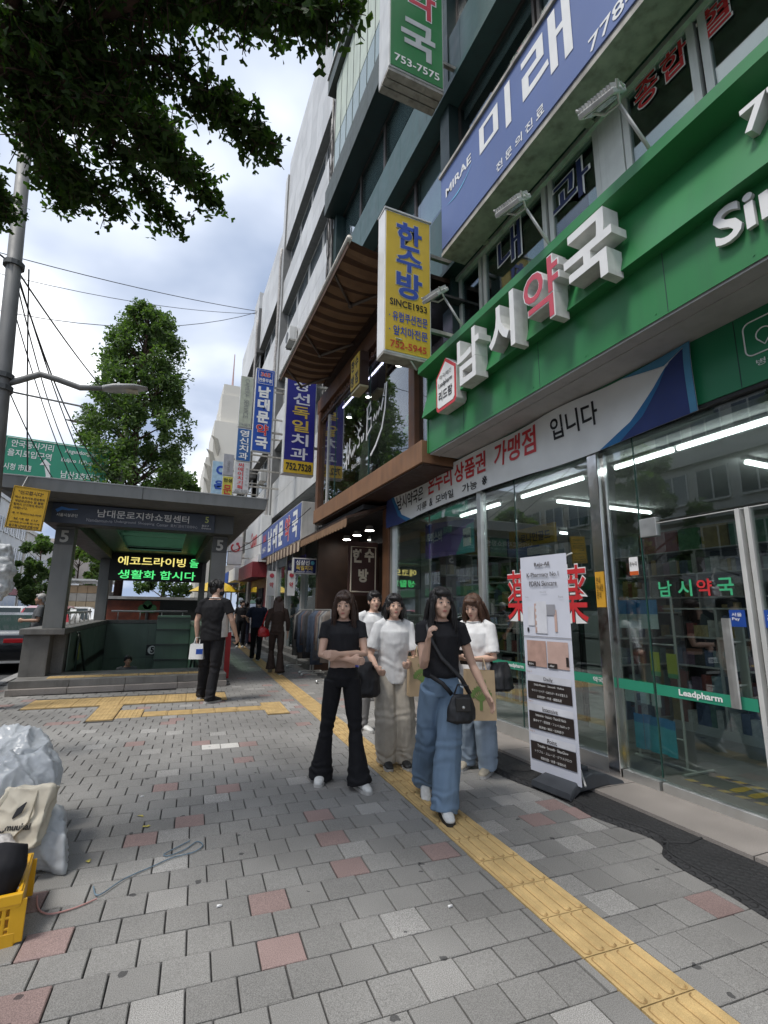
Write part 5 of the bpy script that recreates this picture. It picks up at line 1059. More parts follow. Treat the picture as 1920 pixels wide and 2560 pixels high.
m_rgreen = M('road_sign_green', (.02, .27, .16), .4, var=.05); rs = thing('road_sign', 'large green road direction sign with white lettering above the entrance roof', 'road sign', (-4.1, 20.2, 5.5))
u = Vector((1, 0, -.03)).normalized(); v = Vector((.03, 0, 1)).normalized(); c0 = Vector((-4.04, 20.2, 6.40)); K_ = .808; n_ = u.cross(v)
G().obox(c0, u, v, n_, 1.98*K_, 1.05*K_, .03).put('panel', m_rgreen, rs, bev=.02)
g = G(); g.tube([c0+n_*.033+u*a_*K_+v*b_*K_ for a_, b_ in ((-1.9, -.98), (1.9, -.98), (1.9, .98), (-1.9, .98), (-1.9, -.98))], .012, 4); g.put('border', m_wprint, rs); UV = (tuple(u), tuple(v)); o_ = c0+n_*.034
for s_, a_, b_, w, h in (('안국동사거리', -.95, .74, 1.55, .32), ('Angukdong Jct', .88, .70, 1.25, .24), ('을지로입구역', -1.0, .32, 1.6, .32), ('Euljiro 1(il)-ga Stn', .98, .28, 1.6, .22), ('남산3호터널', 1.0, -.36, 1.5, .34), ('시청 市廳', -1.35, -.30, 1.0, .3)): text(rs, s_, o_+u*a_*K_+v*b_*K_, w*K_, h*K_, m_wprint, UV, .012)
g = G(); g.tube([o_+u*(-.16)+v*-.8, o_+u*(-.16)+v*-.4, o_+u*(-.26)+v*-.04], [(.07, .002)]*3, 6, side=u); g.face(*[o_+n_*.004+u*a_*K_+v*b_*K_ for a_, b_ in ((-.58, -.08), (-.16, -.02), (-.42, .22))]); g.put('arrow', m_wprint, rs)
G().tube([c0+u*1.58-v*.15+Vector((0, .1, 0)), (-1.9, 20.4, 6.2)], .07, 8).put('arm', m_alu, rs); G().tube([(-1.95, 20.4, 0), (-1.95, 20.4, 6.8)], .12, 10).put('post', m_pole, rs)

# ================================================================ trees
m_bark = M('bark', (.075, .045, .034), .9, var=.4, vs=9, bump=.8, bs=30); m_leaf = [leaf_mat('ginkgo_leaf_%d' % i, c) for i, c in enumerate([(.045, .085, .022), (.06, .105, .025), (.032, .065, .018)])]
def ginkgo(g, p, ax, nr, s, cm):
    """fan-shaped leaf: stalk end p, pointing along ax, face normal nr"""
    ax = ax.normalized(); sd_ = ax.cross(nr)
    if sd_.length < 1e-4: sd_ = ax.orthogonal()
    sd_.normalize(); nn = sd_.cross(ax); g.cm = cm
    P = [p]+[p+ax*(s*math.cos(t))+sd_*(s*math.sin(t))*1.0+nn*(s*.12*math.cos(t*2.2)) for t in (-.95, -.5)]+[p+ax*s*.66]+[p+ax*(s*math.cos(t))+sd_*(s*math.sin(t))+nn*(s*.12*math.cos(t*2.2)) for t in (.5, .95)]
    k = len(g.v); g.v += [tuple(q) for q in P]; g.f += [(k, k+1, k+2, k+3), (k, k+3, k+4, k+5)]; g.mi += [cm, cm]
def rv(R): return Vector((R.gauss(0, 1), R.gauss(0, 1), R.gauss(0, 1)))
def near_tree():
    R = random.Random(5)
    t = thing('ginkgo_tree', 'dark near ginkgo tree whose leafy boughs hang over the top left', 'tree', (-2.35, 3.2, 0))
    tr = G(); tr.tube([(-2.35, 3.2, -.02), (-2.36, 3.2, 1.5), (-2.3, 3.2, 3.2), (-2.3, 3.15, 4.4), (-2.35, 3.2, 6), (-2.3, 3.2, 9)], [.22, .19, .17, .15, .11, .04], 14)
    S = Vector((-2.3, 3.17, 4.0)); F_ = Vector((-1.15, 3.06, 4.62))
    tips = [[F_, (-.3, 2.85, 4.85), (.40, 2.95, 4.62)], [F_, (-.3, 2.5, 4.95), (.15, 2.3, 4.85), (.60, 2.0, 4.62)], [F_, (-.5, 3.2, 4.8), (.06, 3.55, 4.6)], [F_, (-.75, 3.4, 4.8), (-.25, 3.95, 4.6)], [F_, (-1.1, 3.7, 4.8), (-.95, 4.15, 4.62)], [(-2.2, 3.2, 4.3), (-1.7, 3.9, 4.8), (-1.48, 4.45, 4.62)],
            [F_, (-.6, 2.4, 5.0), (-.1, 1.8, 5.0), (.3, 1.5, 4.9)], [F_, (-.9, 2.2, 5.0), (-.7, 1.6, 5.0)], [(-2.2, 3.2, 4.4), (-1.6, 2.6, 5.1), (-1.2, 1.9, 5.2)], [F_, (-.5, 2.9, 5.3), (.2, 2.7, 5.5), (.45, 2.45, 5.3)], [F_, (-.7, 3.5, 5.4), (-.35, 4.0, 5.5)], [(-2.2, 3.2, 4.6), (-1.5, 3.5, 5.5), (-1.0, 4.1, 5.6)], [(-2.3, 3.2, 4.2), (-2.2, 3.9, 4.9), (-2.1, 4.6, 5.0)], [F_, (-.2, 2.2, 5.6), (.1, 1.9, 5.7)],
            [F_, (-.6, 3.0, 4.55), (-.1, 3.2, 4.45)], [F_, (-1.0, 3.5, 4.5), (-.6, 3.8, 4.45)]]
    tr.tube([S, S.lerp(F_, .5)+Vector((0, 0, .05)), F_], [.12, .10, .075], 10)
    g = G()
    for pl_ in tips:
        P = [Vector(q) for q in pl_]; n = len(P); tr.tube(P, [.045-.036*i/(n-1) for i in range(n)], 7)
        L = sum((P[i+1]-P[i]).length for i in range(n-1))
        for _ in range(int(L*140)):       # twigs with leaf spurs
            f = R.random()**.8*(n-1); i = min(n-2, int(f)); c = P[i].lerp(P[i+1], f-i); fall = 1-.55*f/(n-1)
            if f < .25 and R.random() < .5: continue
            d = rv(R); d.z *= .55; d = d.normalized()*R.uniform(.12, .42)*fall; e = c+d+Vector((0, 0, -.05))
            tr.tube([c, c.lerp(e, .5)+rv(R)*.012, e], [.006, .004, .0025], 4, cap=False)
            for k in range(R.randint(5, 10)):
                q = c.lerp(e, R.uniform(.25, 1.05)); ax = rv(R)+d.normalized()*.8+Vector((0, 0, -.7)); ginkgo(g, q+ax.normalized()*.02, ax, rv(R)+Vector((0, 0, 1.2)), R.uniform(.030, .050), R.randrange(3))
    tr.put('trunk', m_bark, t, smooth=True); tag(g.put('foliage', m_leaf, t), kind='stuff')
near_tree()
def crown_tree(name, label, base, h, prof, nl, ls, seed, mats, trunk_r=.16, grp=None, zb=.2):
    R = random.Random(seed); b = Vector(base); t = thing(name, label, 'tree', base, grp); tr = G(); g = G()
    tr.tube([b-Vector((0, 0, .1)), b+Vector((.05, 0, h*.4)), b+Vector((0, .05, h*.75)), b+Vector((0, 0, h*.97))], [trunk_r, trunk_r*.8, trunk_r*.5, .03], 10)
    def pr(z):
        for (z0, r0), (z1, r1) in zip(prof, prof[1:]):
            if z0 <= z <= z1: return r0+(r1-r0)*(z-z0)/(z1-z0)
        return 0
    cl = []
    nb = int(nl/130)
    for i in range(nb):
        z = h*(zb+(1-zb)*R.random()**.85); rr_ = pr(z/h); a = R.random()*6.283; q = rr_*math.sqrt(R.uniform(.15, 1)); p = b+Vector((q*math.cos(a), q*math.sin(a), z)); p += Vector((0, 0, .3*noise.noise(p*.9))); cl.append((p, .13+.34*R.random()**1.2*min(1, rr_+.2)))
        if i % 3 == 0: o_ = b+Vector((0, 0, max(h*.18, z-q*.7-.3))); tr.tube([o_, o_.lerp(p, .6)+rv(R)*.08, p], [.05, .03, .012], 5, cap=False)
    for p, s_ in cl:
        out_ = Vector((p.x-b.x, p.y-b.y, .25))
        for k in range(130):
            d = rv(R); d = d.normalized()*(R.random()**.5)*s_*1.5; ax = rv(R)+out_.normalized()*.5; ginkgo(g, p+d, ax, rv(R)+Vector((0, 0, .8)), ls*R.uniform(.7, 1.2), R.randrange(len(mats)))
    tr.put('trunk', m_bark, t, smooth=True); tag(g.put('foliage', mats, t), kind='stuff')
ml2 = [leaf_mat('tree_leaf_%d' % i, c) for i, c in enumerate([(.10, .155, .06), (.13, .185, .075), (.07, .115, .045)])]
crown_tree('ginkgo_tree', 'tall columnar ginkgo tree rising behind the entrance roof', (-1.75, 21.6, 0), 14.0, [(.2, 1.2), (.33, 2.0), (.45, 2.15), (.52, 1.9), (.6, 2.1), (.7, 1.8), (.8, 1.4), (.86, 1.4), (.93, 1.1), (.97, .8), (1, .5)], 46000, .105, 3, ml2)
crown_tree('street_tree', 'round green tree across the road behind the grey-haired man', (-15.4, 76, 0), 10.2, [(.2, 1.5), (.45, 3.0), (.7, 2.9), (.9, 1.8), (1, .3)], 9000, .34, 7, ml2, grp='trees across the road')
crown_tree('street_tree', 'lighter green tree across the road seen between the entrance pillars', (-11.6, 80, 0), 9.6, [(.2, 1.5), (.45, 3.4), (.7, 3.1), (.9, 1.9), (1, .3)], 9000, .34, 8, [leaf_mat('light_leaf', (.11, .17, .04))]+ml2, grp='trees across the road')
crown_tree('street_tree', 'tree whose top shows over the entrance roof beside the blade signs', (-.3, 42, 0), 12.5, [(.2, 1.5), (.45, 3.0), (.7, 3.0), (.9, 1.9), (1, .3)], 9000, .22, 9, ml2, grp='trees along the pavement')
crown_tree('street_tree', 'tree out of view beside the kerb that shows in the glass', (-3.4, -4.5, 0), 9, [(.2, 1.2), (.45, 2.4), (.7, 2.4), (.9, 1.4), (1, .3)], 9000, .16, 10, ml2, grp='trees along the pavement') if False else None
for i, (y, h) in enumerate(((8, 9.5), (19, 10.5), (31, 9))): crown_tree('street_tree', 'avenue tree on the far pavement reflected in the glass, '+['nearest', 'middle', 'farthest'][i]+' of three', (-16.6, y, 0), h, [(.2, 1.2), (.4, 2.6), (.65, 2.8), (.9, 1.6), (1, .3)], 8000, .26, 20+i, ml2, grp='avenue trees on the far pavement')
# ================================================================ people
m_skin = M('skin', (.62, .40, .30), .5, var=.06, vs=12, spec=.35)
m_skin2 = M('skin_tan', (.42, .25, .17), .5, var=.06, vs=12, spec=.35)
m_hair = M('hair_black', (.012, .010, .010), .42, var=.3, vs=40, bump=.4, bs=220); m_hair_b = M('hair_brown', (.045, .022, .014), .42, var=.3, vs=40, bump=.4, bs=220); m_hair_g = M('hair_grey', (.38, .37, .36), .5, var=.25, vs=40, bump=.4, bs=220)
def cloth(name, col, var=.12, vs=14, bump=.12, bs=350, rough=.85): return M(name, col, rough, var=var, vs=vs, bump=bump, bs=bs, spec=.25)
c_black = cloth('cloth_black', (.011, .011, .013)); c_black2 = cloth('cloth_black_soft', (.017, .017, .020)); c_white = cloth('cloth_white', (.66, .66, .66)); c_denim = cloth('denim_blue', (.15, .22, .31), .18, 2.5); c_denim_l = cloth('denim_light', (.30, .37, .45), .22, 5)
c_beige = cloth('cotton_beige', (.42, .38, .32)); c_greyj = cloth('denim_grey', (.20, .20, .205), .22, 5); c_brown = cloth('cloth_brown', (.05, .034, .028)); c_grey = cloth('cloth_grey', (.10, .105, .11)); c_navy = cloth('cloth_navy', (.02, .025, .045))
m_shoe_w = M('shoe_white', (.62, .62, .60), .5, var=.15, vs=30); m_shoe_b = M('shoe_black', (.02, .02, .02), .5, var=.2, vs=30); m_sole = M('shoe_sole', (.45, .44, .42), .7, var=.2, vs=30); m_shoe_c = M('shoe_cream', (.45, .40, .31), .6, var=.2, vs=30)
m_eye = M('eye_dark', (.015, .01, .01), .2, var=0); m_lip = M('lip', (.42, .15, .13), .45, var=0); m_sclera = M('eye_white', (.34, .30, .28), .4, var=0); m_bag = M('bag_black', (.014, .014, .016), .5, var=.2, vs=20, bump=.1, bs=200)
WS = bpy.data.scenes.new('work')      # scratch scene for the remesh step, removed at the end
def remesh(g, vox, it, amp=0., fr=(9, 9, 5), seed=0., wave=None):
    me = g.mesh('tmp'); o = bpy.data.objects.new('tmp', me); WS.collection.objects.link(o)
    r = o.modifiers.new('r', 'REMESH'); r.mode = 'VOXEL'; r.voxel_size = vox
    if it: s_ = o.modifiers.new('s', 'SMOOTH'); s_.factor = .5; s_.iterations = it
    WS.view_layers[0].update(); dg = WS.view_layers[0].depsgraph; ev = o.evaluated_get(dg); m2 = bpy.data.meshes.new_from_object(ev)
    out = G(); nrm = [v.normal.copy() for v in m2.vertices]
    for v, n in zip(m2.vertices, nrm):
        p = v.co.copy()
        if amp:
            q = Vector((p.x*fr[0]+seed, p.y*fr[1], p.z*fr[2])); k = amp*(noise.noise(q)+.5*noise.noise(q*2.3))
            if wave: k += wave(p)
            p += n*k
        out.v.append(tuple(p))
    out.f = [tuple(p.vertices) for p in m2.polygons]; out.mi = [0]*len(out.f)
    bpy.data.objects.remove(o); bpy.data.meshes.remove(me); bpy.data.meshes.remove(m2); return out
def xf(g, k0, mat): 
    for i in range(k0, len(g.v)): g.v[i] = tuple(mat @ Vector(g.v[i]))
def person(label, loc, heading, H, J=None, feet=None, top=None, bottom=None, shoes=m_shoe_b, sole=None, hair=m_hair, hairstyle='short', skin=None, sleeve=.5, leg='straight', topz=(.93, 1.45), vox=.008, hyaw=0., hpitch=0., crop=False, fem=False, grip=(0.3, 0.3), palm=(None, None), panel=None, neckw=.0, toes=(0., 0.), lift=(0., 0.), mask=None, extra_top=0., legw=1.0):
    s = H/1.7; a = rad(heading); F = Vector((math.sin(a), math.cos(a), 0)); R_ = Vector((math.cos(a), -math.sin(a), 0)); O = Vector((*loc, 0)) if len(loc) == 2 else Vector(loc)
    skin = skin or m_skin; Wd = lambda x, y, z: O+R_*x*s+F*y*s+Vector((0, 0, z*s))
    k = .92 if fem else 1.0
    D = dict(pel=(0, 0, .93), hipL=(-.085, 0, .88), hipR=(.085, 0, .88), neck=(0, -.01, 1.44), head=(0, .03, 1.585), shL=(-.175*k, -.01, 1.385), shR=(.175*k, -.01, 1.385), elL=(-.235, -.03, 1.11), elR=(.235, -.03, 1.11), wrL=(-.25, .06, .87), wrR=(.25, .06, .87))
    D.update(J or {}); P = {n: Wd(*v) for n, v in D.items()}
    for sd in 'LR':
        i = 0 if sd == 'L' else 1
        fx = Vector((*feet[i], 0)) if feet else Wd((-.1, .1)[i], 0, 0); fx.z = O.z
        P['ank'+sd] = fx+Vector((0, 0, (.085+lift[i])*s)); hp = P['hip'+sd]; an = P['ank'+sd]
        mid = hp.lerp(an, .52); full = .80*s; d = (hp-an).length; bend = math.sqrt(max(0, (full/2)**2-(d/2)**2)) if d < full else 0
        P['kn'+sd] = mid+F*min(bend, .2*s)*.9
        if J and 'kn'+sd in J: P['kn'+sd] = Wd(*J['kn'+sd])
    t = thing('person', label, 'person', tuple(O)); sX = tuple(R_)
    hd = rad(heading+hyaw); hF = Vector((math.sin(hd), math.cos(hd), 0)); hR = Vector((math.cos(hd), -math.sin(hd), 0)); hM = Matrix.Translation(P['head']) @ Matrix((hR, hF, Vector((0, 0, 1)))).transposed().to_4x4() @ Matrix.Rotation(hpitch, 4, 'X') @ Matrix.Scale(s*1.0, 4)
    # --- body: one continuous skin surface
    g = G(); k0 = len(g.v)
    g.ball((0, -.008, .022), (.076, .095, .10), 16, 12); g.ball((0, .028, -.035), (.06, .066, .085), 14, 10); g.ball((0, .06, -.095), (.03, .028, .026), 10, 8); g.tube([(0, .083, .014), (0, .098, -.012), (0, .102, -.030)], [.007, .010, .014], 8)
    for e in (-1, 1): g.ball((e*.077, .0, -.012), (.013, .024, .032), 8, 6); g.ball((e*.042, .055, -.03), (.022, .025, .022), 8, 6)
    xf(g, k0, hM)
    g.tube([hM @ Vector((0, -.02, -.03)), P['neck'].lerp(P['head'], .4), P['neck'], P['neck']-Vector((0, 0, .05*s))], [.050*s, .050*s*k, .058*s*k, .075*s*k], 12)
    def TR(z, rx, ry, dy=0): c = P['pel'].lerp(P['neck'], (z-.93)/(1.44-.93)); return c+F*dy*s, (rx*s*k, ry*s)
    rings = [TR(.86, .13, .09), TR(.95, .135, .09), TR(1.08, .125, .085), TR(1.2, .135, .09), TR(1.32, .15, .095), TR(1.40, .13, .075), TR(1.45, .07, .055)]
    g.tube([r[0] for r in rings], [r[1] for r in rings], 14, side=sX)
    for sd, e in (('L', -1), ('R', 1)):
        sh_, el, wr = P['sh'+sd], P['el'+sd], P['wr'+sd]; i = 0 if sd == 'L' else 1
        g.tube([sh_.lerp(P['neck'], .35), sh_, sh_.lerp(el, .5), el, el.lerp(wr, .3), el.lerp(wr, .75), wr], [.05*s, .052*s*k, .046*s*k, .038*s*k, .040*s*k, .030*s*k, .025*s*k], 12)
        d = (wr-el).normalized(); pn = Vector(palm[i]) if palm[i] else (-R_*e+F*.25); pn = (pn-d*pn.dot(d)).normalized(); w_ = d.cross(pn)
        pc = wr+d*.05*s; g.tube([wr-d*.01, wr+d*.03*s, wr+d*.075*s, wr+d*.092*s], [(.026*s, .02*s), (.038*s, .017*s), (.041*s, .016*s), (.036*s, .013*s)], 12, side=tuple(w_))
        G_ = grip[i]
        for q, (off, ln) in enumerate(((-.030, .062), (-.010, .072), (.010, .068), (.030, .054))):
            b0 = wr+d*.082*s+w_*off*s; a1 = G_*1.0; d1 = (d*math.cos(a1)+pn*math.sin(a1)); d2 = (d*math.cos(a1*2.1)+pn*math.sin(a1*2.1)); d3 = (d*math.cos(a1*2.9)+pn*math.sin(a1*2.9))
            g.tube([b0-d*.02*s, b0+d1*ln*.45*s, b0+d1*ln*.45*s+d2*ln*.35*s, b0+d1*ln*.45*s+d2*ln*.35*s+d3*ln*.25*s], [.0095*s, .0092*s, .0085*s, .007*s], 8)
        tb = wr+d*.025*s+F*.0; th_d = (F if abs(w_.dot(F)) > .5 else -w_); th_d = w_*(1 if w_.dot(F) > 0 else -1)
        g.tube([tb+th_d*.02*s, tb+th_d*.045*s+d*.025*s+pn*.01*s, tb+th_d*.052*s+d*.055*s+pn*.022*s], [.013*s, .0115*s, .009*s], 8)
        hp, kn, an = P['hip'+sd], P['kn'+sd], P['ank'+sd]; g.tube([hp, hp.lerp(kn, .5), kn, kn.lerp(an, .35), an, an-Vector((0, 0, .04*s))+F*.02*s], [.075*s, .068*s, .05*s, .052*s, .034*s, .034*s], 12)
    remesh(g, vox*.9, 2).put('body', skin, t, smooth=True)
    # --- face
    for e in (-1, 1):
        q = G(); q.ball((e*.031, .079, .006), (.0135, .0095, .006), 12, 8); xf(q, 0, hM); ey = q.put('eye', m_sclera, t, smooth=True); q = G(); q.ball((e*.031, .0868, .006), (.0066, .0028, .0058), 10, 6); xf(q, 0, hM); q.put('iris', m_eye, ey, smooth=True); q = G(); q.tube([(e*.014, .090, .026), (e*.032, .089, .031), (e*.05, .079, .027)], [(.002, .0015), (.0024, .0015), (.0014, .001)], 6); xf(q, 0, hM); q.put('eyebrow', hair, t, smooth=True)
    q = G(); q.ball((0, .0885, -.0585), (.021, .006, .0038), 12, 6); q.ball((0, .0885, -.066), (.018, .0065, .0046), 12, 6); xf(q, 0, hM); q.put('mouth', m_lip, t, smooth=True)
    if mask:
        q = G(); q.ball((0, .05, -.058), (.066, .062, .052), 14, 10); xf(q, 0, hM); q.put('face_mask', mask, t, smooth=True)
    # --- hair
    q = G(); q.ball((0, -.018, .040), (.088, .102, .093), 16, 12); q.ball((0, -.055, -.01), (.078, .055, .075), 12, 8); q.ball((0, .055, .082), (.066, .045, .032), 12, 8)
    for e in (-1, 1): q.ball((e*.076, .012, .035), (.018, .05, .05), 8, 6)
    if hairstyle == 'long':
        for i in range(7):
            x = -.075+.025*i; q.tube([(x, -.05, .03), (x*1.15, -.085, -.08), (x*1.25, -.10, -.2), (x*1.2, -.10, -.34), (x*.9, -.09, -.44)], [.035, .04, .042, .034, .012], 8)
        for e in (-1, 1): q.tube([(e*.082, .02, .03), (e*.09, .02, -.08), (e*.1, .03, -.2), (e*.1, .04, -.30)], [.022, .026, .024, .008], 8)
    if hairstyle == 'bob':
        for i in range(9):
            an_ = math.pi*(.0+i/8); q.tube([(.08*math.cos(an_), -.03-.07*math.sin(an_), .04), (.092*math.cos(an_), -.03-.08*math.sin(an_), -.06), (.088*math.cos(an_), -.03-.07*math.sin(an_), -.14)], [.03, .033, .016], 8)
    xf(q, 0, hM); hq = remesh(q, vox*.8, 2, .004*s, (60, 60, 25))
    if vox < .011:
        RH = random.Random(int(H*1000)+len(label)); k1 = len(hq.v)
        for _ in range(220 if vox < .0085 else 120):
            az = RH.uniform(-math.pi, math.pi); fr_ = abs(az) < .95; ph1 = RH.uniform(1.0, 1.25) if fr_ else (1.75 if hairstyle == 'short' else 1.6); pts_ = []
            az += RH.uniform(-.1, .1); jit = RH.uniform(.97, 1.07)
            for i_ in range(5):
                ph_ = .15+(ph1-.15)*i_/4; a2 = az+.12*math.sin(i_+az*7); pts_.append(Vector((.091*jit*math.sin(ph_)*math.sin(a2), -.018+.106*jit*math.sin(ph_)*math.cos(a2), .036+.097*jit*math.cos(ph_))))
            if not fr_ and hairstyle in ('long', 'bob'):
                ln_ = RH.uniform(.10, .16) if hairstyle == 'bob' else RH.uniform(.2, .42); e0 = pts_[-1]; sd0 = RH.uniform(-.03, .03)
                for i_ in range(1, 5): pts_.append(e0+Vector((e0.x*.25*math.sin(i_*.8)+sd0*i_/4, -.035*i_/4 if e0.y < .02 else .01*i_, -ln_*i_/4)))
            nn_ = len(pts_); hq.tube([hM @ p_ for p_ in pts_], [.0065*s*(1-.75*i_/(nn_-1)) for i_ in range(nn_)], 4)
    hq.put('hair', hair, t, smooth=True)
    # --- trousers
    g = G(); prf = dict(straight=[(0, .098), (.22, .095), (.5, .078), (.75, .072), (1.0, .070)], flare=[(0, .095), (.25, .088), (.5, .066), (.72, .082), (1.0, .125)], wide=[(0, .105), (.25, .118), (.5, .118), (.75, .118), (1.0, .115)], baggy=[(0, .105), (.25, .125), (.5, .128), (.8, .125), (1.0, .105)])[leg]
    wz = .99 if not crop else 1.0
    g.tube([TR(.85, .14, .11)[0], TR(.93, .16, .115)[0], TR(wz, .14, .105)[0], TR(wz+.015, .138, .1)[0]], [(.13*s*k, .10*s), (.172*s*k, .122*s), (.147*s*k, .106*s), (.142*s*k, .10*s)], 18, side=sX)
    for sd in 'LR':
        hp, kn, an = P['hip'+sd]+Vector((0, 0, .03*s)), P['kn'+sd], P['ank'+sd]; end = an+(an-kn).normalized()*.045*s; L1 = .5; pts, rr_ = [], []
        for f, r in prf:
            p = hp.lerp(kn, f/.5) if f <= .5 else kn.lerp(end, (f-.5)/.5); pts.append(p); rr_.append((r*s*.92*legw, r*s*1.04*legw))
        pts.insert(3, pts[2].lerp(pts[3], .5)); rr_.insert(3, tuple((rr_[2][j]+rr_[3][j])/2 for j in (0, 1)))
        g.tube(pts, rr_, 16, side=sX)
    zk = O.z+.48*s; za = O.z+.1*s
    wv = lambda p: (.005*math.sin(p.z*70+5*noise.noise(p*8))*max(0, 1-abs(p.z-zk)/(.16*s))+(.006*math.sin(p.z*85+6*noise.noise(p*9))*max(0, 1-abs(p.z-za)/(.14*s))))*s
    tro = remesh(g, vox, 3, (.015 if leg in ('wide', 'baggy') else .008)*s, (10, 10, 3.2), H*7, wv).put('trousers', bottom, t, smooth=True)
    # --- top
    if top:
        z0, z1 = topz; g = G(); ex = extra_top
        zz = [z0, z0+.03, 1.08, 1.2, 1.32, 1.39, 1.43]; rx = [.165+ex, .168+ex, .155+ex, .165+ex, .18+ex*.5, .165, .10]; ry = [.122+ex, .125+ex, .115+ex, .122+ex, .125+ex*.5, .10, .07]
        if fem: ry[3] += .012; ry[4] += .012
        zs = [z for z in zz if z >= z0-1e-6 and (z > z0 or z == z0)]
        zs = sorted(set([z0]+[z for z in zz if z > z0+.02])); 
        def itp(A, z): 
            for (za_, a0), (zb_, b0) in zip(zip(zz, A), list(zip(zz, A))[1:]):
                if za_ <= z <= zb_: return a0+(b0-a0)*(z-za_)/(zb_-za_)
            return A[0] if z < zz[0] else A[-1]
        rs = [TR(z, itp(rx, z), itp(ry, z)) for z in zs]; g.tube([r[0] for r in rs], [r[1] for r in rs], 18, side=sX)
        for sd in 'LR':
            sh_, el, wr = P['sh'+sd], P['el'+sd], P['wr'+sd]; pts = [sh_.lerp(P['neck'], .45), sh_, sh_.lerp(el, min(1, sleeve*.9)), sh_.lerp(el, min(1, sleeve))]
            rr_ = [.06*s, .068*s*k, (.066+ex*.4)*s*k, (.068+ex*.4)*s*k]
            if sleeve > 1: f = sleeve-1; pts = [pts[0], sh_, sh_.lerp(el, .5), el, el.lerp(wr, f)]; rr_ = [.06*s, .066*s, .06*s, .055*s, .046*s]
            g.tube(pts, rr_, 12)
        remesh(g, vox, 3, .007*s, (9, 9, 6), H*3, lambda p: .004*s*math.sin(p.z*55+7*noise.noise(p*6))*max(0, 1-abs(p.z-O.z-1.05*s)/(.2*s))).put('top', top, t, smooth=True)
        q = G(); cpt = TR(1.435, 0, 0)[0]; ring = [cpt+R_*(math.cos(x_*.42)*.082*s*k)+F*(math.sin(x_*.42)*.072*s+.008)+Vector((0, 0, (-.012*math.sin(x_*.42)+.006)*s)) for x_ in range(16)]; q.tube(ring, .007*s, 6); q.put('collar', top if not neckw else c_white, t, smooth=True)
    # --- shoes
    for i, sd in enumerate('LR'):
        an = P['ank'+sd]; an0 = Vector((an.x, an.y, an.z-.085*s)); ta = rad(heading+toes[i]); f = Vector((math.sin(ta), math.cos(ta), 0)); sdv = Vector((math.cos(ta), -math.sin(ta), 0)); up = Vector((0, 0, 1))
        if lift[i] > .02: f = (f-up*.55).normalized(); up = sdv.cross(f)
        q = G(); q.tube([an0-f*.075*s+up*.045*s, an0-f*.03*s+up*.06*s, an0+f*.05*s+up*.055*s, an0+f*.12*s+up*.04*s, an0+f*.175*s+up*.03*s, an0+f*.19*s+up*.026*s], [(.030*s, .034*s), (.038*s, .05*s), (.042*s, .042*s), (.046*s, .03*s), (.036*s, .02*s), (.015*s, .012*s)], 14, side=tuple(sdv))
        o = remesh(q, .008, 1).put('shoe', shoes, t, smooth=True)
        q = G(); pr_ = [(-.085, .028), (-.06, .036), (.04, .040), (.12, .048), (.175, .036), (.195, .012)]; P_ = [an0+f*y*s+sdv*x*s for y, x in pr_]+[an0+f*y*s-sdv*x*s for y, x in reversed(pr_)]; n = len(P_); q.v = [tuple(p_) for p_ in P_]+[tuple(p_+up*.024*s) for p_ in P_]; q.f = [tuple(reversed(range(n))), tuple(range(n, 2*n))]+[(i_, (i_+1) % n, n+(i_+1) % n, n+i_) for i_ in range(n)]; q.mi = [0]*len(q.f); q.put('sole', sole or m_sole, o)
    if panel:     # contrasting side panel on the shirt
        e = panel; q = G(); L0 = [TR(z, .172+extra_top, .0, dy) for z, dy in ((.90, 0), (1.0, 0), (1.12, .0), (1.24, 0))]
        for j in range(3):
            p0, p1 = L0[j], L0[j+1]
            def pt(pp, dy): return pp[0]+R_*e*(pp[1][0]+.012*s)*(1-dy*dy*9)+F*(dy*s)
            for dy0, dy1 in ((-.125, -.085), (-.085, -.04), (-.04, 0), (0, .045)): 
                sh = .65 if j == 2 else 1; q.face(pt(p0, dy0), pt(p0, dy1), pt(p1, dy1*(sh)), pt(p1, dy0*(sh)))
        q.put('side_panel', c_white, t, smooth=True)
    return t, P, (R_, F, s, Wd)

# foreground woman, black flared jeans, arms folded
person('woman in black flared jeans and black crop top walking with folded arms', (1.48, 4.30), 198, 1.60, J=dict(elR=(.20, .06, 1.13), wrR=(-.06, .20, 1.10), elL=(-.20, .06, 1.14), wrL=(.05, .22, 1.15)), feet=((1.60, 4.16), (1.36, 4.46)), top=c_black2, bottom=c_black, shoes=m_shoe_w, hair=m_hair_b, hairstyle='long', leg='flare', topz=(1.09, 1.45), vox=.007, crop=True, fem=True, sleeve=.45, grip=(.5, .5), palm=((.3, 1, -.2), (-.3, 1, .2)), hpitch=-.15, toes=(-28, 6), hyaw=10)
# foreground woman, blue wide jeans, one arm raised
tB, PB_, fB = person('woman in wide blue jeans and black tee with a black shoulder bag', (2.03, 3.52), 200, 1.62, J=dict(elR=(.16, .10, 1.08), wrR=(.14, .22, 1.30), elL=(-.27, -.04, 1.08), wrL=(-.36, .06, .86), hipR=(.085, .0, .88)), feet=((1.97, 3.40), (2.06, 3.86)), top=c_black2, bottom=c_denim, shoes=m_shoe_w, sole=m_shoe_b, hair=m_hair, hairstyle='long', leg='wide', topz=(.99, 1.45), vox=.007, fem=True, sleeve=.42, grip=(.28, .6), lift=(0, .05), toes=(-5, 5), hyaw=-10, legw=.98, crop=True)
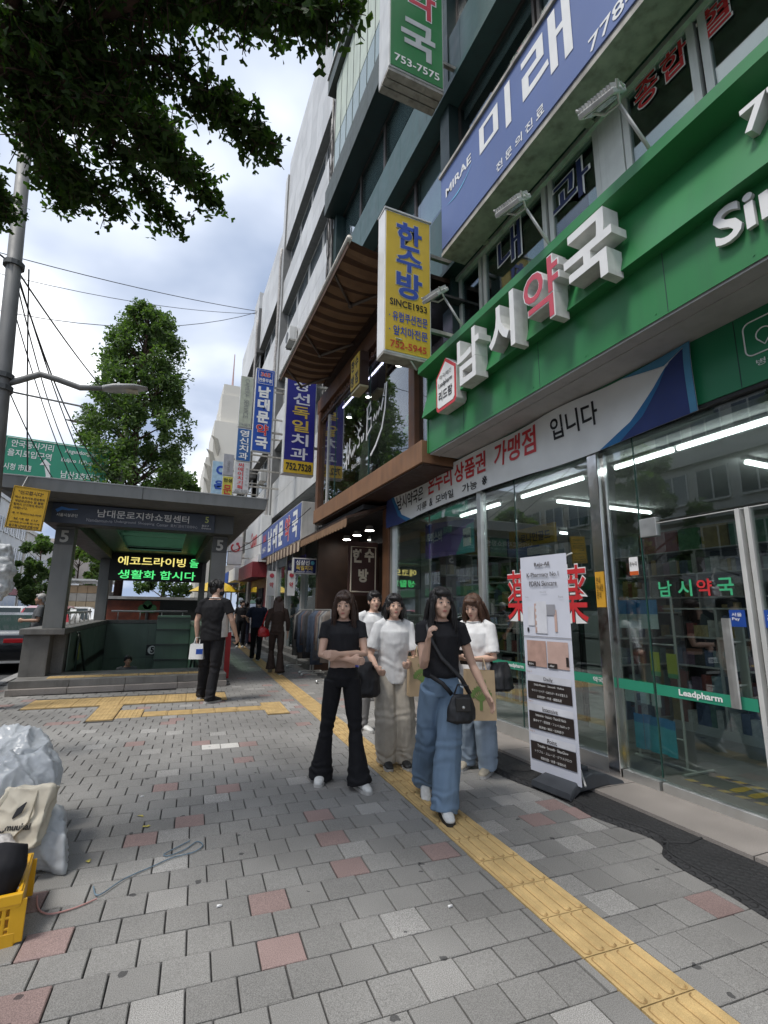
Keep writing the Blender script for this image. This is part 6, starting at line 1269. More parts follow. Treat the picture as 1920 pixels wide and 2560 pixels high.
# person in beige cargo trousers
tC, PC_, fC = person('person in beige cargo trousers and white shirt holding bags behind the front women', (2.12, 4.62), 192, 1.60, J=dict(elR=(.26, .05, 1.08), wrR=(.22, .22, .98), elL=(-.22, .06, 1.06), wrL=(-.12, .24, 1.02)), feet=((2.22, 4.58), (2.05, 4.62)), top=c_white, bottom=c_beige, shoes=m_shoe_b, hair=m_hair, hairstyle='bob', leg='baggy', topz=(.80, 1.45), extra_top=.02, vox=.008, fem=True, sleeve=.8, grip=(.8, .8))
tD, PD_, fD = person('person in grey jeans and white trainers farther back behind the folded-arm woman', (2.46, 5.98), 185, 1.68, feet=((2.63, 5.88), (2.33, 6.0)), J=dict(elR=(.24, .02, 1.1), wrR=(.2, .2, 1.02)), top=c_white, bottom=c_greyj, shoes=m_shoe_w, hair=m_hair, leg='straight', topz=(.98, 1.45), vox=.009, sleeve=.6, toes=(5, -30), legw=1.1)
tE, PE_, fE = person('woman in white blouse and pale jeans looking at a phone by the shop glass', (2.80, 4.20), 235, 1.60, J=dict(elR=(.22, .06, 1.08), wrR=(.08, .25, 1.08), elL=(-.22, .06, 1.08), wrL=(-.06, .26, 1.08)), feet=((2.83, 4.08), (2.75, 4.32)), top=c_white, bottom=c_denim_l, shoes=m_shoe_c, hair=M('hair_chestnut', (.085, .042, .024), .42, var=.3, vs=40, bump=.4, bs=220), hairstyle='long', leg='baggy', topz=(.82, 1.45), extra_top=.03, vox=.008, fem=True, sleeve=.85, hpitch=-.35, grip=(.7, .7), palm=((0, 0, 1), (0, 0, 1)), legw=.9)
# man with a paper bag by the entrance
tM, PM_, fM = person('man in black and white shirt and black trousers seen from behind by the entrance', (.74, 8.62), 28, 1.90, J=dict(elR=(.27, .0, 1.13), wrR=(.30, .13, .90), elL=(-.24, -.03, 1.12), wrL=(-.24, .02, .88)), feet=((.66, 9.0), (.76, 8.56)), top=c_black, bottom=c_black2, shoes=m_shoe_b, hair=m_hair, leg='straight', topz=(.85, 1.45), extra_top=.02, vox=.010, sleeve=.62, hyaw=48, panel=1, neckw=1, mask=m_bag, legw=1.08, toes=(0, 30), grip=(.8, .7))
person('man in black seen from behind walking up the pavement', (2.52, 15.1), 5, 1.78, J=dict(elL=(-.3, .02, 1.12), wrL=(-.26, .2, 1.06), elR=(.28, .02, 1.12), wrR=(.2, .22, 1.08)), feet=((2.46, 15.4), (2.56, 14.9)), top=c_navy, bottom=c_black, hair=m_hair, vox=.012, sleeve=.8, topz=(.88, 1.45), extra_top=.02)
tG, PG_, fG = person('woman in dark brown trousers with long hair carrying a red handbag', (2.43, 11.8), 4, 1.74, feet=((2.36, 12.0), (2.50, 11.65)), top=c_brown, bottom=c_brown, hair=m_hair_b, hairstyle='long', leg='flare', vox=.012, fem=True, sleeve=1.7, lift=(.05, 0), topz=(.9, 1.45))
person('man in black tee walking towards the camera, far up the pavement', (2.72, 20), 190, 1.78, top=c_black2, bottom=c_black, hair=m_hair, vox=.014, sleeve=.6, hyaw=-40, shoes=m_shoe_w, J=dict(elL=(-.26, .05, 1.1), wrL=(-.1, .25, 1.12)))
person('person in black with white shoes seen from behind, farthest on the pavement', (3.02, 21), 10, 1.72, top=c_black, bottom=c_navy, hair=m_hair, vox=.014, sleeve=.8, shoes=m_shoe_w)
person('grey-haired man in grey polo shirt standing beyond the entrance wall', (-2.62, 13.7), 262, 1.74, J=dict(elL=(-.24, .02, 1.12), wrL=(-.16, .28, 1.12), elR=(.24, .02, 1.12), wrR=(.1, .28, 1.12)), top=c_grey, bottom=c_beige, hair=m_hair_g, skin=m_skin2, vox=.011, sleeve=.75, extra_top=.03, shoes=m_shoe_w, topz=(.88, 1.45), grip=(.8, .8))
person('dark-haired person coming up the stairs, only the head above the step', (-.74, 14.1, -1.43), 172, 1.72, top=c_grey, bottom=c_black, hair=m_hair, skin=m_skin2, vox=.012)

# ---------------- things carried
m_paper = M('kraft_paper', (.46, .34, .21), .8, var=.08, vs=10); m_leafp = M('print_green', (.14, .22, .06), .7)
def paper_bag(c, w, h, d, ang, label, mat, printed=True):
    a_ = rad(ang); u = Vector((math.cos(a_), -math.sin(a_), 0)); f = Vector((math.sin(a_), math.cos(a_), 0)); c = Vector(c); t = thing('paper_bag', label, 'bag', tuple(c))
    g = G(); z = Vector((0, 0, 1)); b = [c-u*w/2-f*d/2, c+u*w/2-f*d/2, c+u*w/2+f*d/2, c-u*w/2+f*d/2]; top = [p+z*h+(u*.01 if i in (0, 3) else -u*.01) for i, p in enumerate(b)]; top[0] -= z*.01; top[2] -= z*.012
    g.face(*reversed(b)); [g.face(b[i], b[(i+1) % 4], top[(i+1) % 4], top[i]) for i in range(4)]; g.put('sack', mat, t)
    for s_ in (-1, 1): G().tube([c+z*h-u*w*.2+f*s_*d/2, c+z*(h+.09)-u*w*.16, c+z*(h+.1)+u*w*.16, c+z*h+u*w*.2+f*s_*d/2], .005, 6).put('handle', mat, t)
    if printed:
        q = G(); o_ = c-f*(d/2+.003)+z*h*.42; q.tube([o_-z*h*.22, o_], [(.014, .001)]*2, 6, side=tuple(u))
        for i in range(9): an_ = -1.2+2.4*i/8; e = o_+u*math.sin(an_)*w*.3+z*math.cos(an_)*h*.22; q.tube([o_-z*.02, e], [(.007, .001), (.004, .001)], 5, side=tuple(u)); q.tube([e+z*.02, e-z*.02], [(.02, .001), (.016, .001)], 7, side=tuple(u))
        q.put('tree_print', m_leafp, t); text(t, '인사동', o_+z*h*.36, w*.35, h*.07, m_leafp, (tuple(u), (0, 0, 1)), .02)
    return t
paper_bag((2.30, 4.38, .66), .26, .36, .10, 12, 'brown paper bag with a green tree print held in front of the white shirt', m_paper)
paper_bag((2.62, 3.88, .52), .27, .42, .12, 20, 'larger brown paper bag with a green tree print beside the pale jeans', m_paper)
pb2 = paper_bag((.52, 8.66, .66), .22, .24, .09, 20, 'white and blue paper bag in the left hand of the man by the entrance', m_wprint, False); B(.50, .60, 8.56, 8.572, .74, .82).put('print', m_rblue, pb2)
def soft_bag(name, label, c, r, mat, strap=None, flap=False, vox=.008):
    t = thing(name, label, 'bag', (c[0], c[1], c[2]-r[2])); g = G(); c = Vector(c)
    g.tube([c-Vector((0, 0, r[2])), c-Vector((0, 0, r[2]*.8)), c, c+Vector((0, 0, r[2]*.7)), c+Vector((0, 0, r[2]))], [(r[0]*.7, r[1]*.7), (r[0]*1.0, r[1]), (r[0]*.95, r[1]*.9), (r[0]*.75, r[1]*.5), (r[0]*.6, r[1]*.3)], 14, side=(1, 0, 0))
    remesh(g, vox, 2, .008, (16, 16, 10)).put('pouch', mat, t, smooth=True)
    for st in strap or []: G().tube(st, [(.016, .004)]*len(st), 6).put('strap', mat, t, smooth=True)
    return t
R_, F_, s_, Wd = fB
tb = soft_bag('shoulder_bag', 'small black nylon bag with a silver stud on the hip of the blue-jeans woman', tuple(Wd(-.12, .19, .78)), (.125, .06, .10), m_bag, [[Wd(-.20, .15, .88), Wd(-.13, .15, 1.0), Wd(.02, .14, 1.15), Wd(.12, .10, 1.33), Wd(.13, .02, 1.45), Wd(.10, -.10, 1.42)], [Wd(-.05, .18, .88), Wd(.02, .165, .96), Wd(.12, .14, 1.02)]])
q = G(); cc = Wd(-.12, .255, .82); q.obox(cc, R_, Vector((0, 0, 1)), F_, .055, .05, .006); q.put('flap', M('bag_leather', (.02, .019, .018), .4), tb, bev=.01); G().ball(Wd(-.12, .266, .80), .012, 8, 6).put('stud', m_steel, tb); G().tube([Wd(-.19, .2, .87), Wd(-.17, .21, .95), Wd(-.09, .21, .96), Wd(-.06, .2, .88)], .007, 6).put('handle', m_bag, tb)
R_, F_, s_, Wd = fC
soft_bag('hand_bag', 'black soft bag held low beside the beige cargo trousers', tuple(Wd(.30, .16, .86)), (.13, .07, .16), m_bag, [[Wd(.22, .22, 1.0), Wd(.26, .2, .97)]])
R_, F_, s_, Wd = fE
soft_bag('hip_bag', 'round black bag on the hip of the white-blouse woman', tuple(Wd(-.25, -.03, .90)), (.14, .09, .13), m_bag, [[Wd(-.2, 0, 1.0), Wd(-.05, .1, 1.2), Wd(.12, .06, 1.42)]])
q = G(); q.obox(Wd(.0, .33, 1.10), R_, (F_*.5+Vector((0, 0, .85))).normalized(), (F_*.85-Vector((0, 0, .5))).normalized(), .037, .075, .004); ph = q.put('phone', M('phone_black', (.02, .02, .025), .25)); tag(ph, 'dark phone held by the white-blouse woman', 'phone')
R_, F_, s_, Wd = fG
soft_bag('red_handbag', 'glossy red handbag hanging at the left of the brown-trousers woman', tuple(Wd(-.30, 0, .92)), (.14, .07, .12), M('red_leather', (.38, .012, .015), .3, var=.15), [[Wd(-.35, 0, 1.0), Wd(-.27, 0, 1.28), Wd(-.2, 0, 1.42)], [Wd(-.25, 0, 1.0), Wd(-.2, .03, 1.28), Wd(-.17, 0, 1.42)]])

# ================================================================ banner stand, mat, sacks, crate, rope
bs = thing('banner_stand', 'upright white skincare banner on a dark plastic base beside the pharmacy door', 'banner', (3.2, 3.45, 0))
m_bpl = M('grey_plastic', (.045, .05, .058), .45, var=.15, vs=6)
u = Vector((.13, -.99, 0)).normalized(); n_ = u.cross(Vector((0, 0, 1))); c0 = Vector((3.09, 3.50, 0))      # u: reading direction; n_: towards the road
g = G()
sec = [(-.34, .03), (-.33, .07), (-.18, .13), (0, .16), (.18, .13), (.33, .07), (.34, .03)]
bc = Vector((3.30, 3.47, 0)); bd = Vector((1, .12, 0)).normalized(); bw = Vector((-.12, 1, 0))
for (a0, h0), (a1, h1) in zip(sec, sec[1:]):
    w0 = .21 if abs(a0) > .3 else .17; w1 = .21 if abs(a1) > .3 else .17
    g.hexa([bc+bd*a0-bw*w0+Vector((0, 0, .02 if abs(a0) > .25 else .05)), bc+bd*a1-bw*w1+Vector((0, 0, .02 if abs(a1) > .25 else .05)), bc+bd*a1+bw*w1+Vector((0, 0, .02 if abs(a1) > .25 else .05)), bc+bd*a0+bw*w0+Vector((0, 0, .02 if abs(a0) > .25 else .05)), bc+bd*a0-bw*w0*.92+Vector((0, 0, h0)), bc+bd*a1-bw*w1*.92+Vector((0, 0, h1)), bc+bd*a1+bw*w1*.92+Vector((0, 0, h1)), bc+bd*a0+bw*w0*.92+Vector((0, 0, h0))])
g.put('base', m_bpl, bs, bev=.012, weld=True); B(3.24, 3.36, 3.40, 3.53, .15, .19).put('socket', m_bpl, bs, bev=.01)
g = G(); g.tube([(3.30, 3.46, .18), (3.24, 3.47, 1.0), (3.16, 3.50, 1.9)], .011, 8)
for sg in (-1, 1): g.tube([(3.16, 3.50, 1.88), c0+u*sg*.28+n_*-.01+Vector((.02, 0, 1.95))], .008, 6); g.tube([(3.29, 3.46, .25), c0+u*sg*.28-n_*.02+Vector((0, 0, .11))], .008, 6)
g.put('frame', m_alu, bs)
g = G(); NZ = 24
def bp(f, z): return c0+u*(f*.525)+n_*(.003*math.sin(z*3)+.02*z)+Vector((0, 0, .10+z*1.85))
for i in range(8):
    for j in range(NZ): f0, f1 = i/8-.5, (i+1)/8-.5; z0, z1 = j/NZ, (j+1)/NZ; g.face(bp(f0, z0), bp(f1, z0), bp(f1, z1), bp(f0, z1))
g.put('sheet', M('banner_sheet', (.60, .62, .70), .55, var=.04, vs=4), bs, smooth=True, weld=True)
UVb = (tuple(u), tuple((n_*.011+Vector((0, 0, 1))).normalized()))
def bt(s__, f, z, w, h, mat, bold=.0, lift=.012): text(bs, s__, bp(f, z)+n_*lift, w, h, mat, UVb, bold, .001)
def br(f0, f1, z0, z1, mat, lift=.006, nm='print'):
    q = G(); ns = 5
    for j in range(ns): za, zb = z0+(z1-z0)*j/ns, z0+(z1-z0)*(j+1)/ns; q.face(*[bp(f, z)+n_*lift for f, z in ((f0, za), (f1, za), (f1, zb), (f0, zb))])
    q.put(nm, mat, bs)
m_db = M('print_dark_brown', (.03, .022, .02), .5); m_sk = M('print_skin', (.45, .29, .24), .5, var=.15, vs=14); m_sk2 = M('print_skin_pale', (.52, .36, .31), .5, var=.08, vs=14); m_dg = M('print_grey_text', (.30, .30, .33), .5); m_pn = M('print_panel', (.66, .67, .72), .5)
bt('Reju-All', 0, .955, .17, .045, m_db, .02); bt('K-Pharmacy No.1', 0, .905, .36, .05, m_db, .01); bt('PDRN Skincare', 0, .865, .31, .045, m_db, .01); bt('Intensive', 0, .825, .07, .018, m_dg); bt('Daily', -.36, .80, .04, .018, m_dg); bt('Point', .36, .80, .05, .018, m_dg)
for f, z, w, h, mm in ((-.3, .71, .07, .09, m_pn), (-.08, .705, .12, .15, m_pn), (.13, .74, .09, .05, m_dg), (.22, .69, .025, .10, m_sk2), (-.2, .70, .02, .14, m_sk2), (-.38, .645, .02, .02, m_black)): br(f-w, f+w, z-h/2, z+h/2, mm)
br(-.5, .5, .612, .616, m_dg); br(-.43, -.015, .475, .595, m_sk); br(.01, .43, .475, .595, m_sk2); br(-.43, -.25, .475, .497, m_db, .010); br(.01, .2, .475, .497, m_db, .010); bt('Before', -.34, .486, .05, .018, m_wprint); bt('After', .1, .486, .05, .018, m_wprint); br(.38, .43, .49, .53, m_db, .010)
for z, st, hd_, l1, l2, l3 in ((.44, 'Step 1', 'Daily', 'Daily Repair · Smooth · Refine', 'デイリーリペア・なめらか・キメを整える', '日常修护・平滑・细致肌底'), (.305, 'Step 2', 'Intensive', 'Intensive · Instant · Face & Neck', '集中ケア・即効性・フェイス&ネック', '高浓缩・瞬间・脸和脖子'), (.17, 'Step 3', 'Point', 'Trouble · Smooth · GlassGlow', 'トラブル・スムーズ・グラスグロウ', '肌肤问题・光滑・玻璃水光')):
    bt(st, -.40, z+.008, .06, .022, m_sk); br(-.46, .44, z-.035, z-.004, m_pn, .004); bt(hd_, 0, z-.02, .10 if hd_ != 'Intensive' else .16, .035, m_db, .01); br(-.46, .44, z-.115, z-.037, m_db, .006)
    for k_, (l, ww) in enumerate(((l1, .32), (l2, .38), (l3, .26))): bt(l, 0, z-.05-.026*k_, ww, .022, m_wprint)
# rubber mat with a wavy edge
def mat_mat():
    m = M('rubber_black', (.022, .022, .023), .75, var=.25, vs=4); nt = m.node_tree; N = nt.nodes; L = nt.links; b_ = N['Principled BSDF']
    geo = N.new('ShaderNodeNewGeometry'); mp = N.new('ShaderNodeMapping'); mp.inputs['Rotation'].default_value = (0, 0, rad(38)); mp.inputs['Scale'].default_value = (30, 17, 1); L.new(geo.outputs['Position'], mp.inputs[0])
    v = N.new('ShaderNodeTexVoronoi'); v.inputs['Randomness'].default_value = 0; v.inputs['Scale'].default_value = 1; L.new(mp.outputs[0], v.inputs['Vector'])
    r = N.new('ShaderNodeMapRange'); L.new(v.outputs['Distance'], r.inputs[0]); r.inputs[1].default_value = .25; r.inputs[2].default_value = .42; bp_ = N.new('ShaderNodeBump'); bp_.inputs['Strength'].default_value = .9; bp_.inputs['Distance'].default_value = .012; L.new(r.outputs[0], bp_.inputs['Height']); L.new(bp_.outputs[0], b_.inputs['Normal']); return m
E1_ = [(3.33, 5.3), (3.05, 5.2), (2.93, 4.9), (2.95, 4.5), (2.90, 4.1), (2.92, 3.8), (2.98, 3.5), (2.98, 3.2), (2.96, 3.0), (3.0, 2.8), (3.05, 2.62), (3.02, 2.48), (2.90, 2.38), (2.86, 2.2), (2.84, 1.95), (2.80, 1.7), (2.82, 1.4), (2.9, 1.1), (3.0, .9), (3.33, .8)]
def smooth_pts(p, n=4):
    out = []
    for i in range(len(p)-1):
        p0, p1, p2, p3 = p[max(0, i-1)], p[i], p[i+1], p[min(len(p)-1, i+2)]
        for k_ in range(n): t_ = k_/n; out.append(tuple(.5*((2*p1[j])+(-p0[j]+p2[j])*t_+(2*p0[j]-5*p1[j]+4*p2[j]-p3[j])*t_*t_+(-p0[j]+3*p1[j]-3*p2[j]+p3[j])*t_**3) for j in (0, 1)))
    return out+[p[-1]]
ed = smooth_pts(E1_); mt = thing('rubber_mat', 'black rubber entrance mat with a wavy edge in front of the pharmacy door', 'mat', (3.1, 3, 0)); g = G()
for (xa, ya), (xb, yb) in zip(ed, ed[1:]): 
    if yb < ya: g.face((min(xa+.035, 3.335), ya, .026), (min(xb+.035, 3.335), yb, .026), (3.34, yb, .026), (3.34, ya, .026)); g.face((xa, ya, .004), (xb, yb, .004), (min(xb+.035, 3.335), yb, .026), (min(xa+.035, 3.335), ya, .026))
g.put('sheet', mat_mat(), mt, weld=True); G().tube([(x+.05, y, .026) for x, y in ed], .008, 6).put('rib', M('rubber_rib', (.02, .02, .021), .7), mt)
for y in (2.42, 3.95): G().tube([(3.02, y+.05, .026), (3.16, y-.02, .026), (3.33, y, .026)], .009, 6).put('rib', bpy.data.materials['rubber_rib'], mt)
# white sacks
m_sack = M('white_sack', (.66, .69, .72), .26, var=.05, vs=6, bump=.55, bs=17); _nt = m_sack.node_tree; _o = [n for n in _nt.nodes if n.type == 'OUTPUT_MATERIAL'][0]; _t = _nt.nodes.new('ShaderNodeBsdfTranslucent'); _t.inputs[0].default_value = (.7, .72, .74, 1); _m = _nt.nodes.new('ShaderNodeMixShader'); _m.inputs[0].default_value = .42
_nt.links.new(_nt.nodes['Principled BSDF'].outputs[0], _m.inputs[1]); _nt.links.new(_t.outputs[0], _m.inputs[2]); _nt.links.new(_m.outputs[0], _o.inputs[0])
m_canvas = cloth('canvas', (.60, .55, .45), .1, 10)
def sack(label, pts, rr__, seed, amp=.02):
    g = G(); g.tube(pts, rr__, 16); sv = Vector((seed, seed*.7, 0)); q = remesh(g, .0095, 3, amp, (5, 5, 5), seed, lambda p: .050*((1-abs(noise.noise(Vector((p.x*6, p.y*6, p.z*2.5))+sv)))**4-.4)+.016*((1-abs(noise.noise(Vector((p.x*14, p.y*14, p.z*6))+sv)))**5-.3)+.004*((1-abs(noise.noise(p*29+sv)))**6-.3))
    q.v = [(x, y, max(z, .004)) for x, y, z in q.v]; o = q.put('white_sack', m_sack, smooth=True); return tag(o, label, 'sack', 'white plastic sacks')
sack('tall white plastic sack standing at the back of the pile', [(-.98, 4.25, .02), (-.95, 4.25, .25), (-.85, 4.28, .45), (-.76, 4.3, .56), (-.74, 4.3, .60)], [(.36, .34), (.36, .34), (.26, .25), (.15, .13), (.03, .03)], 1.0)
sack('slumped white plastic sack in the middle of the pile', [(-1.0, 3.85, .03), (-.86, 3.86, .22), (-.70, 3.88, .38), (-.58, 3.92, .50), (-.55, 3.93, .53)], [(.30, .3), (.32, .3), (.24, .22), (.10, .10), (.02, .02)], 5.0)
sack('white plastic sack lying in front with its knotted tip on the pavers', [(-.95, 3.72, .14), (-.72, 3.70, .16), (-.55, 3.66, .14), (-.46, 3.58, .08), (-.40, 3.53, .02)], [(.22, .16), (.22, .17), (.19, .15), (.10, .08), (.02, .015)], 9.0)
tt = thing('tote_bag', 'cream canvas tote bag with black print lying on the white sacks', 'bag', (-.62, 3.7, .15))
u = Vector((.95, -.30, .02)).normalized(); v = Vector((.10, .28, .95)).normalized(); n_ = u.cross(v).normalized(); c0 = Vector((-.62, 3.56, .30))
g = G(); g.obox(c0, u, v, n_, .125, .15, .05); q = remesh(g, .008, 9, .022, (7, 7, 7), 2.0, lambda p: .012*((1-abs(noise.noise(p*11)))**4-.4)); q.put('sack', m_canvas, tt, smooth=True)
G().tube([c0+n_*.05-u*.09+v*.13, c0+n_*.06-u*.15+v*.02, c0+n_*.065-u*.12-v*.10, c0+n_*.065-u*.02-v*.12, c0+n_*.062+u*.06-v*.02, c0+n_*.05+u*.06+v*.13], [(.016, .003)]*6, 6).put('handle', m_canvas, tt, smooth=True)
text(tt, 'gmuuhai', c0+n_*.056-v*.045, .15, .042, m_black, (tuple(u), tuple(v)), .03, .001); G().tube([c0+n_*.058-u*.03+v*.0, c0+n_*.058-u*.005+v*.035, c0+n_*.058+u*.02+v*.075], [(.004, .001), (.018, .001), (.003, .001)], 8, side=tuple(u)).put('leaf_print', m_black, tt)
# crate
m_cry = M('crate_yellow', (.66, .36, .015), .4, var=.08, vs=5); cr = thing('yellow_crate', 'yellow plastic crate filled with wrapped goods at the lower left edge', 'crate', (-.75, 2.97, 0))
a_ = rad(6); ux = Vector((math.cos(a_), math.sin(a_), 0)); uy = Vector((-math.sin(a_), math.cos(a_), 0)); cc = Vector((-.80, 3.08, 0)); Z = Vector((0, 0, 1)); hw, hd_ = .30, .20
def cq(x, y, z, hx_, hy_, hz_, nm): G().obox(cc+ux*x+uy*y+Z*z*.78, ux, uy, Z, hx_, hy_, hz_).put(nm, m_cry, cr, bev=.004)
cq(0, 0, .01, hw, hd_, .01, 'floor')
for sy in (-1, 1):
    cq(0, sy*hd_, .235, hw+.012, .012, .022, 'rim'); cq(0, sy*hd_, .20, hw+.008, .008, .008, 'rib'); cq(0, sy*hd_, .03, hw, .006, .03, 'wall')
    for i in range(13): cq(-hw+.05*i, sy*hd_, .12, .008 if 0 < i < 12 else .03, .005, .085, 'slat')
    for z in (.09, .145): cq(0, sy*hd_, z, hw, .004, .006, 'slat')
for sx in (-1, 1):
    cq(sx*hw, 0, .235, .012, hd_-.0125, .022, 'rim'); cq(sx*hw, 0, .12, .005, hd_-.007, .12, 'wall'); cq(sx*hw, 0, .20, .008, hd_-.0085, .007, 'rib')
m_wrap = M('clear_wrap', (.45, .42, .40), .12, var=.6, vs=22, bump=.6, bs=25); g = G(); [g.ball(cc+ux*random.uniform(-.2, .2)+uy*random.uniform(-.02, .12)+Z*random.uniform(.2, .33), random.uniform(.06, .09), 10, 8) for _ in range(14)]
tag(remesh(g, .012, 1, .015, (14, 14, 14), 4).put('wrapped_goods', m_wrap, smooth=True), 'crumpled clear film over goods heaped in the yellow crate', 'goods')
g = G(); g.tube([cc+ux*.20-uy*.10+Z*.16, cc+ux*.22-uy*.08+Z*.28, cc+ux*.24-uy*.05+Z*.36], [.07, .085, .06], 12); tag(remesh(g, .01, 3, .006).put('black_bundle', c_black2, smooth=True), 'black fabric bundle sticking out of the yellow crate', 'bundle')
# rope and litter
rp = [(-.47, 3.30), (-.44, 3.17), (-.38, 3.10), (-.28, 3.11), (-.19, 3.16)]; tag(G().tube([(x, y, .008) for x, y in smooth_pts(rp, 5)], .004, 6).put('pink_cord', M('cord_pink', (.45, .24, .22), .8)), 'thin pink cord curling from the crate over the pavers', 'cord')
rp = [(-.22, 3.29), (-.20, 3.2), (-.17, 3.2), (-.10, 3.29), (-.04, 3.34), (.06, 3.40), (.17, 3.47), (.28, 3.49), (.34, 3.56), (.31, 3.63), (.24, 3.55), (.15, 3.50), (.12, 3.53), (.2, 3.60), (.27, 3.66)]; tag(G().tube([(x, y, .009) for x, y in smooth_pts(rp, 5)], .0036, 6).put('loose_rope', M('cord_blue', (.13, .19, .24), .8, var=.3, vs=60)), 'loose blue cord looped on the grey pavers', 'cord')
m_fl = M('fallen_leaf', (.45, .38, .08), .7)
for i, (x, y, lb_) in enumerate(((-.30, 3.62, 'small yellow fallen leaf just right of the white sack tip'), (.02, 3.99, 'small yellow fallen leaf on the pink paver'), (-.02, 4.22, 'small yellow fallen leaf beyond the pink paver'))):
    g = G(); ginkgo(g, Vector((x, y, .006)), Vector((math.cos(i*2), math.sin(i*2), 0)), Vector((.1, .1, 1)), .035, 0); tag(g.put('fallen_leaf', m_fl), lb_, 'leaf', 'fallen leaves')
for i, (x, y) in enumerate(((.36, 2.86), (1.42, 2.42), (-.05, 4.6))): tag(G().hexa([(x, y, .003), (x+.025, y+.004, .003), (x+.027, y+.012, .003), (x+.003, y+.012, .003), (x, y, .007), (x+.025, y+.004, .012), (x+.027, y+.012, .008), (x+.003, y+.012, .010)]).put('paper_scrap', m_wprint), ['white paper scrap left of the yellow guide strip in the middle', 'white paper scrap close to the yellow guide strip', 'white paper scrap near the blue cord'][i], 'litter', 'paper scraps')
# printed plastic hanging at the left edge
hp_ = G(); hp_.tube([(-1.62, 6.0, 1.50), (-1.60, 6.0, 1.62), (-1.58, 6.0, 1.85), (-1.57, 6.0, 2.02), (-1.62, 6.0, 2.1)], [(.12, .08), (.19, .12), (.17, .12), (.10, .06), (.03, .02)], 14, side=(1, 0, 0))
hb = thing('plastic_bag', 'crumpled white printed plastic bag hanging at the left edge', 'bag', (-1.6, 6, 1.5)); remesh(hp_, .012, 1, .03, (12, 12, 12), 3).put('film', M('bag_film', (.55, .56, .56), .3, var=.25, vs=16, bump=.4, bs=22), hb, smooth=True); G().tube([(-1.62, 6, 2.08), (-1.9, 6.1, 2.3), (-2.6, 6.1, 2.2)], .02, 8).put('hanger', m_ent_d, hb)

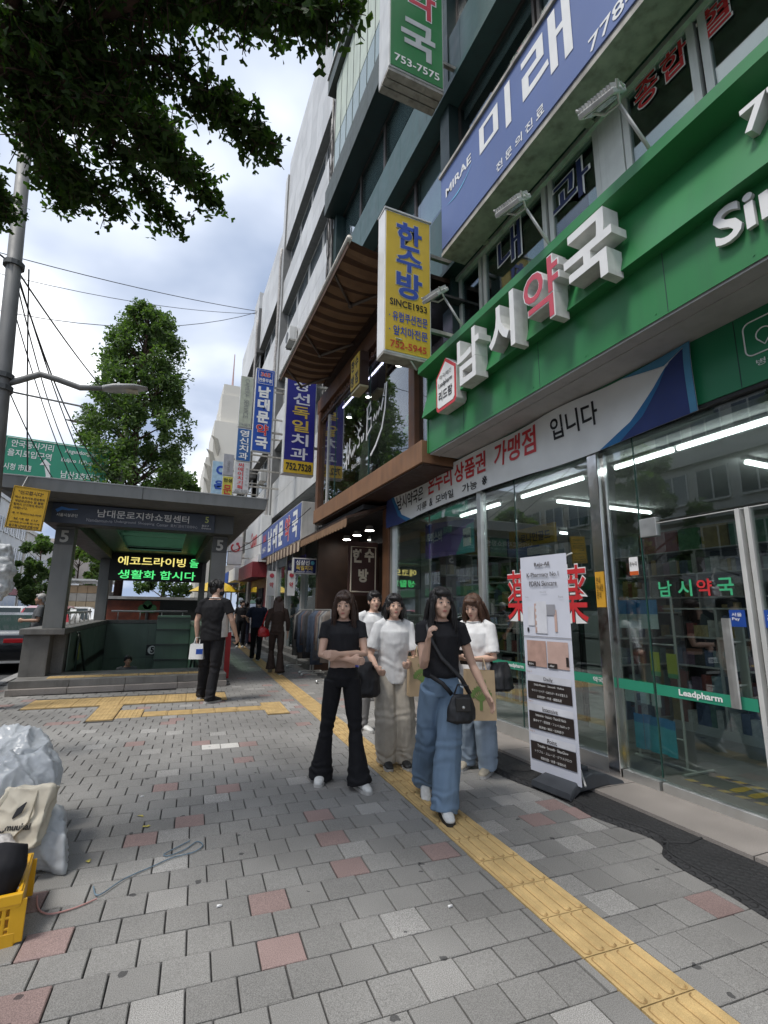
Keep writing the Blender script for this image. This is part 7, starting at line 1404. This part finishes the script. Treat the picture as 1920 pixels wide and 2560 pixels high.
# ================================================================ vehicles
m_cglass = M('car_glass', (.02, .03, .03), .06, var=0); m_tyre = M('tyre', (.02, .02, .02), .8); m_rim = M('wheel_rim', (.45, .45, .46), .3, .8); m_tail = M('tail_lamp', (.35, .01, .015), .25, var=0); m_head = M('head_lamp', (.6, .6, .6), .15, var=0); m_plate = M('number_plate', (.70, .70, .68), .5)
def car(label, cx, y0, L, Wc, H, paint, kind='sedan'):
    t = thing('parked_car', label, 'car', (cx, y0+L/2, -.13), 'cars in the road'); z = -.13; w = Wc/2
    if kind == 'sedan': low = [(0, .35), (0, .62), (.04, .92), (.5, 1.0), (1.0, 1.02), (3.2, .98), (4.3, .80), (4.55, .62), (4.6, .35), (4.5, .22), (.1, .22)]; roof = [(.75, 1.0), (1.55, 1.38), (2.4, 1.44), (2.9, 1.36), (3.5, .96)]
    else: low = [(0, .35), (0, .7), (.03, 1.05), (.4, 1.1), (1.0, 1.08), (3.2, 1.05), (4.25, .95), (4.5, .75), (4.6, .4), (4.5, .25), (.1, .25)]; roof = [(.12, 1.08), (.55, 1.62), (1.2, 1.70), (2.4, 1.68), (2.8, 1.6), (3.45, 1.05)]
    sl = L/4.6; sh_ = H/(1.44 if kind == 'sedan' else 1.7)
    g = G(); g.prism([(y*sl, zz*sh_) for y, zz in low], (cx+w, y0, z), (0, 1, 0), (0, 0, 1), 0.0001); g = G(); pr_ = [(y*sl, zz*sh_) for y, zz in low]; n = len(pr_)
    secs = [(-1, .90), (-.97, 1), (.97, 1), (1, .90)]
    for sx, kf in secs: g.v += [(cx+w*sx, y0+L/2+(y-L/2)*(.985 if kf < 1 else 1), z+(.55*sh_+(zz-.55*sh_)*kf)) for y, zz in pr_]
    for i in range(3):
        for j in range(n): q_ = (j+1) % n; g.f.append((i*n+j, i*n+q_, (i+1)*n+q_, (i+1)*n+j)); g.mi.append(0)
    g.f += [tuple(range(n)), tuple(reversed(range(3*n, 4*n)))]; g.mi += [0, 0]; body = g.put('body', paint, t, bev=.035, seg=3, weld=True, smooth=True)
    rp_ = [(y*sl, zz*sh_) for y, zz in roof]; n = len(rp_); g = G()
    for sx in (-.93, -.78, .78, .93):
        for k_, (y, zz) in enumerate(rp_): g.v.append((cx+w*(sx if k_ in (0, n-1) else sx*.80 if abs(sx) > .9 else sx*.86), y0+y, z+(zz if abs(sx) < .9 or k_ in (0, n-1) else zz-.05)))
    for i in range(3):
        for j in range(n-1): g.f.append((i*n+j, i*n+j+1, (i+1)*n+j+1, (i+1)*n+j)); g.mi.append(1 if (j in (0, n-2)) and i == 1 else 0)
    g.f += [tuple(range(n)), tuple(reversed(range(3*n, 4*n)))]; g.mi += [1, 1]; g.put('cabin', [paint, m_cglass], t, weld=True)
    for sx in (-1, 1):
        for yy in (.82, 3.72):
            c_ = Vector((cx+sx*(w-.09), y0+yy*sl, z+.32)); tw_ = G().tube([c_-Vector((.11, 0, 0)), c_+Vector((.11, 0, 0))], .32, 20).put('wheel', m_tyre, t, smooth=False, bev=.02); G().tube([c_+Vector((sx*.105, 0, 0)), c_+Vector((sx*.118, 0, 0))], .21, 14).put('rim', m_rim, tw_)
        B(min(cx+sx*w*.45, cx+sx*w*.97), max(cx+sx*w*.45, cx+sx*w*.97), y0-.02, y0+.05, z+.74*sh_, z+.84*sh_).put('tail_lamp', m_tail, t, bev=.01); B(min(cx+sx*w*.55, cx+sx*w*.95), max(cx+sx*w*.55, cx+sx*w*.95), y0+L-.14, y0+L-.04, z+.64*sh_, z+.76*sh_).put('head_lamp', m_head, t, bev=.01)
        G().ball((cx+sx*(w+.08), y0+3.05*sl, z+1.02*sh_), (.1, .06, .07), 10, 6).put('mirror', paint, t, smooth=True)
    B(cx-.26, cx+.26, y0-.03, y0-.015, z+.50, z+.62).put('number_plate', m_plate, t); text(t, '12가 3457', (cx, y0-.032, z+.56), .46, .08, m_black, FY, .02); B(cx-w*.9, cx+w*.9, y0-.025, y0+.02, z+.27, z+.32).put('bumper_trim', m_steel, t)
P_ = lambda n, c, r=.18: M(n, c, r, var=.04)
pk = P_('paint_black', (.012, .013, .015)); pw_ = P_('paint_white', (.62, .62, .61)); pr2 = P_('paint_red', (.34, .012, .02)); pgr = P_('paint_silver', (.30, .32, .34), .25)
car('black saloon at the kerb just beyond the entrance with a white number plate', -3.86, 14.6, 4.7, 1.84, 1.42, pk); car('black car cut by the left picture edge at the kerb', -3.86, 7.6, 4.6, 1.86, 1.65, pk, 'suv'); car('red car parked beyond the black saloon', -3.9, 20.6, 4.3, 1.78, 1.62, pr2, 'suv'); car('white car in the lane beyond the red car', -4.0, 27, 4.5, 1.8, 1.6, pw_, 'suv'); car('silver saloon waiting in the second lane', -7.2, 22, 4.6, 1.82, 1.44, pgr); car('pale car far in the second lane', -7.3, 30, 4.5, 1.8, 1.6, pw_, 'suv'); car('dark car far up the road', -7.2, 40, 4.6, 1.8, 1.44, pk)
tk = thing('box_truck', 'white open box truck loaded with stacked cartons up the road', 'truck', (-4.2, 36, -.13)); B(-5.4, -3.0, 33, 37.5, .75, .9).put('bed', m_ent_d, tk); B(-5.4, -3.0, 33, 37.5, 2.95, 3.05).put('roof', pw_, tk); B(-5.4, -5.3, 33, 37.5, .9, 2.95).put('side', pw_, tk); B(-3.1, -3.0, 35.5, 37.5, .9, 2.95).put('side', pw_, tk); B(-5.3, -3.1, 37.6, 39.3, .3, 2.5).put('cab', pw_, tk, bev=.08); B(-5.2, -3.2, 39.31, 39.33, 1.5, 2.3).put('windscreen', m_cglass, tk)
for x in (-5.2, -3.2):
    for y in (34, 38.4): G().tube([(x-.12, y, .27), (x+.12, y, .27)], .4, 16).put('wheel', m_tyre, tk)
m_cart = [M('carton_%d' % i, c, .8, var=.12) for i, c in enumerate([(.34, .24, .15), (.42, .33, .22), (.38, .36, .33)])]
for i in range(4):
    for j in range(4): tag(B(-5.2+.5*i, -4.72+.5*i, 33.1, 33.6, .9+.45*j, 1.33+.45*j).put('carton', m_cart[(i*3+j) % 3]), 'cardboard carton in the open box truck, %s row, %s from the left' % (['lowest', 'second', 'third', 'top'][j], ['first', 'second', 'third', 'fourth'][i]), 'carton', 'cartons in the truck')
bpy.data.scenes.remove(WS)
